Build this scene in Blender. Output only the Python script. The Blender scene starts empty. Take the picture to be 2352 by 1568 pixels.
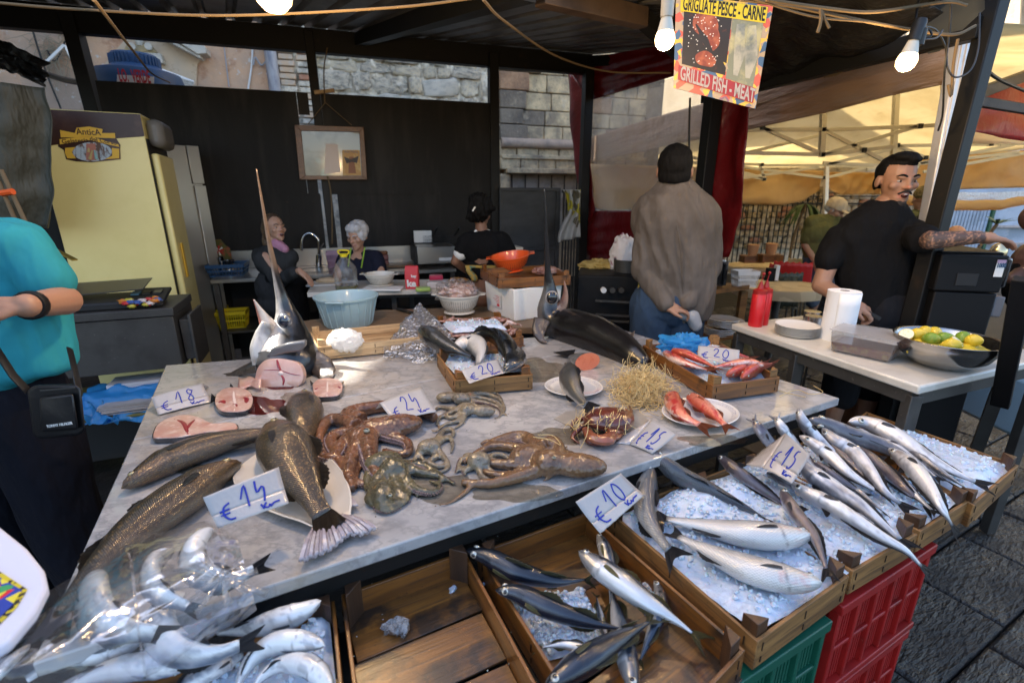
import bpy,bmesh,math,random
import numpy as np
from mathutils import Vector as V,Matrix as Mx,noise as NZ
sc=bpy.context.scene
R=math.radians
FPX,TH,CH=1110.0,R(17),1.6
cd=bpy.data.cameras.new('camera');cam=bpy.data.objects.new('camera',cd);sc.collection.objects.link(cam)
cam.location=(0,0,CH);cam.rotation_euler=(R(90)-TH,0,0)
cd.sensor_width=36;cd.lens=FPX/2352*36;cd.clip_start=.02;cd.clip_end=500
cd.dof.use_dof=True;cd.dof.focus_distance=1.75;cd.dof.aperture_fstop=3.0
sc.camera=cam
SUN_H,SUN_E=R(-82),R(50)
SDIR=V((math.sin(SUN_H)*math.cos(SUN_E),math.cos(SUN_H)*math.cos(SUN_E),math.sin(SUN_E)))
w=bpy.data.worlds.new('World');sc.world=w;w.use_nodes=True
nt=w.node_tree;sky=nt.nodes.new('ShaderNodeTexSky');sky.sky_type='NISHITA';sky.sun_disc=False
sky.sun_elevation=SUN_E;sky.sun_rotation=SUN_H;sky.air_density=.9;sky.dust_density=1.8;sky.ozone_density=.5
nt.links.new(sky.outputs[0],nt.nodes['Background'].inputs[0]);nt.nodes['Background'].inputs[1].default_value=.15
sl=bpy.data.lights.new('sun','SUN');sl.energy=4.5;sl.angle=R(.5);sl.color=(1,.93,.82)
so=bpy.data.objects.new('sun',sl);sc.collection.objects.link(so)
so.rotation_euler=(-SDIR).to_track_quat('-Z','Y').to_euler()
vs=sc.view_settings;vs.view_transform='Standard';vs.look='None';vs.gamma=1;vs.use_curve_mapping=False
vs.exposure=1.88
sc.cycles.max_bounces=8;sc.cycles.diffuse_bounces=4;sc.cycles.glossy_bounces=4
sc.cycles.transmission_bounces=8;sc.cycles.transparent_max_bounces=12
sc.cycles.caustics_reflective=False;sc.cycles.caustics_refractive=False
sc.cycles.sample_clamp_indirect=6;sc.cycles.use_denoising=True
ct,st_=math.cos(TH),math.sin(TH)
def ray(u,v):
 x=(u-1176)/FPX;y=(v-784)/FPX
 return V((x,ct-y*st_,-st_-y*ct))
def PZ(u,v,z):
 r=ray(u,v);return V((0,0,CH))+r*((z-CH)/r.z)
def PY(u,v,Y):
 r=ray(u,v);return V((0,0,CH))+r*(Y/r.y)
def PP(u,v,p,n):
 r=ray(u,v);p=V(p);n=V(n);return V((0,0,CH))+r*((p-V((0,0,CH))).dot(n)/r.dot(n))
def hd(deg):return V((math.sin(R(deg)),math.cos(R(deg)),0))
WM={}
def _reg(o,M):WM[o.name]=M
def thing(name,label,cat,loc=(0,0,0),group=None,rz=0,kind=None,parent=None):
 o=bpy.data.objects.new(name,None);sc.collection.objects.link(o);o.empty_display_size=.1
 o.location=loc;o.rotation_euler=(0,0,rz)
 if label:o['label']=label
 if cat:o['category']=cat
 if group:o['group']=group
 if kind:o['kind']=kind
 _reg(o,Mx.Translation(V(loc))@Mx.Rotation(rz,4,'Z'))
 return o
def tag(o,label=None,cat=None,group=None,kind=None):
 if label:o['label']=label
 if cat:o['category']=cat
 if group:o['group']=group
 if kind:o['kind']=kind
 return o
class MB:
 def __init__(s):s.v=[];s.f=[];s.m=[];s.c=[];s.uv=[];s.hc=False;s.cur=0;s.col=(1,1,1)
 def vert(s,p,c=None,a=None):
  s.v.append(tuple(p));s.c.append(c or s.col);s.uv.append(a or(0,0,0));return len(s.v)-1
 def face(s,idx):s.f.append(tuple(idx));s.m.append(s.cur)
 def poly(s,pts):s.face([s.vert(p)for p in pts]);return s
 def box(s,c,size,M=None,rz=0):
  c=V(c);Rm=Mx.Rotation(rz,3,'Z')if M is None else M
  h=V(size)/2;b=len(s.v)
  for dz in(-1,1):
   for dy in(-1,1):
    for dx in(-1,1):s.vert(c+Rm@V((dx*h.x,dy*h.y,dz*h.z)))
  for q in((0,2,3,1),(4,5,7,6),(0,1,5,4),(2,6,7,3),(0,4,6,2),(1,3,7,5)):s.face([b+k for k in q])
  return s
 def hexa(s,p):
  b=len(s.v)
  for q in p:s.vert(q)
  for q in((3,2,1,0),(4,5,6,7),(0,1,5,4),(1,2,6,5),(2,3,7,6),(3,0,4,7)):s.face([b+k for k in q])
  return s
 def beam(s,a,b,wd,ht,up=(0,0,1)):
  a=V(a);b=V(b);t=(b-a).normalized();sd=t.cross(V(up))
  if sd.length<1e-4:sd=t.cross(V((0,1,0)))
  sd.normalize();u=sd.cross(t).normalized();sd=sd*wd/2;u=u*ht/2
  return s.hexa([a-sd-u,a+sd-u,b+sd-u,b-sd-u,a-sd+u,a+sd+u,b+sd+u,b-sd+u])
 def prism(s,pts,dv):
  n=len(pts);dv=V(dv);b=len(s.v)
  for p in pts:s.vert(V(p))
  for p in pts:s.vert(V(p)+dv)
  s.face(list(range(b+n-1,b-1,-1)));s.face(list(range(b+n,b+2*n)))
  for k in range(n):s.face((b+k,b+(k+1)%n,b+n+(k+1)%n,b+n+k))
  return s
 def rings(s,rings,cap=(True,True),closed=True):
  n=len(rings[0]);b=len(s.v)
  for r in rings:
   for p in r:s.vert(p)
  for i in range(len(rings)-1):
   for k in range(n if closed else n-1):
    k2=(k+1)%n
    s.face((b+i*n+k,b+i*n+k2,b+(i+1)*n+k2,b+(i+1)*n+k))
  if cap[0]:s.face([b+k for k in range(n-1,-1,-1)])
  if cap[1]:s.face([b+(len(rings)-1)*n+k for k in range(n)])
  return s
 def tube(s,pts,r,n=8,cap=(True,True),flat=1.0,up=None):
  pts=[V(p)for p in pts];N=len(pts)
  rr=[r]*N if not hasattr(r,'__len__')else r
  T=[((pts[min(i+1,N-1)]-pts[max(i-1,0)])or V((0,0,1))).normalized()for i in range(N)]
  a=V(up)if up else(V((0,0,1))if abs(T[0].z)<.9 else V((1,0,0)))
  out=[]
  for i in range(N):
   a=a-T[i]*a.dot(T[i])
   if a.length<1e-6:a=T[i].orthogonal()
   a.normalize();bb=T[i].cross(a)
   out.append([pts[i]+a*(math.cos(q)*rr[i]*flat)+bb*(math.sin(q)*rr[i])for q in[2*math.pi*k/n for k in range(n)]])
  return s.rings(out,cap)
 def cyl(s,a,b,r0,r1=None,n=16,cap=(True,True)):return s.tube([a,b],[r0,r0 if r1 is None else r1],n,cap)
 def lathe(s,prof,c=(0,0,0),n=28,cap=(False,False),sx=1,sy=1,rz=0,M=None):
  c=V(c);out=[]
  for(r,z)in prof:
   ring=[]
   for k in range(n):
    q=2*math.pi*k/n;x,y=r*math.cos(q)*sx,r*math.sin(q)*sy
    p=V((x*math.cos(rz)-y*math.sin(rz),x*math.sin(rz)+y*math.cos(rz),z))
    ring.append(c+(M@p if M else p))
   out.append(ring)
  return s.rings(out,cap)
 def ell(s,c,r,M=None,nu=16,nv=10):
  c=V(c);out=[]
  if not hasattr(r,'__len__'):r=(r,r,r)
  for i in range(nv+1):
   ph=math.pi*i/nv;ring=[]
   rs=max(math.sin(ph),1e-3)
   for k in range(nu):
    q=2*math.pi*k/nu;p=V((r[0]*rs*math.cos(q),r[1]*rs*math.sin(q),-r[2]*math.cos(ph)))
    ring.append(c+(M@p if M else p))
   out.append(ring)
  return s.rings(out,(True,True))
 def cap2(s,a,b,r0,r1,n=12):
  a=V(a);b=V(b);d=(b-a);L=d.length
  if L<1e-6:return s.ell(a,r0)
  t=d/L;P=[];Q=[]
  for k in range(1,5):ang=math.pi/2*k/4;P.append(a-t*r0*math.cos(ang));Q.append(max(r0*math.sin(ang),1e-4))
  for k in range(0,4):ang=math.pi/2*k/4;P.append(b+t*r1*math.sin(ang));Q.append(r1*math.cos(ang))
  up=t.orthogonal().normalized();bb=t.cross(up);out=[]
  for p,q in zip(P,Q):out.append([p+up*(q*math.cos(2*math.pi*k/n))+bb*(q*math.sin(2*math.pi*k/n))for k in range(n)])
  return s.rings(out)
 def grid(s,fn,nu,nv,cf=None):
  b=len(s.v)
  for i in range(nu+1):
   for j in range(nv+1):
    u,v=i/nu,j/nv
    s.vert(fn(u,v),cf(u,v)if cf else None,(u,v,0))
  if cf:s.hc=True
  for i in range(nu):
   for j in range(nv):
    a=b+i*(nv+1)+j;s.face((a,a+nv+1,a+nv+2,a+1))
  return s
 def add(s,o,M=None):
  b=len(s.v)
  for p,c,a in zip(o.v,o.c,o.uv):s.vert(M@V(p)if M else p,c,a)
  for f,m in zip(o.f,o.m):s.f.append(tuple(b+k for k in f));s.m.append(m)
  return s
 def noise(s,amp,sc_,zonly=False,seed=0):
  o=V((seed*7.3,seed*3.1,seed))
  for i,p in enumerate(s.v):
   p=V(p);n=NZ.noise_vector(p*sc_+o)
   s.v[i]=tuple(p+(V((0,0,n.z*amp))if zonly else n*amp))
  return s
def mesh_from(mb,mats,smooth=True,M=None,autos=None):
 me=bpy.data.meshes.new('m')
 v=mb.v if M is None else[tuple(M@V(p))for p in mb.v]
 me.from_pydata(v,[],mb.f)
 for m in(mats if isinstance(mats,(list,tuple))else[mats]):me.materials.append(m)
 if any(mb.m):me.polygons.foreach_set('material_index',mb.m)
 me.polygons.foreach_set('use_smooth',[smooth]*len(me.polygons))
 if mb.hc:
  a=me.color_attributes.new('Col','FLOAT_COLOR','POINT')
  arr=np.ones((len(mb.v),4),'f');arr[:,:3]=np.array(mb.c,'f');a.data.foreach_set('color',arr.ravel())
 if any(u!=(0,0,0)for u in mb.uv[:3]+mb.uv[-3:]):
  a=me.attributes.new('ST','FLOAT_VECTOR','POINT');a.data.foreach_set('vector',np.array(mb.uv,'f').ravel())
 me.update();return me
def part(name,mb,mats,parent=None,smooth=True,bev=0,sol=0,sub=0,label=None,world=True,edge=True,kind=None,matrix=None):
 P=WM[parent.name]if parent else Mx.Identity(4)
 M=P.inverted()if(world and parent)else None
 me=mb if isinstance(mb,bpy.types.Mesh)else mesh_from(mb,mats,smooth,M)
 o=bpy.data.objects.new(name,me);sc.collection.objects.link(o)
 if parent:o.parent=parent
 if matrix is not None:o.matrix_local=matrix
 _reg(o,P@(matrix if matrix is not None else Mx.Identity(4)))
 if sol:md=o.modifiers.new('t','SOLIDIFY');md.thickness=sol;md.offset=0
 if sub:md=o.modifiers.new('s','SUBSURF');md.levels=sub;md.render_levels=sub
 if bev:md=o.modifiers.new('b','BEVEL');md.width=bev;md.segments=2;md.limit_method='ANGLE';md.angle_limit=R(35);md.harden_normals=False
 if smooth and edge and not sub and isinstance(mb,MB):
  try:me.set_sharp_from_angle(angle=R(40 if not bev else 50))
  except Exception:pass
 if label:o['label']=label
 if kind:o['kind']=kind
 return o
def solo(name,mb,mats,label,cat,group=None,kind=None,**k):
 a=np.array(mb.v);lo,hi=a.min(0),a.max(0);c=V(((lo[0]+hi[0])/2,(lo[1]+hi[1])/2,lo[2]))
 for i,p in enumerate(mb.v):mb.v[i]=tuple(V(p)-c)
 o=part(name,mb,mats,None,**k);o.location=c;_reg(o,Mx.Translation(c))
 return tag(o,label,cat,group,kind)
def bake(mb,voxel,smooth=6,noise=None):
 """join overlapping closed shapes into one continuous skin"""
 me=bpy.data.meshes.new('b');me.from_pydata(mb.v,[],mb.f);me.update()
 o=bpy.data.objects.new('b',me);sc.collection.objects.link(o)
 r=o.modifiers.new('r','REMESH');r.mode='VOXEL';r.voxel_size=voxel;r.adaptivity=0
 if smooth:s=o.modifiers.new('s','SMOOTH');s.iterations=smooth;s.factor=.5
 dg=bpy.context.evaluated_depsgraph_get();e=o.evaluated_get(dg);m2=bpy.data.meshes.new_from_object(e)
 out=MB();n=len(m2 .vertices);a=np.empty(n*3,'f');m2 .vertices.foreach_get('co',a);out.v=[tuple(p)for p in a.reshape(-1,3).tolist()]
 m2 .vertices.foreach_get('normal',a);out.nr=a.reshape(-1,3).tolist()
 out.f=[tuple(p.vertices)for p in m2 .polygons];out.m=[0]*len(out.f);out.c=[(1,1,1)]*n;out.uv=[(0,0,0)]*n
 bpy.data.objects.remove(o);bpy.data.meshes.remove(me);bpy.data.meshes.remove(m2)
 return out
def copy_tree(o,loc=None,rz=None,parent=None,label=None,matrix=None):
 c=o.copy();sc.collection.objects.link(c);c.parent=parent
 if loc is not None:c.location=loc
 if rz is not None:c.rotation_euler=(0,0,rz)
 if matrix is not None:c.matrix_world=matrix
 if label:c['label']=label
 for ch in o.children:
  d=ch.copy();sc.collection.objects.link(d);d.parent=c
  for g in ch.children:e=g.copy();sc.collection.objects.link(e);e.parent=d
 return c
def crom(pts,n):
 """smooth curve through points, n samples evenly by length"""
 P=[V(p)for p in pts]
 if len(P)==2:P=[P[0],P[0].lerp(P[1],.5),P[1]]
 Q=[P[0]*2-P[1]]+P+[P[-1]*2-P[-2]];out=[]
 for i in range(1,len(Q)-2):
  a,b,c,d=Q[i-1:i+3]
  for k in range(16):
   t=k/16;out.append(.5*((2*b)+(c-a)*t+(2*a-5*b+4*c-d)*t*t+(3*b-a-3*c+d)*t**3))
 out.append(P[-1]);L=[0]
 for i in range(1,len(out)):L.append(L[-1]+(out[i]-out[i-1]).length)
 res=[];A=np.array([tuple(p)for p in out]);S=np.linspace(0,L[-1],n)
 return[V((np.interp(s,L,A[:,0]),np.interp(s,L,A[:,1]),np.interp(s,L,A[:,2])))for s in S]
def mat(name,col=(.5,.5,.5),rough=.5,metal=0.,spec=.5,layers=(),bump=(),coat=0.,coatr=.1,trans=0.,ior=1.45,alpha=1.,sss=0.,sssr=(1,.5,.3),emit=None,sheen=0.,vcol=False,coord='Object',thin=None,rvar=None):
 """layers: (kind, scale(xyz or n), colour, lo, hi[, detail]) mixed over the base; bump: (kind, scale, strength, dist)"""
 m=bpy.data.materials.new(name);m.use_nodes=True;t=m.node_tree;N=t.nodes;L=t.links
 b=N['Principled BSDF'];tc=N.new('ShaderNodeTexCoord')
 src=tc.outputs[coord]if coord!='ST' else None
 if coord=='ST':at=N.new('ShaderNodeAttribute');at.attribute_name='ST';src=at.outputs['Vector']
 def tex(kind,scale,detail=4,rough_=.6):
  mp=N.new('ShaderNodeMapping');L.new(src,mp.inputs[0])
  mp.inputs['Scale'].default_value=scale if hasattr(scale,'__len__')else(scale,)*3
  if kind=='noise' or kind=='ridge':
   x=N.new('ShaderNodeTexNoise');x.inputs['Scale'].default_value=1;x.inputs['Detail'].default_value=detail;x.inputs['Roughness'].default_value=rough_;L.new(mp.outputs[0],x.inputs['Vector'])
   if kind=='ridge':
    mm=N.new('ShaderNodeMath');mm.operation='SUBTRACT';L.new(x.outputs[0],mm.inputs[0]);mm.inputs[1].default_value=.5
    m2=N.new('ShaderNodeMath');m2 .operation='ABSOLUTE';L.new(mm.outputs[0],m2 .inputs[0]);return m2 .outputs[0]
   return x.outputs[0]
  if kind=='vor':
   x=N.new('ShaderNodeTexVoronoi');x.inputs['Scale'].default_value=1;L.new(mp.outputs[0],x.inputs['Vector']);return x.outputs['Distance']
  if kind=='cell':
   x=N.new('ShaderNodeTexVoronoi');x.inputs['Scale'].default_value=1;L.new(mp.outputs[0],x.inputs['Vector'])
   sp=N.new('ShaderNodeSeparateColor');L.new(x.outputs['Color'],sp.inputs[0]);return sp.outputs[0]
  if kind in('scales','scell'):
   rt=N.new('ShaderNodeMapping');rt.inputs['Rotation'].default_value=(0,0,R(45));L.new(mp.outputs[0],rt.inputs[0])
   x=N.new('ShaderNodeTexVoronoi');x.voronoi_dimensions='2D';x.inputs['Scale'].default_value=1;x.inputs['Randomness'].default_value=.18;L.new(rt.outputs[0],x.inputs['Vector'])
   if kind=='scell':sp=N.new('ShaderNodeSeparateColor');L.new(x.outputs['Color'],sp.inputs[0]);return sp.outputs[0]
   return x.outputs['Distance']
  if kind=='wave' or kind=='rays':
   x=N.new('ShaderNodeTexWave');x.bands_direction='X' if kind=='wave' else 'Y';x.inputs['Scale'].default_value=1;x.inputs['Distortion'].default_value=1.5 if kind=='wave' else .3;x.inputs['Detail'].default_value=2;L.new(mp.outputs[0],x.inputs['Vector']);return x.outputs['Fac']
 cur=None
 if vcol:a=N.new('ShaderNodeAttribute');a.attribute_name='Col';cur=a.outputs['Color']
 else:
  r=N.new('ShaderNodeRGB');r.outputs[0].default_value=(*col,1);cur=r.outputs[0]
 for ly in layers:
  kind,scale,c2,lo,hi=ly[:5];det=ly[5]if len(ly)>5 else 5;mode=ly[6]if len(ly)>6 else 'MIX';mx_=ly[7]if len(ly)>7 else 1
  o=tex(kind,scale,det);mr=N.new('ShaderNodeMapRange');mr.inputs[1].default_value=lo;mr.inputs[2].default_value=hi;mr.inputs[4].default_value=mx_;L.new(o,mr.inputs[0])
  mi=N.new('ShaderNodeMix');mi.data_type='RGBA';mi.blend_type=mode;L.new(mr.outputs[0],mi.inputs[0]);L.new(cur,mi.inputs[6]);mi.inputs[7].default_value=(*c2,1);cur=mi.outputs[2]
 L.new(cur,b.inputs['Base Color'])
 b.inputs['Roughness'].default_value=rough;b.inputs['Metallic'].default_value=metal;b.inputs['Specular IOR Level'].default_value=spec
 if rvar:
  o=tex('noise',rvar[0],5);mr=N.new('ShaderNodeMapRange');mr.inputs[1].default_value=.35;mr.inputs[2].default_value=.65;mr.inputs[3].default_value=rvar[1];mr.inputs[4].default_value=rvar[2];L.new(o,mr.inputs[0]);L.new(mr.outputs[0],b.inputs['Roughness'])
 b.inputs['Coat Weight'].default_value=coat;b.inputs['Coat Roughness'].default_value=coatr
 b.inputs['Transmission Weight'].default_value=trans;b.inputs['IOR'].default_value=ior;b.inputs['Alpha'].default_value=alpha
 if sheen:b.inputs['Sheen Weight'].default_value=sheen
 if sss:b.inputs['Subsurface Weight'].default_value=sss;b.inputs['Subsurface Radius'].default_value=sssr;b.inputs['Subsurface Scale'].default_value=.01
 if emit:b.inputs['Emission Color'].default_value=(*emit[0],1);b.inputs['Emission Strength'].default_value=emit[1]
 prev=None
 for bp in bump:
  kind,scale,stg,dist=bp[:4];o=tex(kind,scale,bp[4]if len(bp)>4 else 4)
  bn=N.new('ShaderNodeBump');bn.inputs['Strength'].default_value=stg;bn.inputs['Distance'].default_value=dist;L.new(o,bn.inputs['Height'])
  if prev:L.new(prev,bn.inputs['Normal'])
  prev=bn.outputs[0]
 if prev:
  L.new(prev,b.inputs['Normal'])
  if coat:L.new(prev,b.inputs['Coat Normal'])
 if thin:
  tr=N.new('ShaderNodeBsdfTranslucent');tr.inputs[0].default_value=(*thin[0],1)
  if vcol or layers:
   mu=N.new('ShaderNodeMix');mu.data_type='RGBA';mu.blend_type='MULTIPLY';mu.inputs[0].default_value=1;L.new(cur,mu.inputs[6]);mu.inputs[7].default_value=(*thin[0],1);L.new(mu.outputs[2],tr.inputs[0])
  ms=N.new('ShaderNodeMixShader');ms.inputs[0].default_value=thin[1];L.new(b.outputs[0],ms.inputs[1]);L.new(tr.outputs[0],ms.inputs[2])
  L.new(ms.outputs[0],N['Material Output'].inputs[0])
 return m
def film(name,col=(1,1,1),haze=.12,rough=.15,spec=.6,bs=30,bstr=.6):
 """clear plastic sheet: mostly see-through, with sharp glints and a little milkiness"""
 m=bpy.data.materials.new(name);m.use_nodes=True;t=m.node_tree;N=t.nodes;L=t.links;N.remove(N['Principled BSDF'])
 tp=N.new('ShaderNodeBsdfTransparent');tp.inputs[0].default_value=(*col,1)
 df=N.new('ShaderNodeBsdfTranslucent');df.inputs[0].default_value=(.85,.85,.86,1);d2=N.new('ShaderNodeBsdfDiffuse');d2 .inputs[0].default_value=(.8,.8,.8,1)
 dm=N.new('ShaderNodeMixShader');L.new(df.outputs[0],dm.inputs[1]);L.new(d2 .outputs[0],dm.inputs[2])
 gl=N.new('ShaderNodeBsdfGlossy');gl.inputs['Roughness'].default_value=rough
 tc=N.new('ShaderNodeTexCoord');nz=N.new('ShaderNodeTexNoise');nz.inputs['Scale'].default_value=bs;nz.inputs['Detail'].default_value=3;L.new(tc.outputs['Object'],nz.inputs['Vector'])
 bn=N.new('ShaderNodeBump');bn.inputs['Strength'].default_value=bstr;bn.inputs['Distance'].default_value=.02;L.new(nz.outputs[0],bn.inputs['Height']);L.new(bn.outputs[0],gl.inputs['Normal'])
 m1=N.new('ShaderNodeMixShader');m1 .inputs[0].default_value=haze;L.new(tp.outputs[0],m1 .inputs[1]);L.new(dm.outputs[0],m1 .inputs[2])
 lw=N.new('ShaderNodeLayerWeight');lw.inputs[0].default_value=.35;mr=N.new('ShaderNodeMapRange');mr.inputs[3].default_value=.06*spec;mr.inputs[4].default_value=.7*spec;L.new(lw.outputs['Fresnel'],mr.inputs[0]);L.new(bn.outputs[0],lw.inputs['Normal'])
 m2=N.new('ShaderNodeMixShader');L.new(mr.outputs[0],m2 .inputs[0]);L.new(m1 .outputs[0],m2 .inputs[1]);L.new(gl.outputs[0],m2 .inputs[2])
 L.new(m2 .outputs[0],N['Material Output'].inputs[0]);return m
def wood(name,a=(.34,.20,.09),b=(.16,.085,.035),ax=0,rough=.55,dark=.35,coat=.25):
 s=[28,28,28];s[ax]=2.2;s2=[160,160,160];s2[ax]=7
 return mat(name,a,rough,layers=[('noise',tuple(s),b,.35,.7,6),('noise',tuple(s2),(.05,.028,.015),.5,.7,3,'MIX',.75),('noise',8,(.018,.012,.008),.68-dark*.11,.80-dark*.11,7,'MIX',.9),('vor',45,(.015,.008,.005),.09,.03,0)],bump=[('noise',tuple(s2),.35,.002)],coat=coat,coatr=.35)
def stroke(mb,pts,wdt,n=6):
 for P in pts:
  C=crom(P,max(len(P)*6,6));mb.tube(C,[wdt*(.6+.4*math.sin(math.pi*k/(len(C)-1)))for k in range(len(C))],n,up=(0,0,1))
 return mb
def text_mb(s,size,origin,xdir,ydir,depth=.002,bold=0,spacing=1.0,width=None,shear=0):
 """lettering as flat raised geometry; origin = lower left corner"""
 cu=bpy.data.curves.new('t','FONT');cu.body=s;cu.size=size;cu.extrude=depth/2;cu.offset=bold;cu.space_character=spacing;cu.resolution_u=3;cu.shear=shear
 o=bpy.data.objects.new('t',cu);sc.collection.objects.link(o);dg=bpy.context.evaluated_depsgraph_get();me=bpy.data.meshes.new_from_object(o.evaluated_get(dg))
 xs=[v.co.x for v in me.vertices];k=1 if not width else width/(max(xs)-min(xs));x0=min(xs)
 xd=V(xdir).normalized();yd=V(ydir).normalized();zd=xd.cross(yd);mb=MB()
 for v in me.vertices:mb.vert(V(origin)+xd*((v.co.x-x0)*k)+yd*v.co.y+zd*v.co.z)
 for p in me.polygons:mb.face(p.vertices)
 bpy.data.objects.remove(o);bpy.data.curves.remove(cu);bpy.data.meshes.remove(me);return mb
rnd=random.Random(7)
E1,E2=hd(62),hd(152)
TZ=.85
#materials of the place
M_basalt=mat('basalt paving',(.019,.0175,.016),.42,layers=[('noise',2.2,(.012,.011,.01),.4,.6),('noise',30,(.05,.045,.04),.55,.75)],bump=[('noise',(14,45,20),.9,.03,5),('noise',90,.4,.006)],rvar=(3,.18,.6))
M_ground=mat('dark ground',(.016,.015,.014),.6,layers=[('noise',5,(.01,.01,.01),.4,.6)],bump=[('noise',20,.6,.02)])
M_steelpaint=mat('dark painted steel',(.010,.010,.0095),.5,spec=.3,layers=[('noise',9,(.03,.02,.013),.62,.8)],bump=[('noise',60,.15,.002)])
M_steelbrown=mat('brown painted steel',(.075,.05,.036),.55,layers=[('noise',9,(.03,.02,.015),.5,.8)],bump=[('noise',60,.15,.002)])
M_roof=mat('grey sheet metal roof',(.14,.14,.14),.42,.2,layers=[('noise',3,(.045,.045,.045),.45,.7),('noise',25,(.1,.06,.035),.68,.8)],bump=[('noise',6,.2,.01)])
M_panel=mat('dark brushed wall sheet',(.017,.0155,.014),.6,.0,.25,layers=[('noise',(2.5,2.5,.7),(.012,.011,.010),.4,.65),('noise',(7,7,.8),(.036,.032,.027),.5,.8),('noise',(3,3,.5),(.034,.030,.026),.55,.7),('noise',18,(.05,.035,.02),.72,.8)],bump=[('noise',(2,2,1),.5,.03),('noise',(80,80,4),.15,.002)])
M_panel2=mat('grey door sheet',(.055,.058,.062),.5,.1,layers=[('noise',(2,2,5),(.03,.032,.034),.4,.65),('noise',14,(.03,.025,.022),.66,.8)],bump=[('noise',60,.1,.002)])
M_plaster=mat('peeling orange plaster',(.72,.42,.24),.9,layers=[('noise',1.1,(.47,.34,.25),.38,.62,6),('noise',3.2,(.36,.16,.08),.55,.7,6),('noise',14,(.62,.56,.49),.62,.68,6),('noise',(5,5,.8),(.22,.17,.13),.62,.85,5)],bump=[('noise',8,.5,.03,8),('noise',60,.5,.006,6)])
M_plaster2=mat('plaster on the gable field',(.60,.45,.30),.9,layers=[('noise',1.5,(.52,.43,.33),.4,.65,6),('noise',12,(.36,.23,.13),.6,.75,6)],bump=[('noise',30,.4,.01,6)])
M_limewash=mat('pale weathered lime',(.58,.53,.44),.9,layers=[('noise',4,(.38,.36,.31),.45,.7,6)],bump=[('noise',25,.7,.02,6)])
M_rubble=mat('pale rubble stone',(.80,.68,.48),.92,layers=[('noise',3.5,(.52,.45,.34),.42,.62,7),('noise',11,(.66,.61,.54),.52,.7,7),('noise',7,(.5,.34,.2),.62,.75,6)],bump=[('noise',7,.9,.06,8),('noise',40,.7,.015,7)])
M_mortar=mat('crumbling lime mortar',(.80,.70,.54),.95,layers=[('noise',5,(.36,.32,.26),.45,.65,7),('noise',2,(.25,.2,.15),.6,.8,5)],bump=[('noise',10,1,.06,8),('noise',50,.7,.015,6)])
M_ashlar=mat('yellow grey ashlar',(.64,.50,.30),.92,layers=[('noise',3,(.27,.22,.155),.42,.62,7),('noise',16,(.13,.11,.09),.58,.75,7),('noise',4,(.55,.47,.35),.6,.75,6)],bump=[('noise',14,.8,.03,8),('noise',60,.6,.01,6)])
M_ashlar2=mat('dark ashlar',(.22,.18,.135),.92,layers=[('noise',4,(.12,.1,.08),.42,.62,7),('noise',8,(.40,.33,.24),.55,.72,6)],bump=[('noise',14,.8,.03,8)])  # darker stone for the pier core and its left blocks
M_ashlar3=mat('reddish ashlar',(.40,.24,.14),.92,layers=[('noise',5,(.22,.13,.08),.42,.66,7)],bump=[('noise',14,.8,.03,8)])
M_brick=mat('old pink brick',(.60,.42,.27),.92,layers=[('noise',9,(.55,.46,.36),.45,.65,6)],bump=[('noise',40,.7,.01,6)])
M_brick2=mat('old red brick',(.42,.20,.12),.92,layers=[('noise',9,(.5,.36,.26),.5,.7,6)],bump=[('noise',40,.7,.01,6)])
M_black=mat('black',(.012,.012,.012),.6)
M_pvcgrey=mat('weathered grey pipe',(.42,.41,.42),.6,layers=[('noise',(8,8,2),(.22,.22,.25),.45,.65)])
M_tank=mat('blue polythene tank',(.025,.075,.17),.42,layers=[('noise',5,(.05,.10,.17),.5,.8)])
M_white=mat('white paint',(.75,.74,.70),.5)
M_redink=mat('red print',(.55,.03,.04),.5)
M_tarp=mat('black tarpaulin',(.012,.012,.012),.42,bump=[('noise',3,.8,.06),('noise',12,.4,.02)],layers=[('noise',5,(.025,.022,.02),.55,.75)])
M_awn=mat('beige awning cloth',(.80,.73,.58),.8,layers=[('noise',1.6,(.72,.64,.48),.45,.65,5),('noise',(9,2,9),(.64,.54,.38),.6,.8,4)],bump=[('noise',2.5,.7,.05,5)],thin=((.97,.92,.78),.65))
M_awnlip=mat('awning lip cloth with painted shade',(.42,.28,.18),.8,layers=[('noise',(3,1.2,9),(.36,.25,.17),.45,.65,5)],bump=[('noise',(3,1.5,12),.8,.04,5)],thin=((.8,.6,.42),.12))  # brown shade of the near valance is put into this cloth colour
M_redpvc=mat('dark red PVC',(.21,.009,.012),.3,bump=[('noise',3,.6,.05,4)],layers=[('noise',4,(.14,.008,.012),.45,.7)],thin=((.8,.03,.03),.35),coat=.2)
M_alu=mat('cream aluminium',(.62,.58,.48),.45,.3)
M_aluw=mat('white aluminium',(.75,.76,.78),.35,.3,layers=[('noise',12,(.5,.5,.5),.6,.8)])
M_bluewall=mat('pale blue rendered wall',(.42,.52,.64),.9,layers=[('noise',2.5,(.30,.38,.47),.42,.62,6),('noise',8,(.55,.60,.66),.6,.75,6)],bump=[('noise',30,.5,.01)])
M_tanwall=mat('tan limestone',(.56,.46,.31),.9,layers=[('noise',1.2,(.46,.36,.23),.4,.65,6),('noise',9,(.62,.55,.42),.6,.75,5)],bump=[('noise',20,.5,.02)])
M_rope=mat('old sisal rope',(.17,.12,.065),.9,bump=[('noise',(300,300,300),.6,.003)])
M_cable=mat('black cable',(.015,.015,.015),.45)
M_greyc=mat('grey cable',(.35,.35,.36),.5)
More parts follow.
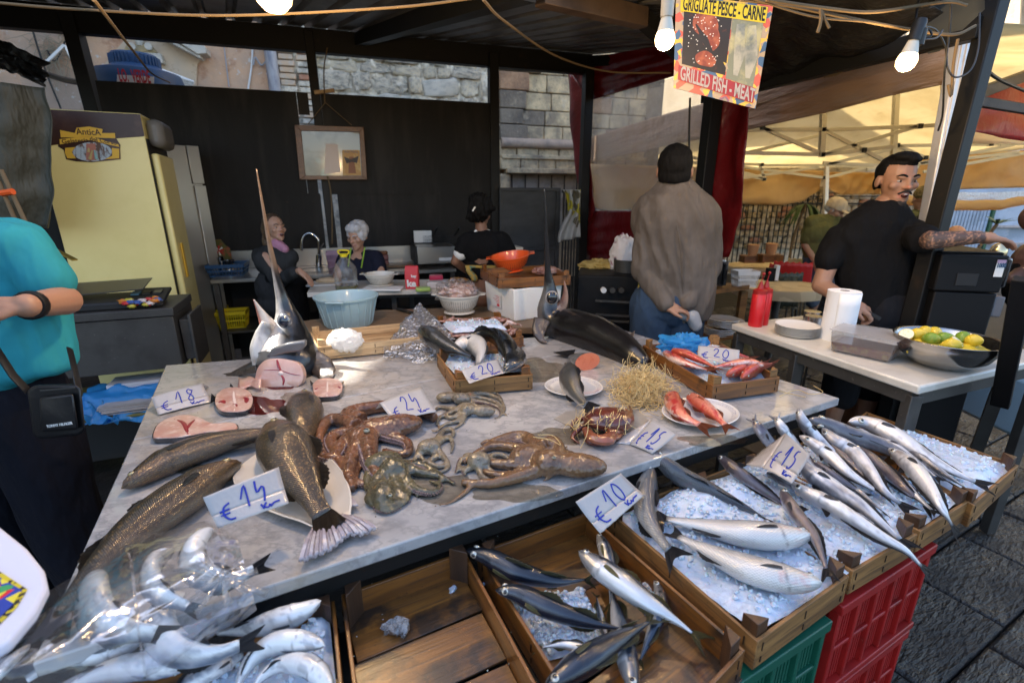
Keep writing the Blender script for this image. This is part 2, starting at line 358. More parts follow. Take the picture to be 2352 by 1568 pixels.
#ground
g=MB();g.grid(lambda u,v:(-60+120*u,-40+120*v,-.03),2,2)
ground=tag(part('ground',g,M_ground),kind='structure')
pav=thing('pavement',None,None,(0,0,0),kind='structure')
stone=None
ra=random.Random(3)
for j in range(15):
 x=-.55 if j%2 else-.3
 while x<6.2:
  wd=ra.choice([.42,.5,.58]);c=V((.3,2.2,0))+E1*(x+wd/2-.2)+E2*(1.9-j*.33)
  m=MB();nn=3
  if stone is None or ra.random()<.25:
   m.box((0,0,-.03),(wd-.005,.325,.06));so_=part('paving_stone',m,M_basalt,pav,bev=.012);stone=so_;so_.location=c;so_.rotation_euler=(ra.uniform(-.012,.012),ra.uniform(-.012,.012),-R(62-90));stw=wd
  else:
   s2=stone.copy();sc.collection.objects.link(s2);s2 .location=c+V((0,0,ra.uniform(-.006,.003)));s2 .scale.x=(wd-.005)/(stw-.005);s2 .rotation_euler=(ra.uniform(-.012,.012),ra.uniform(-.012,.012),-R(62-90))
  x+=wd
#stall frame
W0,WD=V((-3.454,4.5,0)),hd(72)
WN=hd(162)
def W(s,z,off=0):return W0+WD*s+WN*off+V((0,0,z))
def WPX(u,v,off=0):return PP(u,v,W0+WN*off,WN)
stall=thing('market_stall','dark steel framed fish stall with ribbed metal roof and black sheet back wall','market stall',(0,5,0))
CP=V((.826,5.836,0));P2=V((1.503,3.975,0));P3=V((2.075,2.44,0))
def post(p,top,w_=.1,d=.1,dirn=WD,mt=M_steelpaint):
 m=MB();b=V(p);t=V(top)if hasattr(top,'__len__')else V((p[0],p[1],top));m.beam(b,t,w_,d,up=dirn);return part('post',m,mt,stall,bev=.006)
post(W(.0,0,.0),W(-.1,3.0),.15,.1)
pm=WPX(740,300);post((pm.x,pm.y,0),(pm.x-.03,pm.y,3.0),.15,.08)
pr_=WPX(1134,300,.04);post((pr_.x,pr_.y,0),2.95,.1,.1)
post(CP,2.95,.1,.1);post(P2,2.42,.1,.1)
post(P3,(2.105,2.44,2.75),.074,.074)
m=MB();m.beam(W(-3.5,2.93),W(4.52,2.93),.1,.19,up=(0,0,1));part('beam',m,M_steelpaint,stall,bev=.005)
m=MB();m.beam(P2+V((0,0,2.30))-(P3-P2).normalized()*.1,P3+V((0,0,2.30)),.07,.09);part('beam',m,M_steelpaint,stall,bev=.005)
RF=hd(152)
def RFP(s,t,dz=0):p=W0+WD*s+RF*t;return V((p.x,p.y,3.035-.175*t+dz))
RN=(RFP(1,0)-RFP(0,0)).cross(RFP(0,1)-RFP(0,0)).normalized()
def RPX(u,v,dz=0):return PP(u,v,RFP(0,0,dz),RN)
prof=[(0,0),(.13,0),(.15,.035),(.185,.035),(.205,0)]
k=0;s=-3.6
while s<4.55:
 m=MB();xs=[]
 for r in range(5):
  for(a,h)in prof[:-1]:xs.append((s+r*.205+a,h))
 xs.append((s+1.025,0));b=len(m.v)
 L_=3.25 if s>1.3 else 2.25
 for(a,h)in xs:
  for t in(-.25,L_/2,L_):m.vert(RFP(a,t,h+(k%2)*.004))
 for i in range(len(xs)-1):
  for j in range(2):a=i*3+j;m.face((a,a+1,a+4,a+3))
 part('roof_sheet',m,M_roof,stall,smooth=False,sol=.003);s+=1.02;k+=1
for(a,b_)in(((1240,-14),(1477,43)),):
 m=MB();m.beam(RPX(*a,-.06),RPX(*b_,-.06),.07,.09);part('purlin',m,M_steelbrown,stall,bev=.004)
m=MB();q=RPX(1477,43,-.06);m.beam(q,P2+V((0,0,2.36)),.07,.07);part('brace',m,M_steelpaint,stall)
m=MB();m.beam(RFP(4.5,-.05,-.07),RFP(4.5,1.6,-.07),.06,.1);part('beam',m,M_steelpaint,stall)
m=MB();m.beam(RFP(2.12,-.1,-.06),RFP(2.12,3.2,-.06),.09,.1);part('rafter',m,M_steelpaint,stall)
m=MB();a=PY(2262,38,2.40);b_=PY(2125,75,2.62);m.prism([PY(2262,-40,2.38),PY(2262,22,2.38),PY(2158,118,2.6),PY(2112,52,2.62),PY(2150,-40,2.5)],WN*-.05);part('gusset_plate',m,mat('grey blue plate',(.10,.115,.125),.4,.3,bump=[('noise',30,.1,.003)]),stall)
zt=2.49
def wsheet(s0,s1,z0,z1,off=0,zt1=None,nm='wall_sheet'):
 m=MB();m.hexa([W(s0,z0,off-.004),W(s1,z0,off-.004),W(s1,z0,off+.004),W(s0,z0,off+.004),W(s0,z1,off-.004),W(s1,zt1 or z1,off-.004),W(s1,zt1 or z1,off+.004),W(s0,z1,off+.004)]);return part(nm,m,M_panel,stall,smooth=False)
sm=(pm-W0).dot(WD);sr=(pr_-W0).dot(WD)
wsheet(.0,sm-.19,1.592,zt,.07);wsheet(.0,sm-.078,.1,1.60,.058);wsheet(sm+.078,sr-.02,.1,1.60,.058);wsheet(sm+.02,sr-.02,1.592,zt+.0,.07)
wsheet(sm-.186,sm-.09,2.30,zt,.066);wsheet(sm-.186,sm-.09,1.592,2.12,.066);wsheet(-3,-.02,.1,1.9,.06)
dr=thing('sheet_metal_door','plain grey sheet metal door leaf standing right of the black wall','door',WPX(1200,620,.1)*1)
def D_(u,v,o=.12):return PP(u,v,W0+WN*o,WN)
a,b_=D_(1146,431),D_(1286,431);z1=a.z
def dbox(u0,u1,za,zb,o0,o1,nm,mt):
 p,q=D_(u0,431),D_(u1,431);m=MB();P0=V((p.x,p.y,0));Q0=V((q.x,q.y,0));n0=WN*o0;n1=WN*o1
 m.hexa([P0+n0+V((0,0,za)),Q0+n0+V((0,0,za)),Q0+n1+V((0,0,za)),P0+n1+V((0,0,za)),P0+n0+V((0,0,zb)),Q0+n0+V((0,0,zb)),Q0+n1+V((0,0,zb)),P0+n1+V((0,0,zb))]);return part(nm,m,mt,dr,bev=.003)
dbox(1146,1286,.1,z1,-.01,.01,'door_sheet',M_panel2)
for u0,u1,za,zb in((1146,1286,z1-.035,z1),(1277,1286,.1,z1-.035),(1146,1153,.1,z1-.035),(1153,1277,.98,1.02)):dbox(u0,u1,za,zb,.012,.03,'frame_bar',M_panel2)
#old facades behind
F0=V((-2,8.7,0));FD=WD;FNrm=WN
def FPt(u,v,off=0):return PP(u,v,F0+FNrm*off,FNrm)
def FS(p):return(p-F0).dot(FD)
def F(s,z,off=0):return F0+FD*s+FNrm*off+V((0,0,z))
def fslab(s0,s1,z0,z1,o0,o1):
 m=MB();m.hexa([F(s0,z0,o0),F(s1,z0,o0),F(s1,z0,o1),F(s0,z0,o1),F(s0,z1,o0),F(s1,z1,o0),F(s1,z1,o1),F(s0,z1,o1)]);return m
sL=FS(FPt(632,150));sR=FS(FPt(1143,250));sE=FS(FPt(1352,250))
hb=thing('plaster_building','old orange plastered building with peeling paint and broken gable moulding','building',F(-3,0))
part('wall',fslab(-9,sL,0,9,-.6,0),M_plaster,hb)
def fpoly(px,o0,o1,nm,mt,par,**k):
 m=MB();m.prism([FPt(u,v,o0)for u,v in px],FNrm*(o1-o0));return part(nm,m,mt,par,**k)
fpoly([(335,40),(222,175),(222,215),(452,215),(455,150),(470,132),(372,72)],.002,.05,'gable_field',M_plaster2,hb)
fpoly([(360,70),(392,73),(482,118),(486,134),(466,136),(395,92)],.05,.32,'cornice',M_limewash,hb,bev=.01)
fpoly([(195,53),(218,55),(137,82),(133,68)],.05,.3,'cornice',M_limewash,hb,bev=.01)
m=MB()
for k in range(17):u=372+k*5.6;v=83+k*3.0;m.box(FPt(u,v+3,.18),(.03,.2,.035),rz=R(18))
part('dentils',m,M_limewash,hb,kind='stuff')
m=MB();m.prism([FPt(u,v,.05)for u,v in((286,122),(375,128),(382,150),(280,146))],FNrm*.12);part('plinth',m,M_limewash,hb,bev=.01)
m=MB();m.prism([FPt(u,v,.05)for u,v in((296,104),(350,106),(366,126),(288,124))],FNrm*.09);part('stone_scroll',m,mat('ochre stone',(.42,.32,.16),.9,layers=[('noise',9,(.3,.24,.15),.45,.65)]),hb,bev=.02)
for cx in(304,342):m=MB();c=FPt(cx,108,.15);m.cyl(c,c+FNrm*.03,.045,n=16);part('roundel',m,M_limewash,hb)
m=MB();m.lathe([(.035,0),(.055,.05),(.03,.12),(.04,.3),(.1,.42),(.14,.45)],FPt(322,106,.12),14);part('finial',m,M_limewash,hb)
p=FPt(618,100,.1)
dp=solo('drainpipe',MB().tube([V((p.x,p.y,6)),V((p.x,p.y,2.9)),V((p.x+.03,p.y,2.0)),V((p.x+.03,p.y,.3))],.085,16),M_pvcgrey,'grey weathered drainpipe on the corner of the orange building','drainpipe')
def rope(name,pts,r,mt,label,cat,group=None,n=6,samples=30,tie=None):
 m=MB();C=crom(pts,samples);m.tube(C,r,n);return solo(name,m,mt,label,cat,group)
rope('cable',[FPt(582,150,.06),FPt(586,132,.06),FPt(600,150,.06),FPt(612,140,.1)],.012,M_greyc,'grey twisted cable running to the drainpipe on the orange wall','cable')
rope('cable',[FPt(580,105,.03),FPt(578,150,.03),FPt(570,205,.03)],.014,M_white,'white cable hanging down the orange wall beside the drainpipe','cable')
rope('cable',[FPt(511,80,.03),FPt(515,110,.03),FPt(526,200,.03)],.009,M_greyc,'thin grey wire down the orange wall right of the broken cornice','cable')
rope('cable',[FPt(108,115,.1),FPt(128,140,.1),FPt(160,70,.1)],.01,M_cable,'thin black wire looping from the broken cornice at the left','cable')
rope('cable',[FPt(60,20,.2),FPt(100,150,.2),FPt(140,250,.2)],.012,M_cable,'black wire slanting down the orange wall at the far left','cable')
rope('hose',[PY(105,170,5.5),PY(150,184,5.4),PY(198,192,5.2)],.028,M_cable,'black hose running under the torn tarp to the left post','hose')
m=MB();r5=random.Random(5);c0=FPt(120,112,.1)
for k in range(70):
 a=r5 .uniform(0,6.28);L0=r5 .uniform(.1,.5);dr_=V((math.cos(a),0,math.sin(a)*.8));pts=[c0+V((r5 .gauss(0,.06),0,r5 .gauss(0,.06)))]
 for q in range(4):dr_=(dr_+V((r5 .gauss(0,.4),r5 .gauss(0,.1),r5 .gauss(0,.4)-.35))).normalized();pts.append(pts[-1]+dr_*L0/3)
 m.tube(crom(pts,10),.0035,4)
solo('dead_plant',m,mat('dry stems',(.33,.28,.2),.9),'tangle of dry grey roots growing out of the orange wall','plant')
m=MB();m.beam(FPt(100,150,.25),FPt(148,104,.25),.03,.03);m.beam(FPt(148,104,.25),FPt(190,190,.2),.025,.025)
solo('wall_bracket',m,M_white,'thin white metal bracket on the orange wall above the fridge','bracket')
sh=thing('plastic_roof_edge','white plastic roof edge sticking out behind the blue water tank','roof edge',FPt(410,190,.5))
m=MB();m.hexa([FPt(300,190,1.2),FPt(446,195,1.2),FPt(446,195,.2),FPt(300,190,.2),FPt(372,158,1.2),FPt(446,186,1.2),FPt(446,186,.2),FPt(372,158,.2)]);part('cap',m,M_white,sh,bev=.01)
for k in range(3):m=MB();m.beam(FPt(375,170+k*7,1.21),FPt(444,190+k*5,1.21),.02,.02);part('rib',m,M_limewash,sh)
def rubble(parent,s0,s1,z0,z1,off,hmin,hmax,wmin,wmax,mats,wts,seed,depth=.12,nmesh=9,nm='stone',rough=.25):
 rr=random.Random(seed);lib=[]
 for i in range(nmesh):
  m=MB();m.ell((0,0,0),(.5,.5,.5),nu=10,nv=7)
  for j,p in enumerate(m.v):
   p=V(p);q=V([math.copysign(abs(c*2)**.38,c)*.5 for c in p]);q+=NZ.noise_vector(p*3+V((i*9,0,0)))*rough*.5;m.v[j]=tuple(q)
  lib.append(mesh_from(m,mats[i%len(mats)]if False else None,True))
 z=z0;n=0
 rot=Mx.Rotation(R(90-72),4,'Z');first={}
 while z<z1-.03:
  h=rr.uniform(hmin,hmax);s_=s0-rr.uniform(0,wmin*.6)
  while s_<s1:
   wd=rr.uniform(wmin,wmax);a=max(s_,s0);b=min(s_+wd,s1)
   if b-a>.05:
    mt=rr.choices(mats,wts)[0];li=rr.randrange(nmesh);key=(li,mt.name)
    if key not in first:me=lib[li].copy();me.materials.clear();me.materials.append(mt);first[key]=me
    o=bpy.data.objects.new(nm,first[key]);sc.collection.objects.link(o);o.parent=parent
    c=F((a+b)/2,z+h/2+rr.uniform(-.02,.02),off+rr.uniform(-.03,.03))
    S=Mx.Diagonal(V((b-a-.006,depth*rr.uniform(.8,1.4),h*rr.uniform(.86,1.03),1)))
    o.matrix_local=WM[parent.name].inverted()@(Mx.Translation(c)@rot@Mx.Rotation(rr.uniform(-.06,.06),4,'Y')@S);n+=1
   s_+=wd
  z+=h
 return n
rw=thing('rubble_wall','ruined pale rubble stone wall rising behind the black sheet wall','wall',F(sL+2,0))
mm=MB();m=fslab(sL,sR,0,3.2,-.5,-.02);part('wall_core',m,M_mortar,rw)
mm.grid(lambda u,v:F(sL+.02+(sR-sL)*u,2.0+2.2*v,.045+.06*NZ.noise(V((u*26,v*13,1)))+.035*NZ.noise(V((u*70,v*34,7)))),150,70);part('mortar_face',mm,M_mortar,rw)
rubble(rw,sL+.55,sR-.28,2.05,4.3,.0,.10,.30,.12,.7,[M_rubble,M_mortar,M_limewash],[5,4,1],12,.16,rough=.42)
for r_ in range(20):
 z=2.2+r_*.088
 for(sa,wd)in(((sL+.06,.2),(sL+.30,.24))if r_%2 else((sL+.04,.24),(sL+.32,.28))):
  m=MB();m.hexa([F(sa,z,0),F(sa+wd,z,0),F(sa+wd,z,.1+rnd.uniform(-.01,.03)),F(sa,z,.1),F(sa,z+.075,0),F(sa+wd,z+.075,0),F(sa+wd,z+.075,.1),F(sa,z+.075,.1)])
  part('brick',m,rnd.choice([M_brick,M_brick,M_brick,M_brick2,M_mortar,M_mortar]),rw,bev=.012)
ap=thing('ashlar_pier','tall pier of squared yellow stone blocks with a moulded ledge','pier',F((sR+sE)/2,0))
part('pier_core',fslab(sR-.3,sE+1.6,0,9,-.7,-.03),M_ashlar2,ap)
zr=[FPt(1230,v).z for v in(468,430,392,365,325,290,255,214,172,140,105)]
r6=random.Random(8)
for i in range(len(zr)-1):
 z0,z1_=zr[i],zr[i+1];s_=sR
 if i<2:continue
 while s_<sE+1.2:
  wd=r6 .uniform(.32,.55)
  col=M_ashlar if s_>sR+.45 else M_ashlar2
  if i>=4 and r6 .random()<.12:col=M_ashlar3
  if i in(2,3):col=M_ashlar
  m=MB();o1=(.05 if i>3 else .1 if i==3 else .16)+r6 .uniform(-.012,.012)+(.10 if s_<sR+.42 and i>3 else 0);e=min(s_+wd,sE+1.2)
  m.hexa([F(s_+.006,z0+.006,-.05),F(e-.006,z0+.006,-.05),F(e-.006,z0+.006,o1),F(s_+.006,z0+.006,o1),F(s_+.006,z1_-.006,-.05),F(e-.006,z1_-.006,-.05),F(e-.006,z1_-.006,o1),F(s_+.006,z1_-.006,o1)])
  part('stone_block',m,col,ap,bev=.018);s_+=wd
m=MB();zc=zr[4];m.tube([F(sR+.02,zc-.05,.12),F(sE+1.2,zc-.05,.12)],.085,14);part('moulding',m,mat('rosy stone',(.45,.33,.24),.9,layers=[('noise',5,(.3,.24,.19),.45,.65)],bump=[('noise',20,.7,.02,6)]),ap)
m=MB();m.add(fslab(sR+.02,sE+1.2,zr[3]-.02,zr[3]+.05,0,.2));m.add(fslab(sR+.1,sE+1.2,zr[2]-.06,zr[2]+.03,0,.24));part('ledge',m,M_ashlar,ap,bev=.012)
sw0=FS(FPt(1166,400));part('window_reveal',fslab(sw0,sE+1.2,.8,zr[2]-.07,-.03,.02),mat('grey render',(.30,.28,.25),.9,layers=[('noise',6,(.2,.18,.16),.45,.65)]),ap)
part('jamb',fslab(sR,sw0,.8,zr[2]-.07,0,.16),M_ashlar,ap,bev=.015)
for k in range(6):m=MB();s_=sw0+.06+k*.26;m.beam(F(s_,.8,.07),F(s_,zr[2]-.08,.07),.022,.022);part('window_bar',m,M_black,ap)
#unseen wall added to block the sun, slotted to let one shaft through
HB=hd(-82);HC=hd(8);oc=HB*8.2
def OB(a,b,z):return oc+HC*a+HB*b+V((0,0,z))
hits=[]
for tgt in(PY(655,735,2.02),PY(600,770,1.98),PY(612,820,1.95),PZ(795,775,.95),PZ(860,848,TZ),PZ(760,806,.9)):
 tt=(8.2-tgt.dot(HB))/math.cos(SUN_E);h_=tgt+SDIR*tt;hits.append(((h_-oc).dot(HC),h_.z))
ha0,ha1=min(h[0]for h in hits)-.03,max(h[0]for h in hits)+.03;hz0,hz1=min(h[1]for h in hits)-.03,max(h[1]for h in hits)+.05
ob=thing('sun_blocker','unseen tall wall added to shade the stall, slotted for one sun shaft','building',oc)
def oslab(a0,a1,z0,z1,nm='wall'):
 m=MB();m.hexa([OB(a0,0,z0),OB(a1,0,z0),OB(a1,4,z0),OB(a0,4,z0),OB(a0,0,z1),OB(a1,0,z1),OB(a1,4,z1),OB(a0,4,z1)]);return part(nm,m,M_tanwall,ob)
def oslab(a0,a1,z0,z1,nm='wall'):
 m=MB();m.hexa([OB(a0,0,z0),OB(a1,0,z0),OB(a1,.1,z0),OB(a0,.1,z0),OB(a0,0,z1),OB(a1,0,z1),OB(a1,.1,z1),OB(a0,.1,z1)]);return part(nm,m,M_tanwall,ob)
OH=15.0
oslab(-7,ha0,0,OH);oslab(ha1,9,0,OH);oslab(ha0,ha1,0,hz0);oslab(ha0,ha1,hz1,OH)
#gazebo tents on the right
TA=V((2.25,2.62,0));TB=V((1.42,8.9,0));TD=(TB-TA).normalized();TW=V((TD.y,-TD.x,0))
ez=2.15
def tp(a,b,z):p=TA+TD*a+TW*b;return V((p.x,p.y,z))
LT,WT=9.4,6.0
tent=thing('market_tent','large beige gazebo tent with scissor trusses over the tables at the right','tent',tp(3,3,0))
def roofz(a,b):
 k=min(a/(LT/2),(LT-a)/(LT/2),b/(WT/2),(WT-b)/(WT/2));return 1.25*max(k,0)-.10*math.sin(min(max(k,0),1)*math.pi)
m=MB();m.grid(lambda u,v:tp(u*LT,v*WT,ez+.22-.30*u+roofz(u*LT,v*WT)+.02*NZ.noise(V((u*9,v*9,0)))),40,36);part('canopy',m,M_awn,tent,sol=.003)
def lip(fa,fb,h,n,nm,mt,am=.03,seed=0,par=tent,scal=0):
 fa=fa if callable(fa)else(lambda a:(lambda u:a))(fa)
 m=MB();m.grid(lambda u,v:fa(u).lerp(fb(u),v)+TW*(am*(.3+v)*(NZ.noise(V((u*n*.9,v*.8,seed)))+.5*NZ.noise(V((u*n*2.5,v*2,seed+5))))),90,12);return part(nm,m,mt,par,sol=.003)
NTn=TW
def TNX(u,v):return PP(u,v,TA,TW)
topl=[(1350,318),(1500,270),(1640,232),(1760,205),(1900,165),(2100,118),(2215,90)];botl=[(1350,374),(1500,340),(1700,300),(1900,256),(2050,216),(2200,184),(2215,181)]
def pl(L_,u):x=L_[0][0]+(L_[-1][0]-L_[0][0])*u;return x,float(np.interp(x,[p[0]for p in L_],[p[1]for p in L_]))
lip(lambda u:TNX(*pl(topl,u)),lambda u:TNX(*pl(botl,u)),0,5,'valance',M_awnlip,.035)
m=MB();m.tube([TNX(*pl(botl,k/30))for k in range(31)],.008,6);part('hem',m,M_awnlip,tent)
def YP(u,v,Y):return PY(u,v,Y)
def sheetpx(top,bot,Y,nm,mt,am,seed,par,n=7,nv=14):
 m=MB();m.grid(lambda u,v:YP(*pl(top,u),Y).lerp(YP(*pl(bot,u),Y),v)+V((0,am*(NZ.noise(V((u*n,v*1.6,seed)))+.5*NZ.noise(V((u*n*2.3+v*2,v*3,seed+3)))),0)),70,nv);return part(nm,m,mt,par,sol=.003)
M_awn2=mat('beige cloth with painted backlight',(.82,.66,.40),.8,layers=[('noise',1.6,(.76,.60,.35),.45,.65,5)],bump=[('noise',4,.7,.04,5)],thin=((.97,.85,.6),.6))  # warm backlight of the low flaps is put into this cloth colour
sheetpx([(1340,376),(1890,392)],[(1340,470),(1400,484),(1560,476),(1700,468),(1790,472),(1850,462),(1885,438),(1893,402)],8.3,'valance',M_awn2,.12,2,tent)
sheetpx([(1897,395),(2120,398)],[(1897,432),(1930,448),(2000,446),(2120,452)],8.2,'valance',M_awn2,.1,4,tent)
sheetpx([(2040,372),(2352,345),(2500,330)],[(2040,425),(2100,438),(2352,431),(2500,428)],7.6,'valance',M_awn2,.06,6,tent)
m=MB();m.tube(crom([PY(2030,444,7.3),PY(2100,462,7.2),PY(2200,471,7.1),PY(2290,470,7.0),PY(2400,452,6.9)],40),[.065+.02*NZ.noise(V((k*.3,0,0)))for k in range(40)],14);m.noise(.02,6);rl=part('rolled_side_sheet',m,M_awn2,tent)
m=MB();m.grid(lambda u,v:PY(2085+330*u,432+22*v+10*math.sin(u*3),7.25),30,4);part('window_film',m,film('milky film',haze=.5,rough=.3),tent)
M_joint=mat('black joint',(.02,.02,.02),.5)
def truss(pts,Y0,Y1=None,wd=.035,nm='truss_bar'):
 Y1=Y1 or Y0
 for(a,b)in pts:
  m=MB();pa=PY(a[0],a[1],Y0+(Y1-Y0)*(a[0]-1690)/660);pb=PY(b[0],b[1],Y0+(Y1-Y0)*(b[0]-1690)/660);m.beam(pa,pb,.022,wd);part(nm,m,M_alu,tent,bev=.003)
def joint(u,v,Y,s=.05):m=MB();m.box(PY(u,v,Y),(s,s,s));part('truss_joint',m,M_joint,tent,bev=.004)
T1=[((1700,298),(1885,298)),((1892,299),(2112,290)),((1750,293),(1888,354)),((1892,354),(2105,291)),((1700,351),(1888,355)),((1895,355),(1983,345)),((1890,298),(1983,345)),((1983,345),(2080,395)),((2112,290),(2230,283)),((1983,345),(2056,336))]
truss(T1,5.0);m=MB();m.beam(PY(1892,240,5),PY(1887,358,5),.045,.045);part('truss_leg',m,M_alu,tent)
T2=[((2060,335),(2352,330)),((2060,334),(2125,362)),((1890,374),(2110,384)),((2112,375),(2330,332)),((1990,390),(2340,350)),((1900,378),(2050,342)),((2120,395),(2352,352)),((1720,300),(1750,294)),((1720,350),(1880,312))]
truss(T2,5.9);m=MB();m.beam(PY(2060,190,5.9),PY(2050,395,5.9),.05,.05);part('truss_leg',m,M_alu,tent)
T3=[((1750,380),(1900,380)),((1680,380),(1890,408)),((1700,410),(1880,384)),((1745,378),(1755,410)),((1900,380),(1990,384)),((1900,408),(2010,380)),((1520,372),(1750,378)),((1560,352),(1760,412)),((1690,398),(1758,412))]
truss(T3,7.6,wd=.04);m=MB();m.beam(PY(1899,375,7.6),PY(1893,600,7.6),.05,.05);m2_=part('tent_leg',m,M_aluw,tent)
for(u,v,Y)in((1890,298,5),(2112,290,5),(1888,355,5),(1983,345,5),(2060,334,5.9),(2275,331,5.9),(2125,362,5.9),(1899,380,7.6),(1755,412,7.6),(1750,378,7.6),(1893,408,7.6),(1750,293,5),(1690,353,5)):joint(u,v,Y,.045)
tl=part('tent_leg',MB().beam(PY(2205,95,2.62),PY(2060,900,2.62),.06,.06),M_aluw,tent,bev=.008)
m=MB();a,b_=PY(2205,95,2.62),PY(2060,900,2.62);
for o in(-.012,.012):m.beam(a+V((o,-.032,0)),b_+V((o,-.032,0)),.006,.006)
part('leg_ridge',m,M_aluw,tent,kind='stuff')
ra_=thing('red_awning','dark red awning with a dark frame bar jutting in at the right edge','awning',PY(2300,200,2.9))
m=MB();m.grid(lambda u,v:PY(*((V((2238,222,0)).lerp(V((2450,140,0)),u)).lerp(V((2222,300,0)).lerp(V((2450,345,0)),u),v)).xy,3.2+.7*u)+V((0,.04*NZ.noise(V((u*4,v*2,0))),0)),30,12);part('cloth',m,mat('bright red PVC',(.42,.03,.03),.35,bump=[('noise',4,.5,.04)],thin=((.8,.08,.06),.45)),ra_,sol=.002)  # brighter red cloth than the side curtain
m=MB();m.beam(PY(2228,222,2.9),PY(2420,150,3.4),.04,.06);m.beam(PY(2238,232,2.9),PY(2420,262,3.1),.03,.05);part('frame',m,M_steelbrown,ra_,bev=.004)
bt=MB();tpx=[[(1440,-60),(1700,-90),(2000,-90),(2340,-80)],[(1470,60),(1690,40),(1960,20),(2150,5)],[(1600,150),(1750,130),(1900,95),(2130,25)],[(1640,208),(1760,183),(1965,128),(2165,38)]]
tY=[[2.6,2.3,2.0,1.9],[3.2,2.9,2.5,2.1],[3.7,3.3,2.8,2.25],[3.9,3.5,2.95,2.4]]
def bil(A,u,v):
 x=u*3;y=v*3;i=min(int(x),2);j=min(int(y),2);fx,fy=x-i,y-j;g_=lambda q,r:np.array(A[r][q],float)
 return(g_(i,j)*(1-fx)+g_(i+1,j)*fx)*(1-fy)+(g_(i,j+1)*(1-fx)+g_(i+1,j+1)*fx)*fy
bt.grid(lambda u,v:PY(*bil(tpx,u,v),float(bil(tY,u,v)))+V((0,.05*NZ.noise(V((u*6,v*4,3))),.03*NZ.noise(V((u*10,v*3,1)))+.015*math.sin(u*14)*v)),60,24)
solo('tarpaulin',bt,M_tarp,'black tarpaulin slung under the stall roof behind the grill sign','tarpaulin',sol=.003)
m=MB();m.grid(lambda u,v:PY(-60+165*u+22*NZ.noise(V((v*5,1,0)))*u,60+140*v*(.5+.5*u)+90*u*(1-v)*.9+8*NZ.noise(V((u*9,v*3,0))),3.4+.1*NZ.noise(V((u*6,v*6,0)))),30,20)
solo('tarpaulin',m,M_tarp,'torn black tarp hanging from the roof at the upper left','tarpaulin',sol=.004)
M_greytarp=mat('grey green tarpaulin',(.06,.055,.036),.6,layers=[('noise',5,(.09,.085,.06),.5,.75)],bump=[('noise',(6,6,1.5),.9,.06)])
m=MB();m.grid(lambda u,v:PY(-50+135*u-10*(1-v)+(28*math.sin(v*2.2))*u+4*math.sin(v*9),195+330*v,2.9)+V((0,.07*math.sin(u*8+v*1.5)+.03*NZ.noise(V((u*4,v*6,0))),0)),40,30)
solo('folded_tarpaulin',m,M_greytarp,'grey green tarpaulin bundled beside the yellow fridge','tarpaulin',sol=.004)
SW=(P3-CP).normalized();SN=V((SW.y,-SW.x,0));SN=-SN if SN.x>0 else SN
def SPX(u,v,off=-.06):return PP(u,v,CP+SN*off,SN)
rc=thing('side_curtain','dark red PVC side curtain with a large clear window behind the jacket man','curtain',SPX(1500,500))
def spoly(fa,fb,nm,mt,amp=.03,nu=24,nv=24,sd=0):
 m=MB();m.grid(lambda u,v:(lambda A,B:SPX(A[0]+(B[0]-A[0])*u,A[1]+(B[1]-A[1])*u))(fa(v),fb(v))+SN*amp*(NZ.noise(V((u*2+sd,v*5,0)))+.5*math.sin(u*7+v*3)),nu,nv);return part(nm,m,mt,rc,sol=.003)
def pf(L_):
 return lambda v:tuple(np.array([np.interp(v,np.linspace(0,1,len(L_)),[p[i]for p in L_])for i in(0,1)]))
spoly(pf([(1304,145),(1312,260),(1322,370),(1338,480),(1342,545)]),pf([(1352,232),(1357,300),(1360,380),(1362,440),(1366,486)]),'left_band',M_redpvc)
spoly(pf([(1304,145),(1352,232)]),pf([(1640,80),(1640,150)]),'top_band',M_redpvc,.02)
spoly(pf([(1366,484),(1338,545),(1345,600)]),pf([(1640,485),(1648,545),(1650,600)]),'bottom_band',M_redpvc,.02)
spoly(pf([(1630,90),(1630,250),(1632,400),(1636,500),(1640,600)]),pf([(1725,60),(1723,250),(1715,400),(1700,500),(1672,590)]),'right_band',M_redpvc,.04)
spoly(pf([(1352,232),(1357,300),(1360,380),(1362,440),(1366,486)]),pf([(1640,150),(1640,250),(1636,380),(1634,440),(1632,486)]),'clear_window',film('clear PVC window',haze=.10,rough=.22,bs=8,bstr=.35),.02)
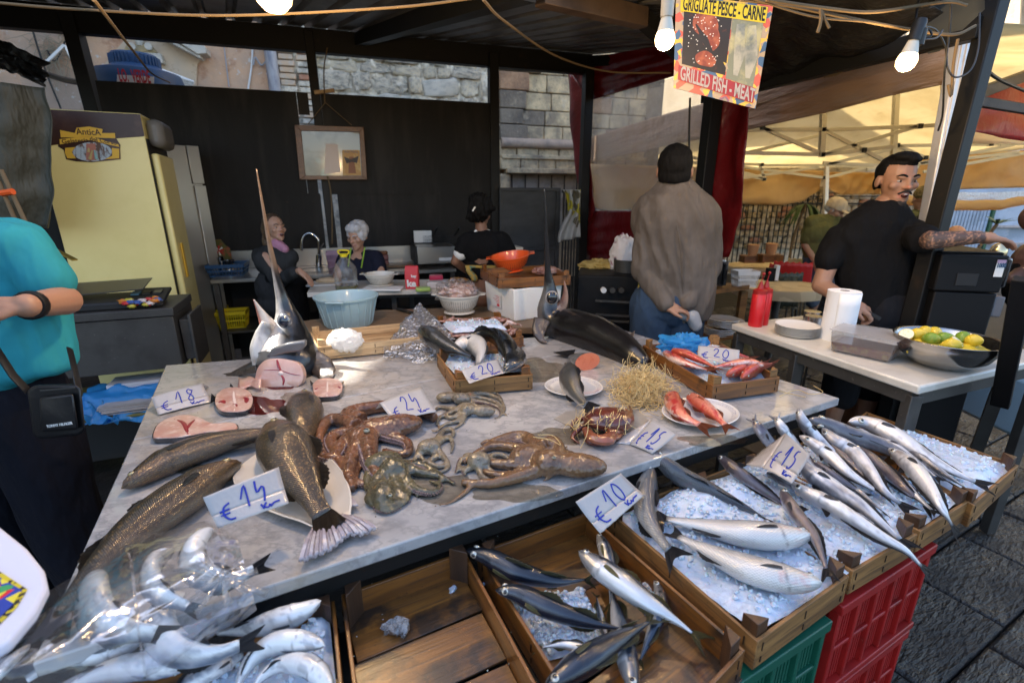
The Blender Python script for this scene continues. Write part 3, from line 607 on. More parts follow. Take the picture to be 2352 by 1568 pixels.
#behind the tents: fence, wall, blue wall, tan building
fw=thing('garden_wall','rough stone wall with patches of red brick behind the iron fence','wall',PY(1800,600,10.2))
BX0,BX1=PY(1280,500,10.2).x,PY(2110,500,10.2).x
m=MB();m.grid(lambda u,v:V((BX0+(BX1-BX0)*u,10.3+.03*NZ.noise(V((u*40,v*12,0))),-.2+2.3*v)),80,24);part('mortar_face',m,M_mortar,fw)
lib=[]
for i in range(7):
 mm=MB();mm.ell((0,0,0),(.5,.5,.5),nu=8,nv=6)
 for j,p in enumerate(mm.v):p=V(p);mm.v[j]=tuple(V([math.copysign(abs(c*2)**.4,c)*.5 for c in p])+NZ.noise_vector(p*3+V((i*9,0,4)))*.12)
 for mt in(M_rubble,M_ashlar,M_brick2):lib.append(mesh_from(mm,mt))
r9=random.Random(4);z=.55
while z<1.75:
 x=BX0+3.5+r9 .uniform(0,.2)
 while x<BX1-.1:
  wd=r9 .uniform(.14,.32);h=.12
  if 0<PY(1690,500,10.2).x-x>.0:x+=wd;continue
  o=bpy.data.objects.new('stone',lib[r9 .randrange(7)*3+r9 .choices((0,1,2),(6,3,1.3))[0]]);sc.collection.objects.link(o);o.parent=fw;o.matrix_local=WM[fw.name].inverted()@(Mx.Translation((x+wd/2,10.25,z))@Mx.Diagonal((wd-.01,.12,h*r9 .uniform(.85,1.1),1)));x+=wd
 z+=.125
fe=thing('iron_fence','black iron railing in front of the rough stone wall','fence',PY(1800,600,9.4))
for k in range(46):
 u=1395+k*11.2
 if u>2080:break
 m=MB();p=PY(u,470,9.4);m.cyl((p.x,9.4,.2),(p.x,9.4,1.62),.012,n=6);part('railing_bar',m,M_black,fe)
m=MB();a=PY(1380,470,9.4).x;b_=PY(2100,470,9.4).x;m.beam((a,9.4,1.42),(b_,9.4,1.42),.03,.03);m.beam((a,9.4,1.55),(b_,9.4,1.55),.03,.02);part('rail',m,M_black,fe)
m=MB()
for k in range(30):
 u=1400+k*17;p=PY(u,470,9.4);P_=[(p.x+.06*math.cos(q),9.4,1.485+.05*math.sin(q))for q in np.linspace(0,6.28,12)];m.tube(P_,.006,4)
part('scrollwork',m,M_black,fe,kind='stuff')
bw=thing('blue_building','pale blue rendered building with grey mouldings behind the tent','building',PY(2250,560,11))
bx=PY(2080,500,11).x
m=MB();m.box((bx+4,11.3,1.6),(8,.5,3.4));part('wall',m,M_bluewall,bw)
for v in(560,690,520):p=PY(2200,v,11.0);m=MB();m.box((bx+4.3,11.0,p.z),(7.2,.1,.05));part('moulding',m,M_pvcgrey,bw)
shx0,shx1=PY(2160,500,10.9).x,PY(2270,500,10.9).x
for k in range(14):m=MB();x=shx0+(shx1-shx0)*(k+.5)/14;m.box((x,10.9,.7),((shx1-shx0)/14-.02,.04,1.35));part('shutter_slat',m,mat('dark shutter',(.06,.06,.065),.5)if k==0 else bw.children[-1].data.materials[0],bw)
m=MB();m.box((shx1+.04,10.88,.7),(.06,.08,1.4));part('green_post',m,mat('green post',(.02,.09,.05),.5),bw)
tb=thing('tan_building','tall tan stone building with a window cornice at the upper right','building',(11,16,0))
tn=hd(232);tdx=hd(142);T0=V((10.9,13.2,0))
def TB_(u,v,off=0):return PP(u,v,T0+tn*off,tn)
def tpoly(px,o0,o1,nm,**k):m=MB();m.prism([TB_(u,v,o0)for u,v in px],tn*(o1-o0));return part(nm,m,M_tanwall,tb,**k)
m=MB();m.prism([T0-tdx*14,T0+tdx*8,T0+tdx*8+V((0,0,16)),T0-tdx*14+V((0,0,16))],-tn*.5);part('wall',m,M_tanwall,tb)
tpoly([(2255,105),(2360,150),(2350,172),(2250,122)],0,.4,'cornice',bev=.03)
tpoly([(2262,125),(2345,168),(2342,178),(2258,136)],0,.25,'cornice',bev=.03)
tpoly([(2318,168),(2340,178),(2318,300),(2298,290)],0,.2,'window_frame',bev=.03);tpoly([(2262,140),(2275,146),(2262,230),(2250,220)],0,.2,'window_frame',bev=.03)
tpoly([(2340,-60),(2352,-60),(2345,110),(2333,105)],0,.3,'pilaster');tpoly([(2040,30),(2060,30),(2040,140),(2022,130)],0,.3,'pilaster')
m=MB();
wt=thing('white_tent','white tent top rising beyond the pole at the upper right','tent',PY(2290,250,6))
m.grid(lambda u,v:PY(2160+260*u,(100+150*u+30*math.sin(u*3.1))*(1-v)+330*v,4.2+1.4*u*(1-v)),30,12);part('canopy',m,mat('white tent cloth',(.85,.82,.80),.8,bump=[('noise',3,.4,.03)],thin=((.95,.9,.85),.4)),wt,sol=.003)
M_leaf=mat('green leaf',(.05,.10,.03),.5)
def plant(u,v,Y,n,L_,nm,label,seed,up=.4,droop=.5,trunk=None):
 rr=random.Random(seed);c=PY(u,v,Y);t=thing(nm,label,'plant',(c.x,c.y,.1))
 if trunk:m=MB();m.tube(crom([V((c.x+trunk*.6,c.y,.1)),V((c.x+trunk,c.y,(c.z)*.5)),c],14),.025,8);part('stem',m,mat('bark',(.16,.11,.06),.9),t)
 for k in range(n):
  a=6.28*k/n+rr.uniform(-.3,.3);d=V((math.cos(a),math.sin(a)*.6,up)).normalized();pts=[c+d*L_*q+V((0,0,-droop*L_*q*q))for q in(0,.35,.7,1)]
  m=MB();sd=d.cross(V((0,0,1))).normalized();C=crom(pts,7);m.grid(lambda x,y:C[int(round(x*6))]+sd*((y-.5)*.06*L_*2*math.sin(math.pi*min(x*.9+.08,1))),6,2);part('leaf',m,M_leaf,t,sol=.001)
 return t
plant(1850,468,8.9,16,.42,'palm_plant','small palm with drooping green blades before the iron fence',2,.1,1.1,trunk=-.12)
plant(1735,600,8.6,10,.3,'leafy_plant','dark green leafy plant at the foot of the fence',5,.5,.3)
plant(2290,515,8.2,14,.35,'leafy_plant','green shrub sprig in front of the pale blue wall',9,.5,.3,trunk=-.25)
#fish
def lerp3(a,b,t):t=max(0,min(1,t));return tuple(a[i]+(b[i]-a[i])*t for i in range(3))
def sstep(a,b,x):t=max(0,min(1,(x-a)/(b-a)));return t*t*(3-2*t)
PROF={'bass':([0,.03,.08,.15,.24,.36,.5,.65,.8,.92,1],[.008,.035,.062,.088,.112,.125,.12,.098,.066,.042,.04],[.008,.028,.05,.075,.1,.118,.112,.085,.055,.04,.038],[.01,.03,.045,.06,.072,.078,.072,.056,.036,.018,.01]),'hake':([0,.04,.1,.18,.26,.38,.52,.68,.82,.94,1],[.012,.03,.048,.06,.068,.07,.062,.05,.036,.022,.02],[.01,.032,.052,.068,.082,.084,.07,.05,.034,.02,.018],[.014,.03,.044,.054,.062,.064,.056,.042,.026,.012,.008]),'mack':([0,.03,.09,.18,.28,.42,.58,.74,.88,.97,1],[.006,.03,.058,.082,.098,.102,.088,.062,.03,.016,.016],[.006,.03,.06,.088,.105,.108,.092,.062,.028,.014,.014],[.008,.024,.042,.056,.066,.07,.062,.044,.022,.01,.006]),'croak':([0,.03,.09,.18,.3,.44,.6,.76,.9,1],[.012,.05,.088,.125,.15,.148,.122,.086,.055,.05],[.012,.035,.06,.085,.1,.105,.095,.07,.045,.042],[.014,.04,.06,.078,.09,.09,.076,.052,.026,.014]),'mullet':([0,.03,.09,.18,.3,.45,.62,.78,.92,1],[.015,.055,.095,.115,.12,.115,.09,.062,.04,.038],[.012,.035,.055,.07,.085,.088,.075,.055,.036,.034],[.012,.035,.052,.064,.07,.068,.055,.038,.02,.012]),}
def c_bass(s,t,n):
 c=lerp3((.02,.026,.034),(.11,.125,.14),sstep(.05,.5,t+.12*n));c=lerp3(c,(.5,.5,.48),sstep(.42,.8,t+.15*n))
 if s<.25:c=lerp3(c,(.20,.13,.1),.35*sstep(.25,.1,s)*(1-t))
 if s<.16 and t>.6:c=lerp3(c,(.72,.70,.66),.6)
 return lerp3(c,(.03,.035,.04),sstep(.93,1.0,s)*.7)
def c_bassbelly(s,t,n):
 c=lerp3((.035,.038,.042),(.16,.165,.16),sstep(.0,.3,t+.1*n));c=lerp3(c,(.62,.61,.58),sstep(.24,.55,t+.12*n))
 if .12<s<.3 and t>.5:c=lerp3(c,(.62,.3,.26),.5*sstep(.15,.5,n))
 return lerp3(c,(.05,.055,.06),sstep(.94,1.0,s)*.7)
def c_hake(s,t,n):
 c=lerp3((.085,.085,.10),(.25,.26,.29),sstep(.0,.45,t+.3*n));c=lerp3(c,(.60,.63,.68),sstep(.3,.7,t+.3*n));c=lerp3(c,(.74,.75,.77),sstep(.8,1,t)*.7)
 if s<.22:c=lerp3(c,(.13,.12,.13),.6*max(0,n+.45))
 return lerp3(c,(.05,.05,.06),sstep(.93,1.0,s)*.7)
def c_hakedark(s,t,n):
 c=lerp3((.035,.028,.036),(.10,.08,.095),sstep(.1,.6,t+.25*n));c=lerp3(c,(.36,.35,.38),sstep(.6,.9,t+.2*n));return c
def c_hakepale(s,t,n):
 c=lerp3((.30,.31,.34),(.70,.71,.72),sstep(.05,.45,t+.3*n));c=lerp3(c,(.30,.27,.25),.6*sstep(.1,.5,n))
 if s<.2:c=lerp3(c,(.22,.17,.15),.5*max(0,n+.5))
 return lerp3(c,(.08,.08,.1),sstep(.93,1,s)*.7)
def c_mack(s,t,n):
 c=lerp3((.008,.016,.034),(.03,.05,.08),sstep(.05,.36,t));c=lerp3(c,(.6,.62,.62),sstep(.34,.55,t+.06*n))
 if s<.22:c=lerp3(c,(.12,.11,.1),.5)
 if .19<s<.24 and .3<t<.45:c=(.01,.01,.01)
 return c
def c_mackdark(s,t,n):
 c=lerp3((.004,.007,.014),(.010,.02,.04),sstep(.1,.5,t));c=lerp3(c,(.42,.42,.42),sstep(.62,.85,t+.06*n));return c
def c_brown(s,t,n):
 c=lerp3((.016,.011,.006),(.055,.032,.012),sstep(.1,.7,t+.3*n));c=lerp3(c,(.16,.13,.09),sstep(.8,1,t))
 if s<.24:c=lerp3(c,(.17,.085,.028),.6*max(0,min(1,n+.5)))
 return lerp3(c,(.035,.022,.012),sstep(.88,1,s)*.8)
def c_grey(s,t,n):
 c=lerp3((.02,.02,.019),(.075,.075,.07),sstep(.1,.5,t+.2*n));c=lerp3(c,(.5,.47,.42),sstep(.62,.8,t+.1*n));return c
def c_white(s,t,n):
 c=lerp3((.03,.04,.055),(.12,.15,.19),sstep(.05,.35,t+.12*n));c=lerp3(c,(.70,.72,.72),sstep(.34,.62,t+.15*n));return lerp3(c,(.30,.31,.33),.7*sstep(.1,.5,n))
def c_red(s,t,n):
 c=lerp3((.42,.06,.03),(.62,.20,.12),sstep(.1,.5,t+.3*n));c=lerp3(c,(.72,.58,.5),sstep(.5,.85,t+.45*n))
 if n>.12:c=lerp3(c,(.45,.02,.02),min(1,(n-.12)*4))
 return lerp3(c,(.6,.18,.09),sstep(.93,1,s))
def c_black(s,t,n):
 c=lerp3((.004,.0045,.005),(.016,.019,.022),sstep(.1,.6,t));return lerp3(c,(.45,.41,.38),sstep(.8,.93,t+.1*n))
def fmat(name,scale,metal,rough,bstr,tint=(.02,.02,.02),gold=None,sc_share=.5):
 ly=[('scales',(scale,scale,1),tint,.35,.62,0,'MIX',sc_share)]
 if gold:ly.append(('scell',(scale,scale,1),gold,.75,1.0,0,'MIX',.45));ly.append(('noise',(16,22,9),(.02,.014,.008),.52,.75,4,'MIX',.6))  # gold scale cells paint sparse glints into the skin colour
 return mat(name,rough=rough,metal=metal,vcol=True,layers=ly,coord='ST',bump=[('scales',(scale,scale,1),bstr,.0016),('noise',(30,30,9),.25,.003)],coat=.9,coatr=.09,spec=.6)
FM={'bass':fmat('silver bass skin',190,.2,.3,.7,(.03,.036,.042),sc_share=.32),'hake':fmat('hake skin',420,.3,.32,.25,(.1,.1,.12),sc_share=.15),'mack':fmat('horse mackerel skin',500,.45,.26,.2,(.1,.1,.1),sc_share=.1),'brown':fmat('bronze scaled skin',235,.35,.34,.9,(.012,.008,.004),gold=(.34,.20,.06),sc_share=.75),'white':fmat('white bellied fish skin',300,.1,.3,.25,(.1,.1,.1),sc_share=.1),'red':fmat('red mullet skin',230,.15,.32,.5,(.45,.08,.05),sc_share=.4),'black':fmat('dark wet skin',300,.3,.26,.3,(.01,.01,.01),sc_share=.25)}
M_fin={}
def finmat(c):
 k=tuple(round(x,2)for x in c)
 if k not in M_fin:M_fin[k]=mat('fin membrane',c,.3,bump=[('rays',(1,14,1),.9,.004)],layers=[('rays',(1,14,1),tuple(x*.35 for x in c),.3,.8,0,'MIX',.7)],coord='ST',coat=.6,thin=(tuple(min(1,x*3)for x in c),.25))
 return M_fin[k]
M_eyeball=mat('silvery fish eye',(.55,.52,.44),.15,.5,coat=1,coatr=.03);M_eyeg=mat('golden fish eye',(.42,.34,.16),.15,.4,coat=1,coatr=.03)
M_pupil=mat('black pupil',(.004,.004,.006),.05,coat=1,coatr=.02);M_mouth=mat('fish mouth inside',(.30,.10,.09),.4,coat=.5);M_mouthd=mat('dark fish mouth',(.05,.03,.03),.4)
FISHN=[0]
def fish(pts,kind='bass',colf=c_bass,skin='bass',roll=0,base=TZ,hs=1.,ws=1.,tail='fork',tl=.16,ts=.2,finc=(.05,.05,.055),label='',group=None,cat='fish',name='fish',eye=.024,eyem=None,mouth=0,pec=.15,dorsal=True,N=54,Mr=26,sink=0,rollend=None,taillab=True,hmax=None,belly=True):
 FISHN[0]+=1;sd=FISHN[0]*3.7
 raw=[PZ(p[0],p[1],base+(p[2]if len(p)>2 else .02))for p in pts]
 C0=crom(raw,60);L=sum((C0[i+1]-C0[i]).length for i in range(59))
 s0,up,dn,wd=PROF[kind]
 ss=np.array([(i/(N-1))**1.25 for i in range(N)])
 A=np.array([tuple(p)for p in C0]);SS=np.linspace(0,1,60)
 P=[V((np.interp(s,SS,A[:,0]),np.interp(s,SS,A[:,1]),np.interp(s,SS,A[:,2])))for s in ss]
 def frame(i):
  T=(P[min(i+1,N-1)]-P[max(i-1,0)]).normalized();D0=V((0,0,1)).cross(T).normalized();La=T.cross(D0).normalized()
  r=R(roll+((rollend-roll)*ss[i]if rollend is not None else 0));return T,(D0*math.cos(r)+La*math.sin(r)),(La*math.cos(r)-D0*math.sin(r))
 def dims(s):
  f=np.interp
  g=lambda arr:float(np.mean([f(min(max(s+d,0),1),s0,arr)for d in(-.02,-.01,0,.01,.02)]))if s>.03 else float(f(s,s0,arr))*math.sqrt(max(min(s/.03,1),.02))
  return g(up)*L*hs,g(dn)*L*hs,g(wd)*L*ws
 root=thing(name,label,cat,tuple(raw[len(raw)//2]-V((0,0,.02))),group)
 mb=MB();mb.hc=True;FR=[]
 for i in range(N):
  T,D,La=frame(i);FR.append((P[i],T,D,La));u_,d_,w_=dims(ss[i])
  for k in range(Mr):
   ph=2*math.pi*k/Mr;cphi,sphi=math.cos(ph),math.sin(ph);t=abs(((ph/math.pi+1)%2)-1);t=1-t if False else(ph/math.pi if ph<=math.pi else 2-ph/math.pi)
   s=ss[i];gs=.235+.03*math.cos((t-.5)*2.6);bump=0
   if kind!='x':
    bump=.05*sstep(gs-.09,gs-.004,s)*(1-sstep(gs-.004,gs+.008,s))*sstep(.1,.25,t)*sstep(1.,.8,t)
   f=1+bump
   q=P[i]+D*(abs(cphi)**.92*math.copysign(1,cphi)*(u_ if cphi>0 else d_)*f)+La*(abs(sphi)**.9*math.copysign(1,sphi)*w_*f)
   mg=sstep(.1,.02,s)*math.exp(-((t-.56)/.06)**2)
   q-=La*math.copysign(1,sphi)*mg*w_*.35
   n=NZ.noise(V((s*7+sd,t*3,0)))+.6*NZ.noise(V((s*26,t*9+sd,3)))
   c=colf(s,t,n);dk=max(math.exp(-((s-gs)/.006)**2)*sstep(.12,.2,t)*.6,sstep(.1,.03,s)*math.exp(-((t-.56)/.035)**2)*.8)
   c=lerp3(c,(.02,.015,.015),dk)
   mb.vert(q,c,(s*L,t*(u_+d_+w_)*1.1+.0001,0))
 for i in range(N-1):
  for k in range(Mr):k2=(k+1)%Mr;mb.face((i*Mr+k,i*Mr+k2,(i+1)*Mr+k2,(i+1)*Mr+k))
 mb.face(list(range(Mr-1,-1,-1)));mb.face([(N-1)*Mr+k for k in range(Mr)])
 part('body',mb,FM[skin],root,edge=False)
 Pt,T,D,La=FR[-1];u_,d_,w_=dims(1);h0=(u_+d_)/2
 fm=finmat(finc);m=MB();rf=random.Random(FISHN[0]);nr=22;lean=rf.uniform(-.25,.25)
 def tf(x,y):
  yy=y*2-1
  ln=tl*L*{'fork':.62+.5*abs(yy)**1.3,'trunc':.9+.06*math.cos(yy*2),'round':1.0-.12*yy*yy,'deep':.42+.62*abs(yy)**1.1}[tail]
  sp=ts*L
  return Pt-T*(.012*L)+T*(ln*x)+D*(yy*(h0*.95+(sp-h0)*(x**.8)))+La*(lean*ln*x*x*.4+.006*L*math.sin(yy*9+x*4)*x)
 m.grid(tf,8,nr);part('tail_fin',m,fm,root,sol=max(.0010,.004*L))
 def idx(s):return int(np.argmin(abs(ss-s)))
 if dorsal:
  for(a,b,hh,sg)in((.33,.56,.055,1),(.62,.84,.045,1),(.62,.82,.045,-1))if kind!='hake' else((.3,.38,.06,1),(.45,.9,.03,1),(.5,.9,.03,-1)):
   m=MB();ia,ib=idx(a),idx(b)
   def df(x,y,ia=ia,ib=ib,hh=hh,sg=sg):
    i=ia+x*(ib-ia);i0=int(min(i,N-2));fr=i-i0;p,T_,D_,L_=FR[i0];p2=FR[i0+1][0];p=p.lerp(p2,fr);uu,dd,ww=dims(ss[i0]*(1-fr)+ss[i0+1]*fr)
    e=(uu if sg>0 else dd)*.94;hgt=hh*L*math.sin(math.pi*(.12+.8*x))*(1-.25*x)*(1+.12*math.sin(x*40))
    return p+D_*sg*(e+hgt*y)+T_*(hgt*y*.8)+L_*(.006*L*y*math.sin(x*7+sd))
   m.grid(df,16,3);part('dorsal_fin' if sg>0 else 'anal_fin',m,fm,root,sol=max(.0009,.003*L))
 if pec:
  for sg in(1,-1):
   i0=idx(.27);p,T_,D_,L_=FR[i0];uu,dd,ww=dims(.27);m=MB()
   def pf_(x,y,sg=sg):yy=y*2-1;wdt=.019*L*math.sin(math.pi*min(.25+x*.74,1))**.8;return p+L_*sg*(ww*(.97-.25*x*x)+.006*L+.012*L*x)-D_*(dd*.12+x*.02*L)+T_*(pec*L*x)+D_*(yy*wdt)
   m.grid(pf_,8,6);part('pectoral_fin',m,finmat(tuple(max(.11,min(1,x*2.2+.02))for x in finc)),root,sol=max(.0008,.003*L))
 for sg in(1,-1):
  i0=idx(.085 if kind!='hake' else .1);p,T_,D_,L_=FR[i0];uu,dd,ww=dims(ss[i0]);er=eye*L
  c=p+D_*(uu*.38)+L_*sg*(ww*.84);out=(L_*sg+D_*.35).normalized();rot=out.to_track_quat('Z','Y').to_matrix()
  m=MB();m.ell(c,(er,er,er*.55),rot,14,8);e=part('eye',m,eyem or M_eyeball,root);m=MB();m.ell(c+out*er*.34,(er*.56,er*.56,er*.32),rot,12,6);part('pupil',m,M_pupil,e)
 if mouth:
  p,T_,D_,L_=FR[idx(.07)];uu,dd,ww=dims(.07)
  for sg in(1,-1):
   m=MB();rg=[]
   for x in np.linspace(0,1,8):
    c=p-T_*(x*.11*L)+D_*sg*(x*mouth*.05*L+.35*uu*(1-x)*.5);r_=ww*(1-x)**.55+.002
    rg.append([c+L_*(math.cos(q)*r_)+D_*(math.sin(q)*r_*.42)for q in np.linspace(0,2*math.pi,13)[:-1]])
   m.rings(rg);m.hc=True;m.c=[lerp3(colf(.03,.2 if sg>0 else .8,0),(.3,.3,.32),.3)]*len(m.v);m.uv=[(i*.0007,0,0)for i in range(len(m.v))];part('jaw',m,FM[skin],root)
  m=MB();m.ell(p-T_*.03*L,(ww*.7,ww*.7,ww*.6));part('mouth_lining',m,M_mouthd,root)
 return root
G1='bronze scaled fish on the marble table'
fish([(278,1122,.022),(318,1098,.028),(400,1052,.035),(500,1018,.035),(600,996,.032),(672,984,.03)],'bass',c_brown,'brown',0,hs=.88,ws=1.05,tail='trunc',tl=.1,ts=.09,finc=(.04,.025,.015),label='brown bronze scaled fish lying farthest left, its head towards the table edge',group=G1,eyem=M_eyeg,pec=.12,eye=.02)
fish([(556,1062,.03),(500,1088,.038),(420,1140,.042),(330,1205,.042),(245,1285,.038),(175,1362,.03),(140,1405,.02)],'bass',c_brown,'brown',176,hs=.92,ws=1.05,tail='trunc',tl=.12,ts=.1,finc=(.04,.025,.015),label='largest bronze scaled fish, its tail reaching the left corner of the marble',group=G1,eyem=M_eyeg,pec=.12)
fish([(620,972,.075),(640,1010,.075),(672,1070,.062),(712,1140,.05),(740,1182,.04)],'bass',c_brown,'brown',12,hs=1.18,ws=1.15,tail='round',tl=.12,ts=.075,finc=(.05,.03,.015),label='bronze scaled fish lying on the white fish shaped platter',group=G1,eyem=M_eyeg,pec=.13)
fish([(704,902,.03),(702,935,.035),(700,975,.035),(694,1015,.03),(686,1042,.022)],'bass',c_brown,'brown',160,hs=1.12,ws=1.1,tail='trunc',tl=.12,ts=.1,finc=(.05,.03,.015),label='short olive bronze fish beside the octopuses, just behind the platter',group=G1,eyem=M_eyeg)
G2='silver bass in the ice crates';IZ=.745
fish([(1495,1028,.115),(1515,1055,.085),(1560,1090,.045),(1640,1130,.02),(1715,1168,.004),(1755,1192,-.01)],'bass',c_bass,'bass',128,IZ,hs=.78,ws=.95,tl=.1,ts=.08,label='dark backed bass with its head propped up on the marble edge',group=G2)
fish([(1497,1070,.07),(1487,1105,.055),(1480,1150,.035),(1490,1195,.025),(1518,1240,.02),(1536,1262,.018)],'bass',c_bass,'bass',38,IZ,hs=.9,ws=1.1,tl=.16,ts=.12,label='grey bass lying head up beside the ten euro card',group=G2)
fish([(1868,1228,.028),(1800,1232,.03),(1700,1224,.028),(1610,1208,.02),(1530,1190,.022)],'bass',c_bassbelly,'bass',188,IZ,hs=.96,ws=1.1,tl=.13,ts=.12,label='pale bellied bass on the ice, the upper of the two lying side by side',group=G2)
fish([(1890,1338,.028),(1820,1332,.03),(1720,1306,.03),(1630,1268,.024),(1560,1232,.018)],'bass',c_bassbelly,'bass',186,IZ,hs=1.05,ws=1.15,tl=.11,ts=.1,label='pale bellied bass on the ice nearest to the crate corner',group=G2)
G3='hake in the ice crates'
HK=[([(1728,961,.13),(1745,984,.11),(1768,1015,.07),(1800,1050,.03),(1835,1085,0)],c_hakedark,40,1.15,'dark backed hake gaping at the marble edge, leftmost of the raised heads',1.6),([(1781,956,.13),(1794,980,.11),(1815,1010,.07),(1850,1050,.03),(1890,1090,0)],c_hakepale,200,1.05,'pale hake with wide open mouth right behind the fifteen euro card',1.6),([(1835,936,.16),(1842,965,.13),(1868,1000,.085),(1912,1040,.05),(1975,1082,.02)],c_hake,210,.95,'hake pointing its closed mouth steeply up above all others',0),([(1857,962,.10),(1899,974,.085),(1945,996,.06),(2022,1022,.04),(2105,1062,.025),(2172,1102,.01)],c_hake,150,.92,'large eyed grey hake lying along the far crate',0),([(1948,968,.075),(1995,973,.07),(2063,1008,.055),(2132,1052,.035),(2196,1086,.02),(2240,1105,.012)],c_hakepale,200,1.05,'yellowish white hake lying farthest right over the end crate',0),([(1888,983,.09),(1912,1010,.075),(1955,1040,.055),(1995,1082,.045),(2030,1126,.035),(2068,1156,.02)],c_hake,205,1.0,'hake with a mottled snout lying below the large eyed one',0),([(1835,1000,.09),(1863,1016,.08),(1902,1046,.06),(1945,1084,.045),(1995,1116,.03),(2028,1134,.02)],c_hakepale,195,1.05,'pale hake with black fins just right of the fifteen euro card',0),([(1953,1022,.05),(1989,1044,.045),(2036,1082,.035),(2080,1123,.03),(2124,1158,.015)],c_hakedark,60,.95,'dark purple hake half sunk in the ice of the right crates',0),([(2040,1030,.055),(2080,1060,.055),(2128,1115,.05),(2162,1165,.04),(2186,1205,.0)],c_hakepale,200,.95,'white hake whose tail hangs over the crate rim beside the last corner posts',0),([(1863,1055,.055),(1912,1088,.045),(1953,1115,.03),(1985,1134,.015)],c_hakedark,50,.9,'slim dark hake between two pale ones in the middle crate',0),([(1830,1055,.06),(1860,1085,.055),(1912,1123,.045),(1967,1156,.04),(2022,1200,.03),(2068,1238,.02)],c_hake,200,1.05,'thick silver hake with its tail beside the pair of corner posts',0),([(1816,1110,.05),(1852,1132,.05),(1899,1157,.045),(1954,1190,.04),(2022,1232,.03),(2077,1262,.02),(2115,1298,-.01)],c_hakepale,198,.85,'longest pale hake, its tail hanging down over the red crate',0),([(1797,1123,.045),(1810,1150,.045),(1838,1190,.035),(1866,1225,.03),(1884,1265,.022),(1897,1305,.012)],c_hakedark,30,.85,'dark curved hake separating the bass from the pale hake',0),([(1648,1045,.05),(1690,1078,.045),(1740,1116,.025),(1785,1148,.008),(1810,1166,-.005)],c_hakedark,75,1.0,'purple backed hake alone between the bass and the fifteen euro card',0)]
HK+=[([(1905,1085,.02),(1945,1112,.02),(1985,1140,.015),(2025,1172,.01)],c_hake,150,.9,'grey hake buried between the thick silver one and the dark one',0),([(1760,1085,.01),(1800,1105,.02),(1850,1130,.015),(1890,1160,.01)],c_hake,160,.9,'half buried hake under the fifteen euro card',0),([(2000,1000,.045),(2055,1028,.04),(2105,1062,.03),(2150,1095,.02)],c_hake,190,.85,'grey hake squeezed between the two far right ones',0),([(1880,1005,.06),(1925,1042,.05),(1975,1085,.035),(2015,1120,.02)],c_hakedark,170,.8,'dark hake under the mottled snouted one',0),([(1925,1160,.02),(1975,1188,.02),(2030,1222,.015),(2075,1250,.01)],c_hake,170,.8,'grey hake between the two longest tails',0),([(2010,1062,.03),(2060,1098,.03),(2100,1135,.025),(2140,1170,.02)],c_hakepale,185,.85,'pale hake under the white one near the corner posts',0),([(2080,1030,.04),(2130,1062,.035),(2175,1092,.025),(2215,1118,.015)],c_hake,160,.8,'silver hake between the two outermost long ones',0)]
for p,cf,rl,hs,lb,mo in HK:fish(p,'hake',cf,'hake',rl,IZ+.002,hs=hs*1.06,ws=1.1,tail='fork',tl=.13,ts=.075,finc=(.055,.05,.055),label=lb,group=G3,mouth=mo,pec=.10,eye=.029)
G4='horse mackerel in the open crate';MZ=.69
MK=[([(1071,1262,.085),(1120,1278,.08),(1194,1313,.07),(1275,1333,.055),(1345,1331,.045)],c_mackdark,95,.72,'dark backed horse mackerel lying across the crate rim, the upper one',.12),([(1137,1354,.075),(1190,1362,.07),(1262,1395,.06),(1345,1425,.05),(1425,1444,.045)],c_mackdark,75,.82,'dark backed horse mackerel with a forked yellow tail, lying below the first',.14),([(1328,1264,.07),(1366,1294,.068),(1427,1337,.06),(1493,1386,.05),(1560,1430,.035),(1590,1452,.03)],c_mack,8,.95,'bright silver horse mackerel with black eye lying on top of the others',.16),([(1250,1578,.07),(1315,1536,.075),(1392,1487,.065),(1450,1452,.055),(1490,1428,.05)],c_mackdark,165,.95,'big blue backed horse mackerel at the bottom edge of the picture',.14),([(1372,1225,.04),(1388,1255,.04),(1400,1300,.03),(1404,1345,.02),(1402,1385,.01)],c_mack,30,.9,'horse mackerel half hidden under the ten euro card',.12),([(1458,1600,.035),(1448,1545,.035),(1432,1470,.03),(1415,1400,.02),(1405,1350,.015)],c_mack,150,.8,'silver horse mackerel lying upright in the middle of the heap',.12),([(1503,1330,.035),(1518,1370,.03),(1510,1420,.03),(1488,1475,.025),(1470,1515,.02)],c_mack,40,.75,'horse mackerel with its head against the crate side board',.12),([(1385,1515,.03),(1345,1492,.03),(1300,1480,.025),(1245,1485,.03)],c_mack,170,.8,'horse mackerel whose yellow tail sticks out over the left board',.2),([(1395,1470,.02),(1384,1440,.02),(1375,1400,.015),(1370,1370,.01)],c_mack,20,.7,'small horse mackerel deepest in the heap',.12)]
for p,cf,rl,hs,lb,tl_ in MK:fish(p,'mack',cf,'mack',rl,MZ,hs=hs,ws=1.15,tail='deep',tl=tl_,ts=.1,finc=(.16,.14,.05),label=lb,group=G4,eye=.03,eyem=M_eyeball,pec=.16)
G5='white bellied fish at the lower left';
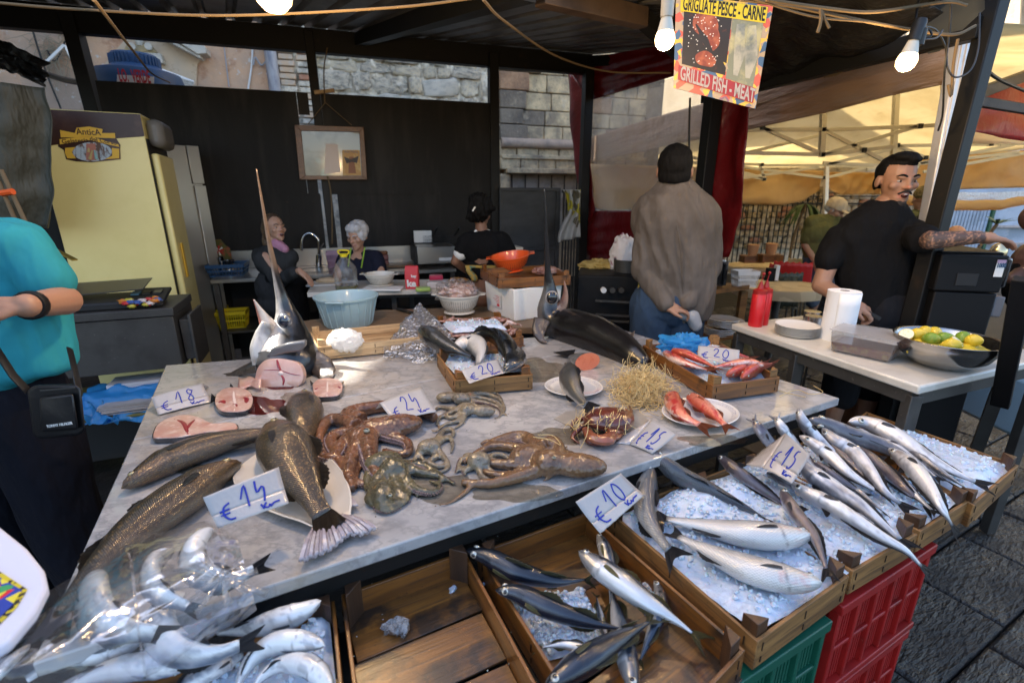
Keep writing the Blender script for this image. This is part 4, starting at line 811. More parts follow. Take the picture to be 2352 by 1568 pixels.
WH=[([(488,1212,.075),(458,1240,.075),(440,1285,.065),(470,1318,.05),(530,1330,.035),(583,1308,.035)],250,1.3,'curled white bellied fish whose black tail sticks out of the bag',.875,(.03,.03,.035)),([(400,1262,.06),(360,1288,.065),(345,1330,.06),(375,1368,.045),(430,1392,.02)],250,1.5,'curled white bellied fish in the middle of the bag',.87,None),([(236,1318,.06),(212,1355,.07),(225,1410,.065),(290,1445,.05),(355,1455,.03)],245,1.6,'fat white bellied fish inside the bag near the table corner',.85,None),([(424,1358,.05),(372,1405,.055),(372,1458,.05),(420,1494,.045),(490,1500,.035),(550,1482,.03)],250,1.15,'white fish bent into a hook in front of the bag',.80,None),([(738,1378,.07),(690,1405,.065),(620,1430,.05),(560,1445,.03),(500,1455,.02)],255,1.0,'white fish with its chin up towards the wooden crate post',.74,None),([(746,1482,.055),(700,1472,.06),(632,1478,.055),(582,1510,.045),(550,1565,.03),(540,1610,.02)],250,1.05,'white fish curving over the ice, second from the crate post',.74,None),([(765,1585,.05),(715,1532,.055),(650,1524,.05),(600,1556,.045),(575,1600,.03)],245,1.2,'white fish cut by the lower picture edge beside the ice',.73,None),([(430,1532,.05),(342,1528,.055),(250,1540,.05),(180,1570,.04),(130,1610,.03)],255,1.05,'long white fish lying level along the lower edge',.76,None),([(70,1478,.05),(25,1520,.05),(-20,1570,.04),(-60,1620,.03)],230,1.2,'pale bluish fish at the lower left picture corner',.80,None),([(330,1470,.02),(270,1490,.02),(190,1500,.02),(110,1530,.02),(60,1560,.02)],150,1.1,'dark backed fish under the others in the lower left heap',.80,None),([(560,1500,.0),(500,1530,.02),(430,1570,.02),(390,1620,.02)],130,1.1,'bluish fish filling the gap below the hooked one',.74,None)]
for p,rl,hs,lb,bz,fc in WH:fish(p,'bass',c_white,'white',rl,bz,hs=hs,ws=1.25,tail='fork',tl=.16,ts=.085,finc=fc or(.07,.075,.085),label=lb,group=G5,eye=.016)
G6='red mullets'
RM=[([(1537,902,.02),(1546,932,.022),(1572,958,.02),(1606,975,.016)],30,.868,1.1,'left red mullet on the oval plate'),([(1584,905,.02),(1606,922,.022),(1640,950,.02),(1665,975,.016)],200,.868,1.1,'right red mullet on the oval plate'),([(1524,808,.02),(1548,824,.022),(1585,838,.02),(1625,848,.015)],10,.905,.9,'red mullet with a white flank at the left of its crate'),([(1542,803,.04),(1575,812,.042),(1610,828,.035),(1640,842,.03)],170,.91,.95,'dark red mullet lying over the pale flanked one under the blue bag'),([(1755,840,.04),(1720,832,.045),(1680,836,.04),(1640,843,.03)],175,.91,.95,'long red mullet pointing right under the price card'),([(1668,862,.02),(1688,855,.022),(1720,846,.02),(1750,838,.01)],120,.90,1.1,'red mullet seen head on with a white snout'),([(1704,868,.02),(1722,856,.022),(1745,845,.02),(1770,838,.01)],110,.90,1.2,'red mullet seen head on nearest to the crate corner'),([(1612,802,.03),(1640,806,.03),(1680,812,.03),(1720,822,.02)],100,.91,.9,'red mullet mostly hidden behind the price card'),([(1560,790,.03),(1590,800,.03),(1620,808,.03),(1650,815,.02)],100,.90,.9,'red mullet under the blue plastic bag')]
for p,rl,bz,hs,lb in RM:fish(p,'mullet',c_red,'red',rl,bz,hs=hs,ws=1.1,tail='fork',tl=.2,ts=.1,finc=(.45,.12,.05),label=lb,group=G6,eye=.022,Mr=22,N=44)
G7='dark fish in the middle crate'
fish([(964,756,.075),(992,772,.07),(1022,792,.055),(1058,808,.045),(1085,818,.03)],'croak',c_grey,'black',170,.90,hs=.85,ws=1.2,tl=.1,ts=.1,label='fish with a red bruised head hanging out over the left crate board',group=G7,eye=.02)
fish([(1040,808,.04),(1062,792,.055),(1090,790,.06),(1104,812,.05),(1096,838,.03)],'bass',c_bassbelly,'bass',215,.90,hs=1.2,ws=1.3,tl=.1,ts=.1,label='pale bellied curled fish above the twenty euro card',group=G7)
fish([(1170,838,.035),(1168,806,.06),(1148,778,.07),(1112,768,.07),(1078,776,.055),(1052,786,.04)],'bass',c_black,'black',60,.90,hs=.85,ws=1.1,tl=.12,ts=.1,label='black backed fish curled into an arch at the right of the crate',group=G7)
fish([(1158,852,.03),(1180,832,.045),(1186,806,.045),(1168,790,.04)],'bass',c_black,'black',20,.90,hs=1.1,ws=1.1,tl=.14,ts=.1,label='dark fish with its snout down beside the right crate post',group=G7)
fish([(1302,838,.075),(1306,862,.065),(1316,892,.05),(1332,916,.035),(1346,930,.028)],'bass',c_grey,'bass',55,.86,hs=1.35,ws=1.4,tl=.18,ts=.12,label='plump grey fish propped on the round patterned plate',group=None,pec=.12)
#marble tables
M_marble=mat('grey veined marble',(.44,.43,.41),.22,layers=[('noise',2.6,(.31,.312,.315),.4,.62,6),('ridge',(3.5,5.5,4),(.16,.165,.18),.05,.0,7,'MIX',.5),('ridge',(9,13,9),(.22,.225,.23),.035,.0,6,'MIX',.6),('noise',3.2,(.40,.31,.19),.52,.74,6,'MIX',.6),('noise',2.1,(.20,.17,.13),.60,.76,8,'MIX',.5),('noise',26,(.15,.13,.11),.70,.80,5,'MIX',.8)],bump=[('noise',45,.06,.002)],rvar=(6,.05,.30),coat=.6,coatr=.06)
M_marble2=mat('worn white marble',(.60,.57,.50),.35,layers=[('noise',4,(.45,.42,.36),.5,.68,6),('noise',30,(.2,.17,.13),.68,.78,5)],bump=[('noise',30,.2,.003)],coat=.2)
tab=thing('marble_table','wide grey marble fish table on a dark steel frame','table',(0,1.4,0),None)
FLp,FRp,BLp,BRp=PZ(72,1525,TZ),PZ(1929,914,TZ),PZ(380,838,TZ),PZ(1436,758,TZ)
sL_,sR_=PZ(305,1010,TZ),PZ(1225,838,TZ);tR=FRp.lerp(BRp,.55)
def slab(pts,z,th,nm,mt,par,bev=.004):m=MB();m.prism([V((p.x,p.y,z-th))for p in pts],(0,0,th));return part(nm,m,mt,par,bev=bev)
sRr=FRp+(FLp-FRp)*0
seamR=sL_+(FRp-FLp).normalized()*2.02
slab([FLp,FRp,FRp.lerp(BRp,.86),sL_+E1*.0],TZ,.032,'marble_slab',M_marble,tab)
q1=FRp.lerp(BRp,.865);slab([sL_+V((-.002,.004,0)),q1,BRp,BLp],TZ-.001,.03,'marble_slab',M_marble,tab)
for(a,b)in((FLp,FRp),(FRp,BRp),(BRp,BLp),(BLp,FLp)):
 c=(FLp+FRp+BLp+BRp)/4;a2=a.lerp(c,.06);b2=b.lerp(c,.06);m=MB();m.beam(V((a2 .x,a2 .y,TZ-.06)),V((b2 .x,b2 .y,TZ-.06)),.04,.05);part('frame_rail',m,M_steelpaint,tab)
 m=MB();m.beam(V((a2 .x,a2 .y,0)),V((a2 .x,a2 .y,TZ-.04)),.05,.05);part('leg',m,M_steelpaint,tab)
#wooden fish crates
M_w=[wood('wet brown crate wood',(.28,.105,.018),(.09,.032,.007),0,.38,.9,.35),wood('pale crate wood',(.33,.165,.05),(.15,.068,.02),0,.6,.7,.1),wood('dark wet crate post',(.085,.038,.015),(.03,.014,.007),2,.5,.6,.2),wood('pale new crate wood',(.62,.44,.24),(.42,.27,.13),0,.6,.0,.1)]  # last entry is the palest wood, for the new crate and the peg
M_floorw=wood('stained crate floor',(.26,.11,.02),(.08,.03,.006),0,.3,1.9,.6)
M_staple=mat('rusty staple',(.04,.03,.025),.5,.6)
def crate(Q,z,h,mats,label,group='wooden fish crates',floor=True,posts=(1,1,1,1),ph=.03,th=.008,pw=.036,boards=3,fm=None,up=True,cat='crate'):
 """Q: the four rim corners in turn, z rim height"""
 Q=[V((q[0],q[1],0))for q in Q];c=(Q[0]+Q[1]+Q[2]+Q[3])/4;t=thing('wooden_crate',label,cat,(c.x,c.y,z-h),group)
 for i in range(4):
  a,b=Q[i],Q[(i+1)%4];d=(b-a).normalized();n=V((d.y,-d.x,0));n=-n if(c-a).dot(n)>0 else n
  m=MB();e=d*(.0 if i%2 else th*.9);m.hexa([a+e-n*th+V((0,0,z-h)),b-e-n*th+V((0,0,z-h)),b-e+V((0,0,z-h)),a+e+V((0,0,z-h)),a+e-n*th+V((0,0,z)),b-e-n*th+V((0,0,z)),b-e+V((0,0,z)),a+e+V((0,0,z))])
  L=(b-a).length;mm=MB();mm.box((0,0,0),(L-2*e.length,th,h));ang=math.atan2(d.y,d.x);ctr=(a+b)/2-n*th/2+V((0,0,z-h/2))
  o=part('side_board',mm,mats[0],None,bev=.0015);o.parent=t;o.matrix_local=WM[t.name].inverted()@Mx.Translation(ctr)@Mx.Rotation(ang,4,'Z');_reg(o,Mx.Translation(ctr)@Mx.Rotation(ang,4,'Z'))
  m=MB()
  for k in(.06,.5,.94):pp=a.lerp(b,k)+n*.0008;m.box(pp+V((0,0,z-h*.3)),(.0022,.0022,h*.28),rz=ang+.3);m.box(pp+V((0,0,z-h*.75)),(.0022,.0022,h*.2),rz=ang)
  part('staple',m,M_staple,t,kind='stuff')
 for i in range(4):
  if not posts[i]:continue
  a=Q[i];d1=(Q[(i+1)%4]-a).normalized();d0=(Q[i-1]-a).normalized();p=a+(d1+d0)*(th+.001)
  m=MB();m.prism([p+V((0,0,z-h+.003)),p+d1*pw+V((0,0,z-h+.003)),p+d0*pw+V((0,0,z-h+.003))],(0,0,h+ph-.003));part('corner_post',m,mats[1],t,bev=.0015)
 if floor:
  for k in range(boards):
   a0,a1=k/boards+.006,(k+1)/boards-.006;P0,P1,P3_,P2_=Q[0].lerp(Q[3],a0),Q[1].lerp(Q[2],a0),Q[0].lerp(Q[3],a1),Q[1].lerp(Q[2],a1)
   d=(P1-P0).normalized();ang=math.atan2(d.y,d.x);L=(P1-P0).length-2*th-.002;wd=((P3_+P2_)/2-(P0+P1)/2).length;ctr=(P0+P1+P2_+P3_)/4+V((0,0,z-h+.004+.0015*(k%2)))
   mm=MB();mm.box((0,0,0),(L,wd,.005));o=part('floor_board',mm,fm or mats[0],None,bev=.001);o.parent=t;o.matrix_local=WM[t.name].inverted()@Mx.Translation(ctr)@Mx.Rotation(ang,4,'Z')
 return t
RZ=.74
def P74(u,v):return PZ(u,v,RZ)
def AB(a,b):return E1*a+E2*b
WO=(M_w[0],M_w[2]);WP=(M_w[1],M_w[2])
crate([AB(.79,-.90),AB(1.095,-.90),P74(1951,1322),P74(1740,1474)],RZ,.075,WP,'pale wooden crate of ice and bass with two dark posts on its near corner')
crate([AB(1.115,-.90),AB(1.395,-.90),P74(2108,1226),P74(1960,1312)],RZ,.07,WP,'wooden crate of hake above the red plastic crates')
crate([AB(1.41,-.90),AB(1.70,-.89),P74(2231,1148),P74(2115,1220)],RZ,.07,WP,'wooden crate of hake, third in the row of ice crates')
crate([P74(1935,985),P74(2124,985)*0+P74(1990,945),P74(2341,1068),P74(2236,1160)],RZ,.075,WP,'outermost wooden crate of hake at the right end of the row',posts=(1,0,1,1))
crate([AB(.395,-.93),AB(.735,-.93),P74(1712,1492),AB(.385,-.37)],RZ,.072,WO,'wet brown crate holding the horse mackerel',fm=M_floorw,posts=(1,0,1,1),boards=3)
crate([AB(.07,-.95),AB(.37,-.95),AB(.345,-.40),AB(.03,-.42)],RZ,.068,WO,'empty stained wooden crate with a lump of ice',fm=M_floorw,boards=4,posts=(1,1,1,1))
crate([AB(-.36,-.93),AB(.055,-.94),AB(.01,-.40),AB(-.36,-.42)],RZ+.0,.072,WO,'wooden crate of white fish and ice at the lower left',fm=M_floorw)
c9=.92
crate([PZ(1045,874,c9),PZ(1224,860,c9),PZ(1182,800,c9),PZ(1003,812,c9)],c9,.062,(M_w[1],M_w[0]),'small wooden crate of dark curled fish in the middle of the marble',boards=3)
crate([PZ(1637,886,c9),PZ(1792,866,c9),PZ(1645,780,c9),PZ(1476,792,c9)],c9,.062,(M_w[0],M_w[1]),'wooden crate of red mullet at the right of the marble',boards=3)
crate([PZ(1045,800,c9-.01),PZ(1203,772,c9-.01),PZ(1150,726,c9-.01),PZ(1000,736,c9-.01)],c9-.01,.055,(M_w[0],M_w[0]),'wooden crate heaped with pinkish octopus behind the dark fish',boards=3)
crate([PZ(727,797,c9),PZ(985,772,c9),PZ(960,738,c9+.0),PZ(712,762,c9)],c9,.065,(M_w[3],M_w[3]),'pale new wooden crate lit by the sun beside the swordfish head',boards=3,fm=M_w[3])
st2=thing('crate_stand','dark board under the row of wooden fish crates','stand',tuple(AB(.7,-.65)))
m=MB();m.prism([AB(-.4,-.93)+V((0,0,.64)),AB(1.72,-.93)+V((0,0,.64)),AB(1.72,-.47)+V((0,0,.64)),AB(-.4,-.47)+V((0,0,.64))],(0,0,.016));part('board',m,M_steelpaint,st2)
for a in(-.35,1.66):m=MB();m.beam(AB(a,-.9),AB(a,-.9)+V((0,0,.64)),.04,.04);part('leg',m,M_steelpaint,st2)
def plastic_crate(a0,a1,b0,b1,z0,z1,mt,label,group=None):
 t=thing('plastic_crate',label,'crate',tuple(AB((a0+a1)/2,(b0+b1)/2)+V((0,0,z0))),group);Z=lambda z:V((0,0,z));h=z1-z0
 def bx(a,b,c,d,za,zb,nm,**k):
  m=MB();m.hexa([AB(a,c)+Z(za),AB(b,c)+Z(za),AB(b,d)+Z(za),AB(a,d)+Z(za),AB(a,c)+Z(zb),AB(b,c)+Z(zb),AB(b,d)+Z(zb),AB(a,d)+Z(zb)]);return part(nm,m,mt,t,bev=.003,**k)
 bx(a0+.01,a1-.01,b0,b1-.02,z0,z0+.01,'floor');e=.012;bx(a0+.012,a1-.012,b0,b0+.01,z0+.01,z1,'rear_wall')
 bx(a0-e,a1+e,b1-.02,b1+e,z1-.03,z1,'rim');bx(a0-e,a1+e,b1-.02,b1+e,z0+.012,z0+.034,'base_band')
 bx(a1-.02,a1+e,b0,b1-.02,z1-.03,z1,'rim');bx(a0-e,a0+.02,b0,b1-.02,z1-.03,z1,'rim');bx(a1-.012,a1,b0,b1-.02,z0+.02,z1-.03,'end_wall');bx(a0,a0+.012,b0,b1-.02,z0+.02,z1-.03,'end_wall')
 n=5;w_=(a1-a0)/n
 for k in range(n+1):bx(a0+k*w_-.007,a0+k*w_+.007,b1-.02,b1+.006,z0+.034,z1-.03,'upright')
 for zz in(z0+h*.5,):bx(a0,a1,b1-.018,b1+.003,zz-.006,zz+.006,'rail')
 m=MB()
 for k in range(n):
  for zz0,zz1 in((z0+.045,z0+h*.5-.012),(z0+h*.5+.012,z1-.04)):
   for q in range(5):
    aa=a0+k*w_+.014+(q+.5)*(w_-.028)/5;m.hexa([AB(aa-.0035,b1-.017)+Z(zz0),AB(aa+.0035,b1-.017)+Z(zz0),AB(aa+.0035,b1-.004)+Z(zz0),AB(aa-.0035,b1-.004)+Z(zz0),AB(aa-.0035,b1-.017)+Z(zz1),AB(aa+.0035,b1-.017)+Z(zz1),AB(aa+.0035,b1-.004)+Z(zz1),AB(aa-.0035,b1-.004)+Z(zz1)])
 part('slats',m,mt,t,kind='stuff')
 return t
M_redp=mat('red crate plastic',(.30,.012,.010),.42,layers=[('noise',9,(.18,.010,.008),.5,.7),('noise',40,(.5,.2,.16),.68,.8)],bump=[('noise',30,.15,.003)])
M_greenp=mat('green crate plastic',(.008,.085,.05),.4,layers=[('noise',9,(.01,.09,.055),.5,.7)],bump=[('noise',30,.15,.003)])
plastic_crate(1.155,1.60,-.92,-.455,.33,.645,M_redp,'upper red plastic crate under the hake crates','red plastic crates')
plastic_crate(1.15,1.605,-.92,-.46,.01,.325,M_redp,'lower red plastic crate standing on the wet paving','red plastic crates')
plastic_crate(.62,1.07,-.92,-.445,.36,.645,M_greenp,'green plastic crate under the bass crate','green plastic crates')
plastic_crate(.62,1.07,-.92,-.45,.04,.35,M_greenp,'lower green plastic crate under the first green one','green plastic crates')
#ice
M_ice=mat('crushed ice',(.60,.68,.79),.25,layers=[('noise',60,(.50,.59,.71),.45,.65,6)],bump=[('vor',(400,400,400),.35,.002,0),('noise',120,.4,.004,4)],sss=.8,sssr=(.4,.7,1),coat=.4,coatr=.15,spec=.6)
M_icec=mat('clear ice',(.85,.88,.9),.12,trans=.75,ior=1.31,bump=[('noise',60,.6,.006)],coat=.5)
def ice(px,z,amp,label,humps=(),n=70,name='crushed_ice',wpts=None,edge=.01,chunks=0,seed=0):
 """heap of ice over a quad of places"""
 Q=wpts or[PZ(u,v,z)for u,v in px];m=MB()
 def f(u,v):
  p=Q[0].lerp(Q[1],u).lerp(Q[3].lerp(Q[2],u),v);e=min(u,1-u,v,1-v);h=sstep(0,.1,e)*edge*2-edge
  for(hu,hv,hr,hh)in humps:c=PZ(hu,hv,z);h+=hh*math.exp(-((p-c).length/hr)**2)
  h+=amp*(NZ.noise(p*12+V((seed,0,0)))*.8+NZ.noise(p*45)*.22+abs(NZ.noise(p*120))*.14);return V((p.x,p.y,z+h))
 m.grid(f,n,n);o=solo(name,m,M_ice,label,'ice',kind='stuff')
 if chunks:
  rr=random.Random(seed+4);mc=MB()
  for _ in range(chunks):
   q=V(f(rr.random()*.94+.03,rr.random()*.94+.03));s=rr.uniform(.0025,.0075);c=MB();c.ell(q+V((0,0,s*.3)),s,nu=6,nv=4);c.noise(s*.6,1/s,seed=_%9);mc.add(c)
  solo('ice_chips',mc,M_ice,label.replace('crushed ice','loose ice chips'),'ice',kind='stuff',smooth=False)
 return o
ice(None,IZ-.012,.014,'crushed ice under the bass and hake in the row of crates',[(1600,1165,.09,.035),(1740,1060,.05,.03),(1700,1130,.05,.02),(2010,1040,.08,.02)],130,wpts=[AB(.80,-.885)+V((0,0,IZ-.012)),AB(1.69,-.885)+V((0,0,IZ-.012)),PZ(2228,1146,IZ-.012)-E2*.014,PZ(1742,1468,IZ-.012)-E2*.012+E1*.012],chunks=1500,edge=.006)
ice(None,.73,.012,'crushed ice in the outermost crate at the right',[(2230,1080,.1,.015)],50,wpts=[PZ(1945,990,.73),PZ(2000,960,.73),PZ(2330,1068,.73),PZ(2236,1150,.73)],chunks=200,seed=3)
ice(None,.70,.016,'crushed ice under the white fish at the lower left',[(730,1450,.05,.03),(760,1520,.06,.02),(500,1440,.06,.04)],70,wpts=[AB(-.35,-.92)+V((0,0,.70)),AB(.04,-.93)+V((0,0,.70)),AB(.0,-.40)+V((0,0,.70)),AB(-.35,-.40)+V((0,0,.70))],chunks=500,seed=5)
ice([(1155,1375),(1345,1345),(1420,1500),(1250,1510)],.685,.02,'crushed ice among the horse mackerel',[(1290,1400,.03,.02),(1310,1490,.035,.02)],60,chunks=350,seed=8)
ice([(1470,1330),(1510,1345),(1545,1420),(1480,1410)],.68,.012,'crushed ice against the side board of the mackerel crate',n=30,chunks=60,seed=9)
ice([(1050,858),(1212,848),(1180,812),(1012,820)],.895,.008,'crushed ice in the small crate of dark fish',n=40,chunks=100,seed=11)
ice([(1640,880),(1778,862),(1655,790),(1490,800)],.892,.008,'crushed ice in the crate of red mullet',n=50,chunks=160,seed=12)
for(u,v,s,lb)in((912,1452,.026,'large melting lump of clear ice in the empty crate'),(1040,1357,.011,'small white ice chunk in the empty crate near the back'),(1108,1345,.007,'tiny ice chunk beside the dividing board'),(1182,1256,.006,'ice chip near the back board of the mackerel crate'),(1247,1225,.012,'flat melting ice piece on the mackerel crate floor')):
 m=MB();c=PZ(u,v,.676);m.ell(c+V((0,0,s*.5)),(s,s*.8,s*.6),nu=20,nv=14);m.noise(s*.5,60);m.noise(s*.2,200);solo('ice_lump',m,M_icec if s>.02 else M_ice,lb,'ice')
m=MB();rr=random.Random(1)
for _ in range(60):u,v=rr.uniform(800,1250),rr.uniform(1230,1560);c=PZ(u,v,.677);s=rr.uniform(.001,.0025);m.ell(c,s,nu=5,nv=4)
solo('ice_crumbs',m,M_ice,'fine ice crumbs scattered over the brown crate floors','ice',kind='stuff')
#price cards
M_card=mat('damp white card',(.47,.46,.455),.55,layers=[('noise',6,(.40,.39,.385),.45,.65)],bump=[('vor',(90,90,90),.3,.002,0)],coat=.3,coatr=.2,thin=((.8,.78,.75),.2))
M_wet=mat('wet grey card',(.44,.40,.37),.25,bump=[('noise',25,.6,.006)],coat=.7,coatr=.1)
M_ink=mat('blue marker ink',(.012,.03,.33),.5)
GL={'1':[[(.1,.45),(.55,1),(.5,0)]],'2':[[(.05,.75),(.3,1),(.6,.9),(.55,.55),(.1,.05),(.3,.06),(.85,.0)]],'0':[[(.4,1),(.08,.6),(.12,.15),(.45,0),(.75,.4),(.7,.85),(.4,1)]],'4':[[(.15,1),(.1,.7),(.12,.45),(.3,.55),(.6,.68),(.62,.4),(.45,0)]],'5':[[(.75,1),(.35,.9),(.3,.6),(.6,.62),(.7,.3),(.4,0),(.15,.1)]],'8':[[(.7,.85),(.4,1),(.2,.75),(.55,.45),(.6,.1),(.25,0),(.12,.25),(.6,.62),(.8,.85)]],'e':[[(.75,.95),(.35,.8),(.2,.4),(.4,.05),(.8,.0)],[(.0,.6),(.65,.62)],[(.0,.38),(.6,.4)]],'k':[[(.0,.8),(.1,.1)],[(.35,.8),(.15,.4),(.4,.1),(.55,.5),(.6,.1),(.8,.45),(1.2,.5)]]}
def card(TL,TR,BR,BL,digits,label,fold=None,wet=.38,z4=None,ew=.0019,ksc=1):
 zt_,zb_=z4;p=[PZ(*TL,zt_),PZ(*TR,zt_),PZ(*BR,zb_),PZ(*BL,zb_)];xd=(p[1]-p[0]);yd=(p[3]-p[0]);n=yd.cross(xd).normalized();n=n if n.dot(V((0,0,CH))-p[0])>0 else-n
 t=thing('price_card',label,'price card',tuple((p[2]+p[3])/2),'handwritten price cards')
 def S(x,y,o=0):y=1-y;return p[0].lerp(p[1],x).lerp(p[3].lerp(p[2],x),y)+n*(o+.004*math.sin(x*3.1)-.003*math.sin(y*3))
 m=MB();m.grid(lambda u,v:S(u,1-v*(1-wet)),12,8);part('card',m,M_card,t,sol=.0008)
 if wet:m=MB();m.grid(lambda u,v:S(u,wet*(1-v)-(.03*abs(NZ.noise(V((u*8,1,0))))*v),-.0008*v),16,5);part('wet_edge',m,M_wet,t,sol=.0008)
 if fold and len(fold)>3:m=MB();m.grid(lambda u,v:S(0,1-u).lerp(PZ(*fold[0],fold[2]).lerp(PZ(*fold[1],fold[2]),u),v)-n*.001,8,5);part('side_flap',m,M_wet,t,sol=.0008)
 elif fold:m=MB();m.grid(lambda u,v:S(u,1).lerp(PZ(*fold[0],fold[2]).lerp(PZ(*fold[1],fold[2]),u),v)-n*.001,8,5);part('back_flap',m,M_wet if fold[2]<zt_ else M_card,t,sol=.0008)
 m=MB();W_=xd.length;H_=yd.length
 def put(ch,x,y,w_,h_):
  for st in GL[ch]:m.tube(crom([S(x+a*w_,y+b*h_,.0012)for a,b in st],14),ew*(1 if len(st)>3 else .9),5)
 put('e',.10,.10,.2,.5)
 x=.38
 for d in digits:put(d,x,.28,.19,.6);x+=.22
 put('k',.62,.06,.22*ksc,.2)
 part('handwriting',m,M_ink,t);return t
card((347,912),(464,880),(487,922),(363,952),'18','card reading eighteen euro at the left edge of the marble',z4=(.90,.855),fold=((372,918),(480,888),.852))
card((466,1142),(640,1072),(664,1155),(500,1212),'14','wet torn card reading fourteen euro on the bronze fish',z4=(1.0,.945),ew=.0022)
card((872,925),(967,888),(1003,945),(906,968),'24','card reading twenty four euro on the big orange octopus',z4=(.935,.90),wet=0,fold=((862,940),(960,912),.89))
card((1060,850),(1144,824),(1160,856),(1078,880),'20','card reading twenty euro stuck in the crate of dark fish',z4=(.955,.925),wet=.25)
card((1604,794),(1699,804),(1697,838),(1601,822),'20','card reading twenty euro in front of the blue bag',z4=(.985,.95),wet=.2)
card((1497,962),(1552,998),(1498,1042),(1446,1020),'15','card reading fifteen euro on the marble beside the crab',z4=(.90,.853),wet=0,fold=((1425,1002),(1412,1016),.854,1))
card((1804,994),(1861,1045),(1818,1110),(1752,1073),'15','card reading fifteen euro among the hake',z4=(.90,.83),wet=.3,fold=((1740,1040),(1712,1066),.80,1))
card((1322,1152),(1426,1086),(1481,1136),(1379,1224),'10','card reading ten euro above the horse mackerel',z4=(.87,.81),wet=.3,ew=.0021)
#platters and plates
M_china=mat('ivory glazed china',(.66,.61,.52),.18,coat=.8,coatr=.05,bump=[('noise',6,.1,.004)]);M_china2=mat('white glazed china',(.66,.64,.60),.15,coat=.8,coatr=.05)
M_chinap=mat('grey lilac ribbed glaze',(.34,.29,.30),.12,layers=[('noise',30,(.55,.5,.46),.5,.7)],coat=.9,coatr=.04)
pt=thing('fish_shaped_platter','ivory platter shaped like a fish with a ribbed grey tail','platter',tuple(PZ(690,1130,TZ)))
op=[(560,1062),(600,1035),(650,1022),(705,1026),(752,1046),(785,1080),(802,1115),(808,1150),(806,1172),(800,1188),(752,1214),(722,1212),(690,1198),(640,1182),(590,1160),(552,1130),(535,1095)]
oc_=crom([PZ(u,v,TZ+.022)for u,v in op+op[:1]],61)[:-1];cc=sum(oc_,V())/60
m=MB()
def rg_(k,z):return[V((cc.x+(p.x-cc.x)*k,cc.y+(p.y-cc.y)*k,z))for p in oc_]
m.rings([rg_(.7,TZ+.001),rg_(.97,TZ+.018),rg_(1.0,TZ+.022),rg_(.97,TZ+.0235),rg_(.86,TZ+.013),rg_(.72,TZ+.007),rg_(.3,TZ+.006)]);part('dish',m,M_china,pt)
A0,A1=PZ(722,1206,TZ+.02),PZ(790,1180,TZ+.02);B=crom([PZ(u,v,TZ+.012)for u,v in((690,1296),(735,1262),(790,1240),(830,1228),(868,1216))],41)
Bb=crom([PZ(u,v,TZ+.012)for u,v in((690,1296),(758,1268),(800,1236),(835,1232),(868,1216))],41)
m=MB();m.grid(lambda u,v:A0 .lerp(A1,v).lerp(Bb[int(v*40)],u**.9)+V((0,0,.008*math.sin(v*2*math.pi*11)*(.25+u)*.45+.012*math.sin(u*2.6))),16,160);part('tail_handle',m,M_chinap,pt,sol=.006)
for(a,b,c_)in(((742,1050),(768,1062),(756,1040)),((800,1130),(824,1158),(806,1160))):m=MB();m.prism([PZ(*a,TZ+.02),PZ(*c_,TZ+.018),PZ(*b,TZ+.018)],(0,0,-.006));part('fin_ornament',m,M_chinap,pt,bev=.002)
def plate(u,v,r,label,sy=.8,rz=0,rim=None,name='plate',group='patterned plates on the marble',z=TZ,ms=M_china2):
 c=PZ(u,v,z);t=thing(name,label,'plate',tuple(c),group)
 m=MB();m.lathe([(r*.5,0),(r*.62,.003),(r*.97,.02),(r,.022),(r*.97,.0235),(r*.93,.021)],c,48,sy=sy,rz=rz,cap=(True,False));m.lathe([(r*.80,.0155),(r*.64,.0085),(r*.1,.007)],c,48,sy=sy,rz=rz,cap=(False,True));part('dish',m,ms,t)
 m=MB();m.lathe([(r*.93,.021),(r*.87,.0185),(r*.80,.0155)],c,48,sy=sy,rz=rz);part('patterned_rim',m,mat('blue grey printed rim',(.55,.54,.54),.2,layers=[('vor',160,(.28,.28,.33),.35,.2,0),('noise',60,(.6,.57,.52),.5,.6)],coat=.8),t)
 return t
plate(1317,897,.116,'round plate with a blue grey rim under the plump grey fish',.92)
plate(1607,957,.142,'oval plate with a grey rim holding two red mullets',.80,R(25))
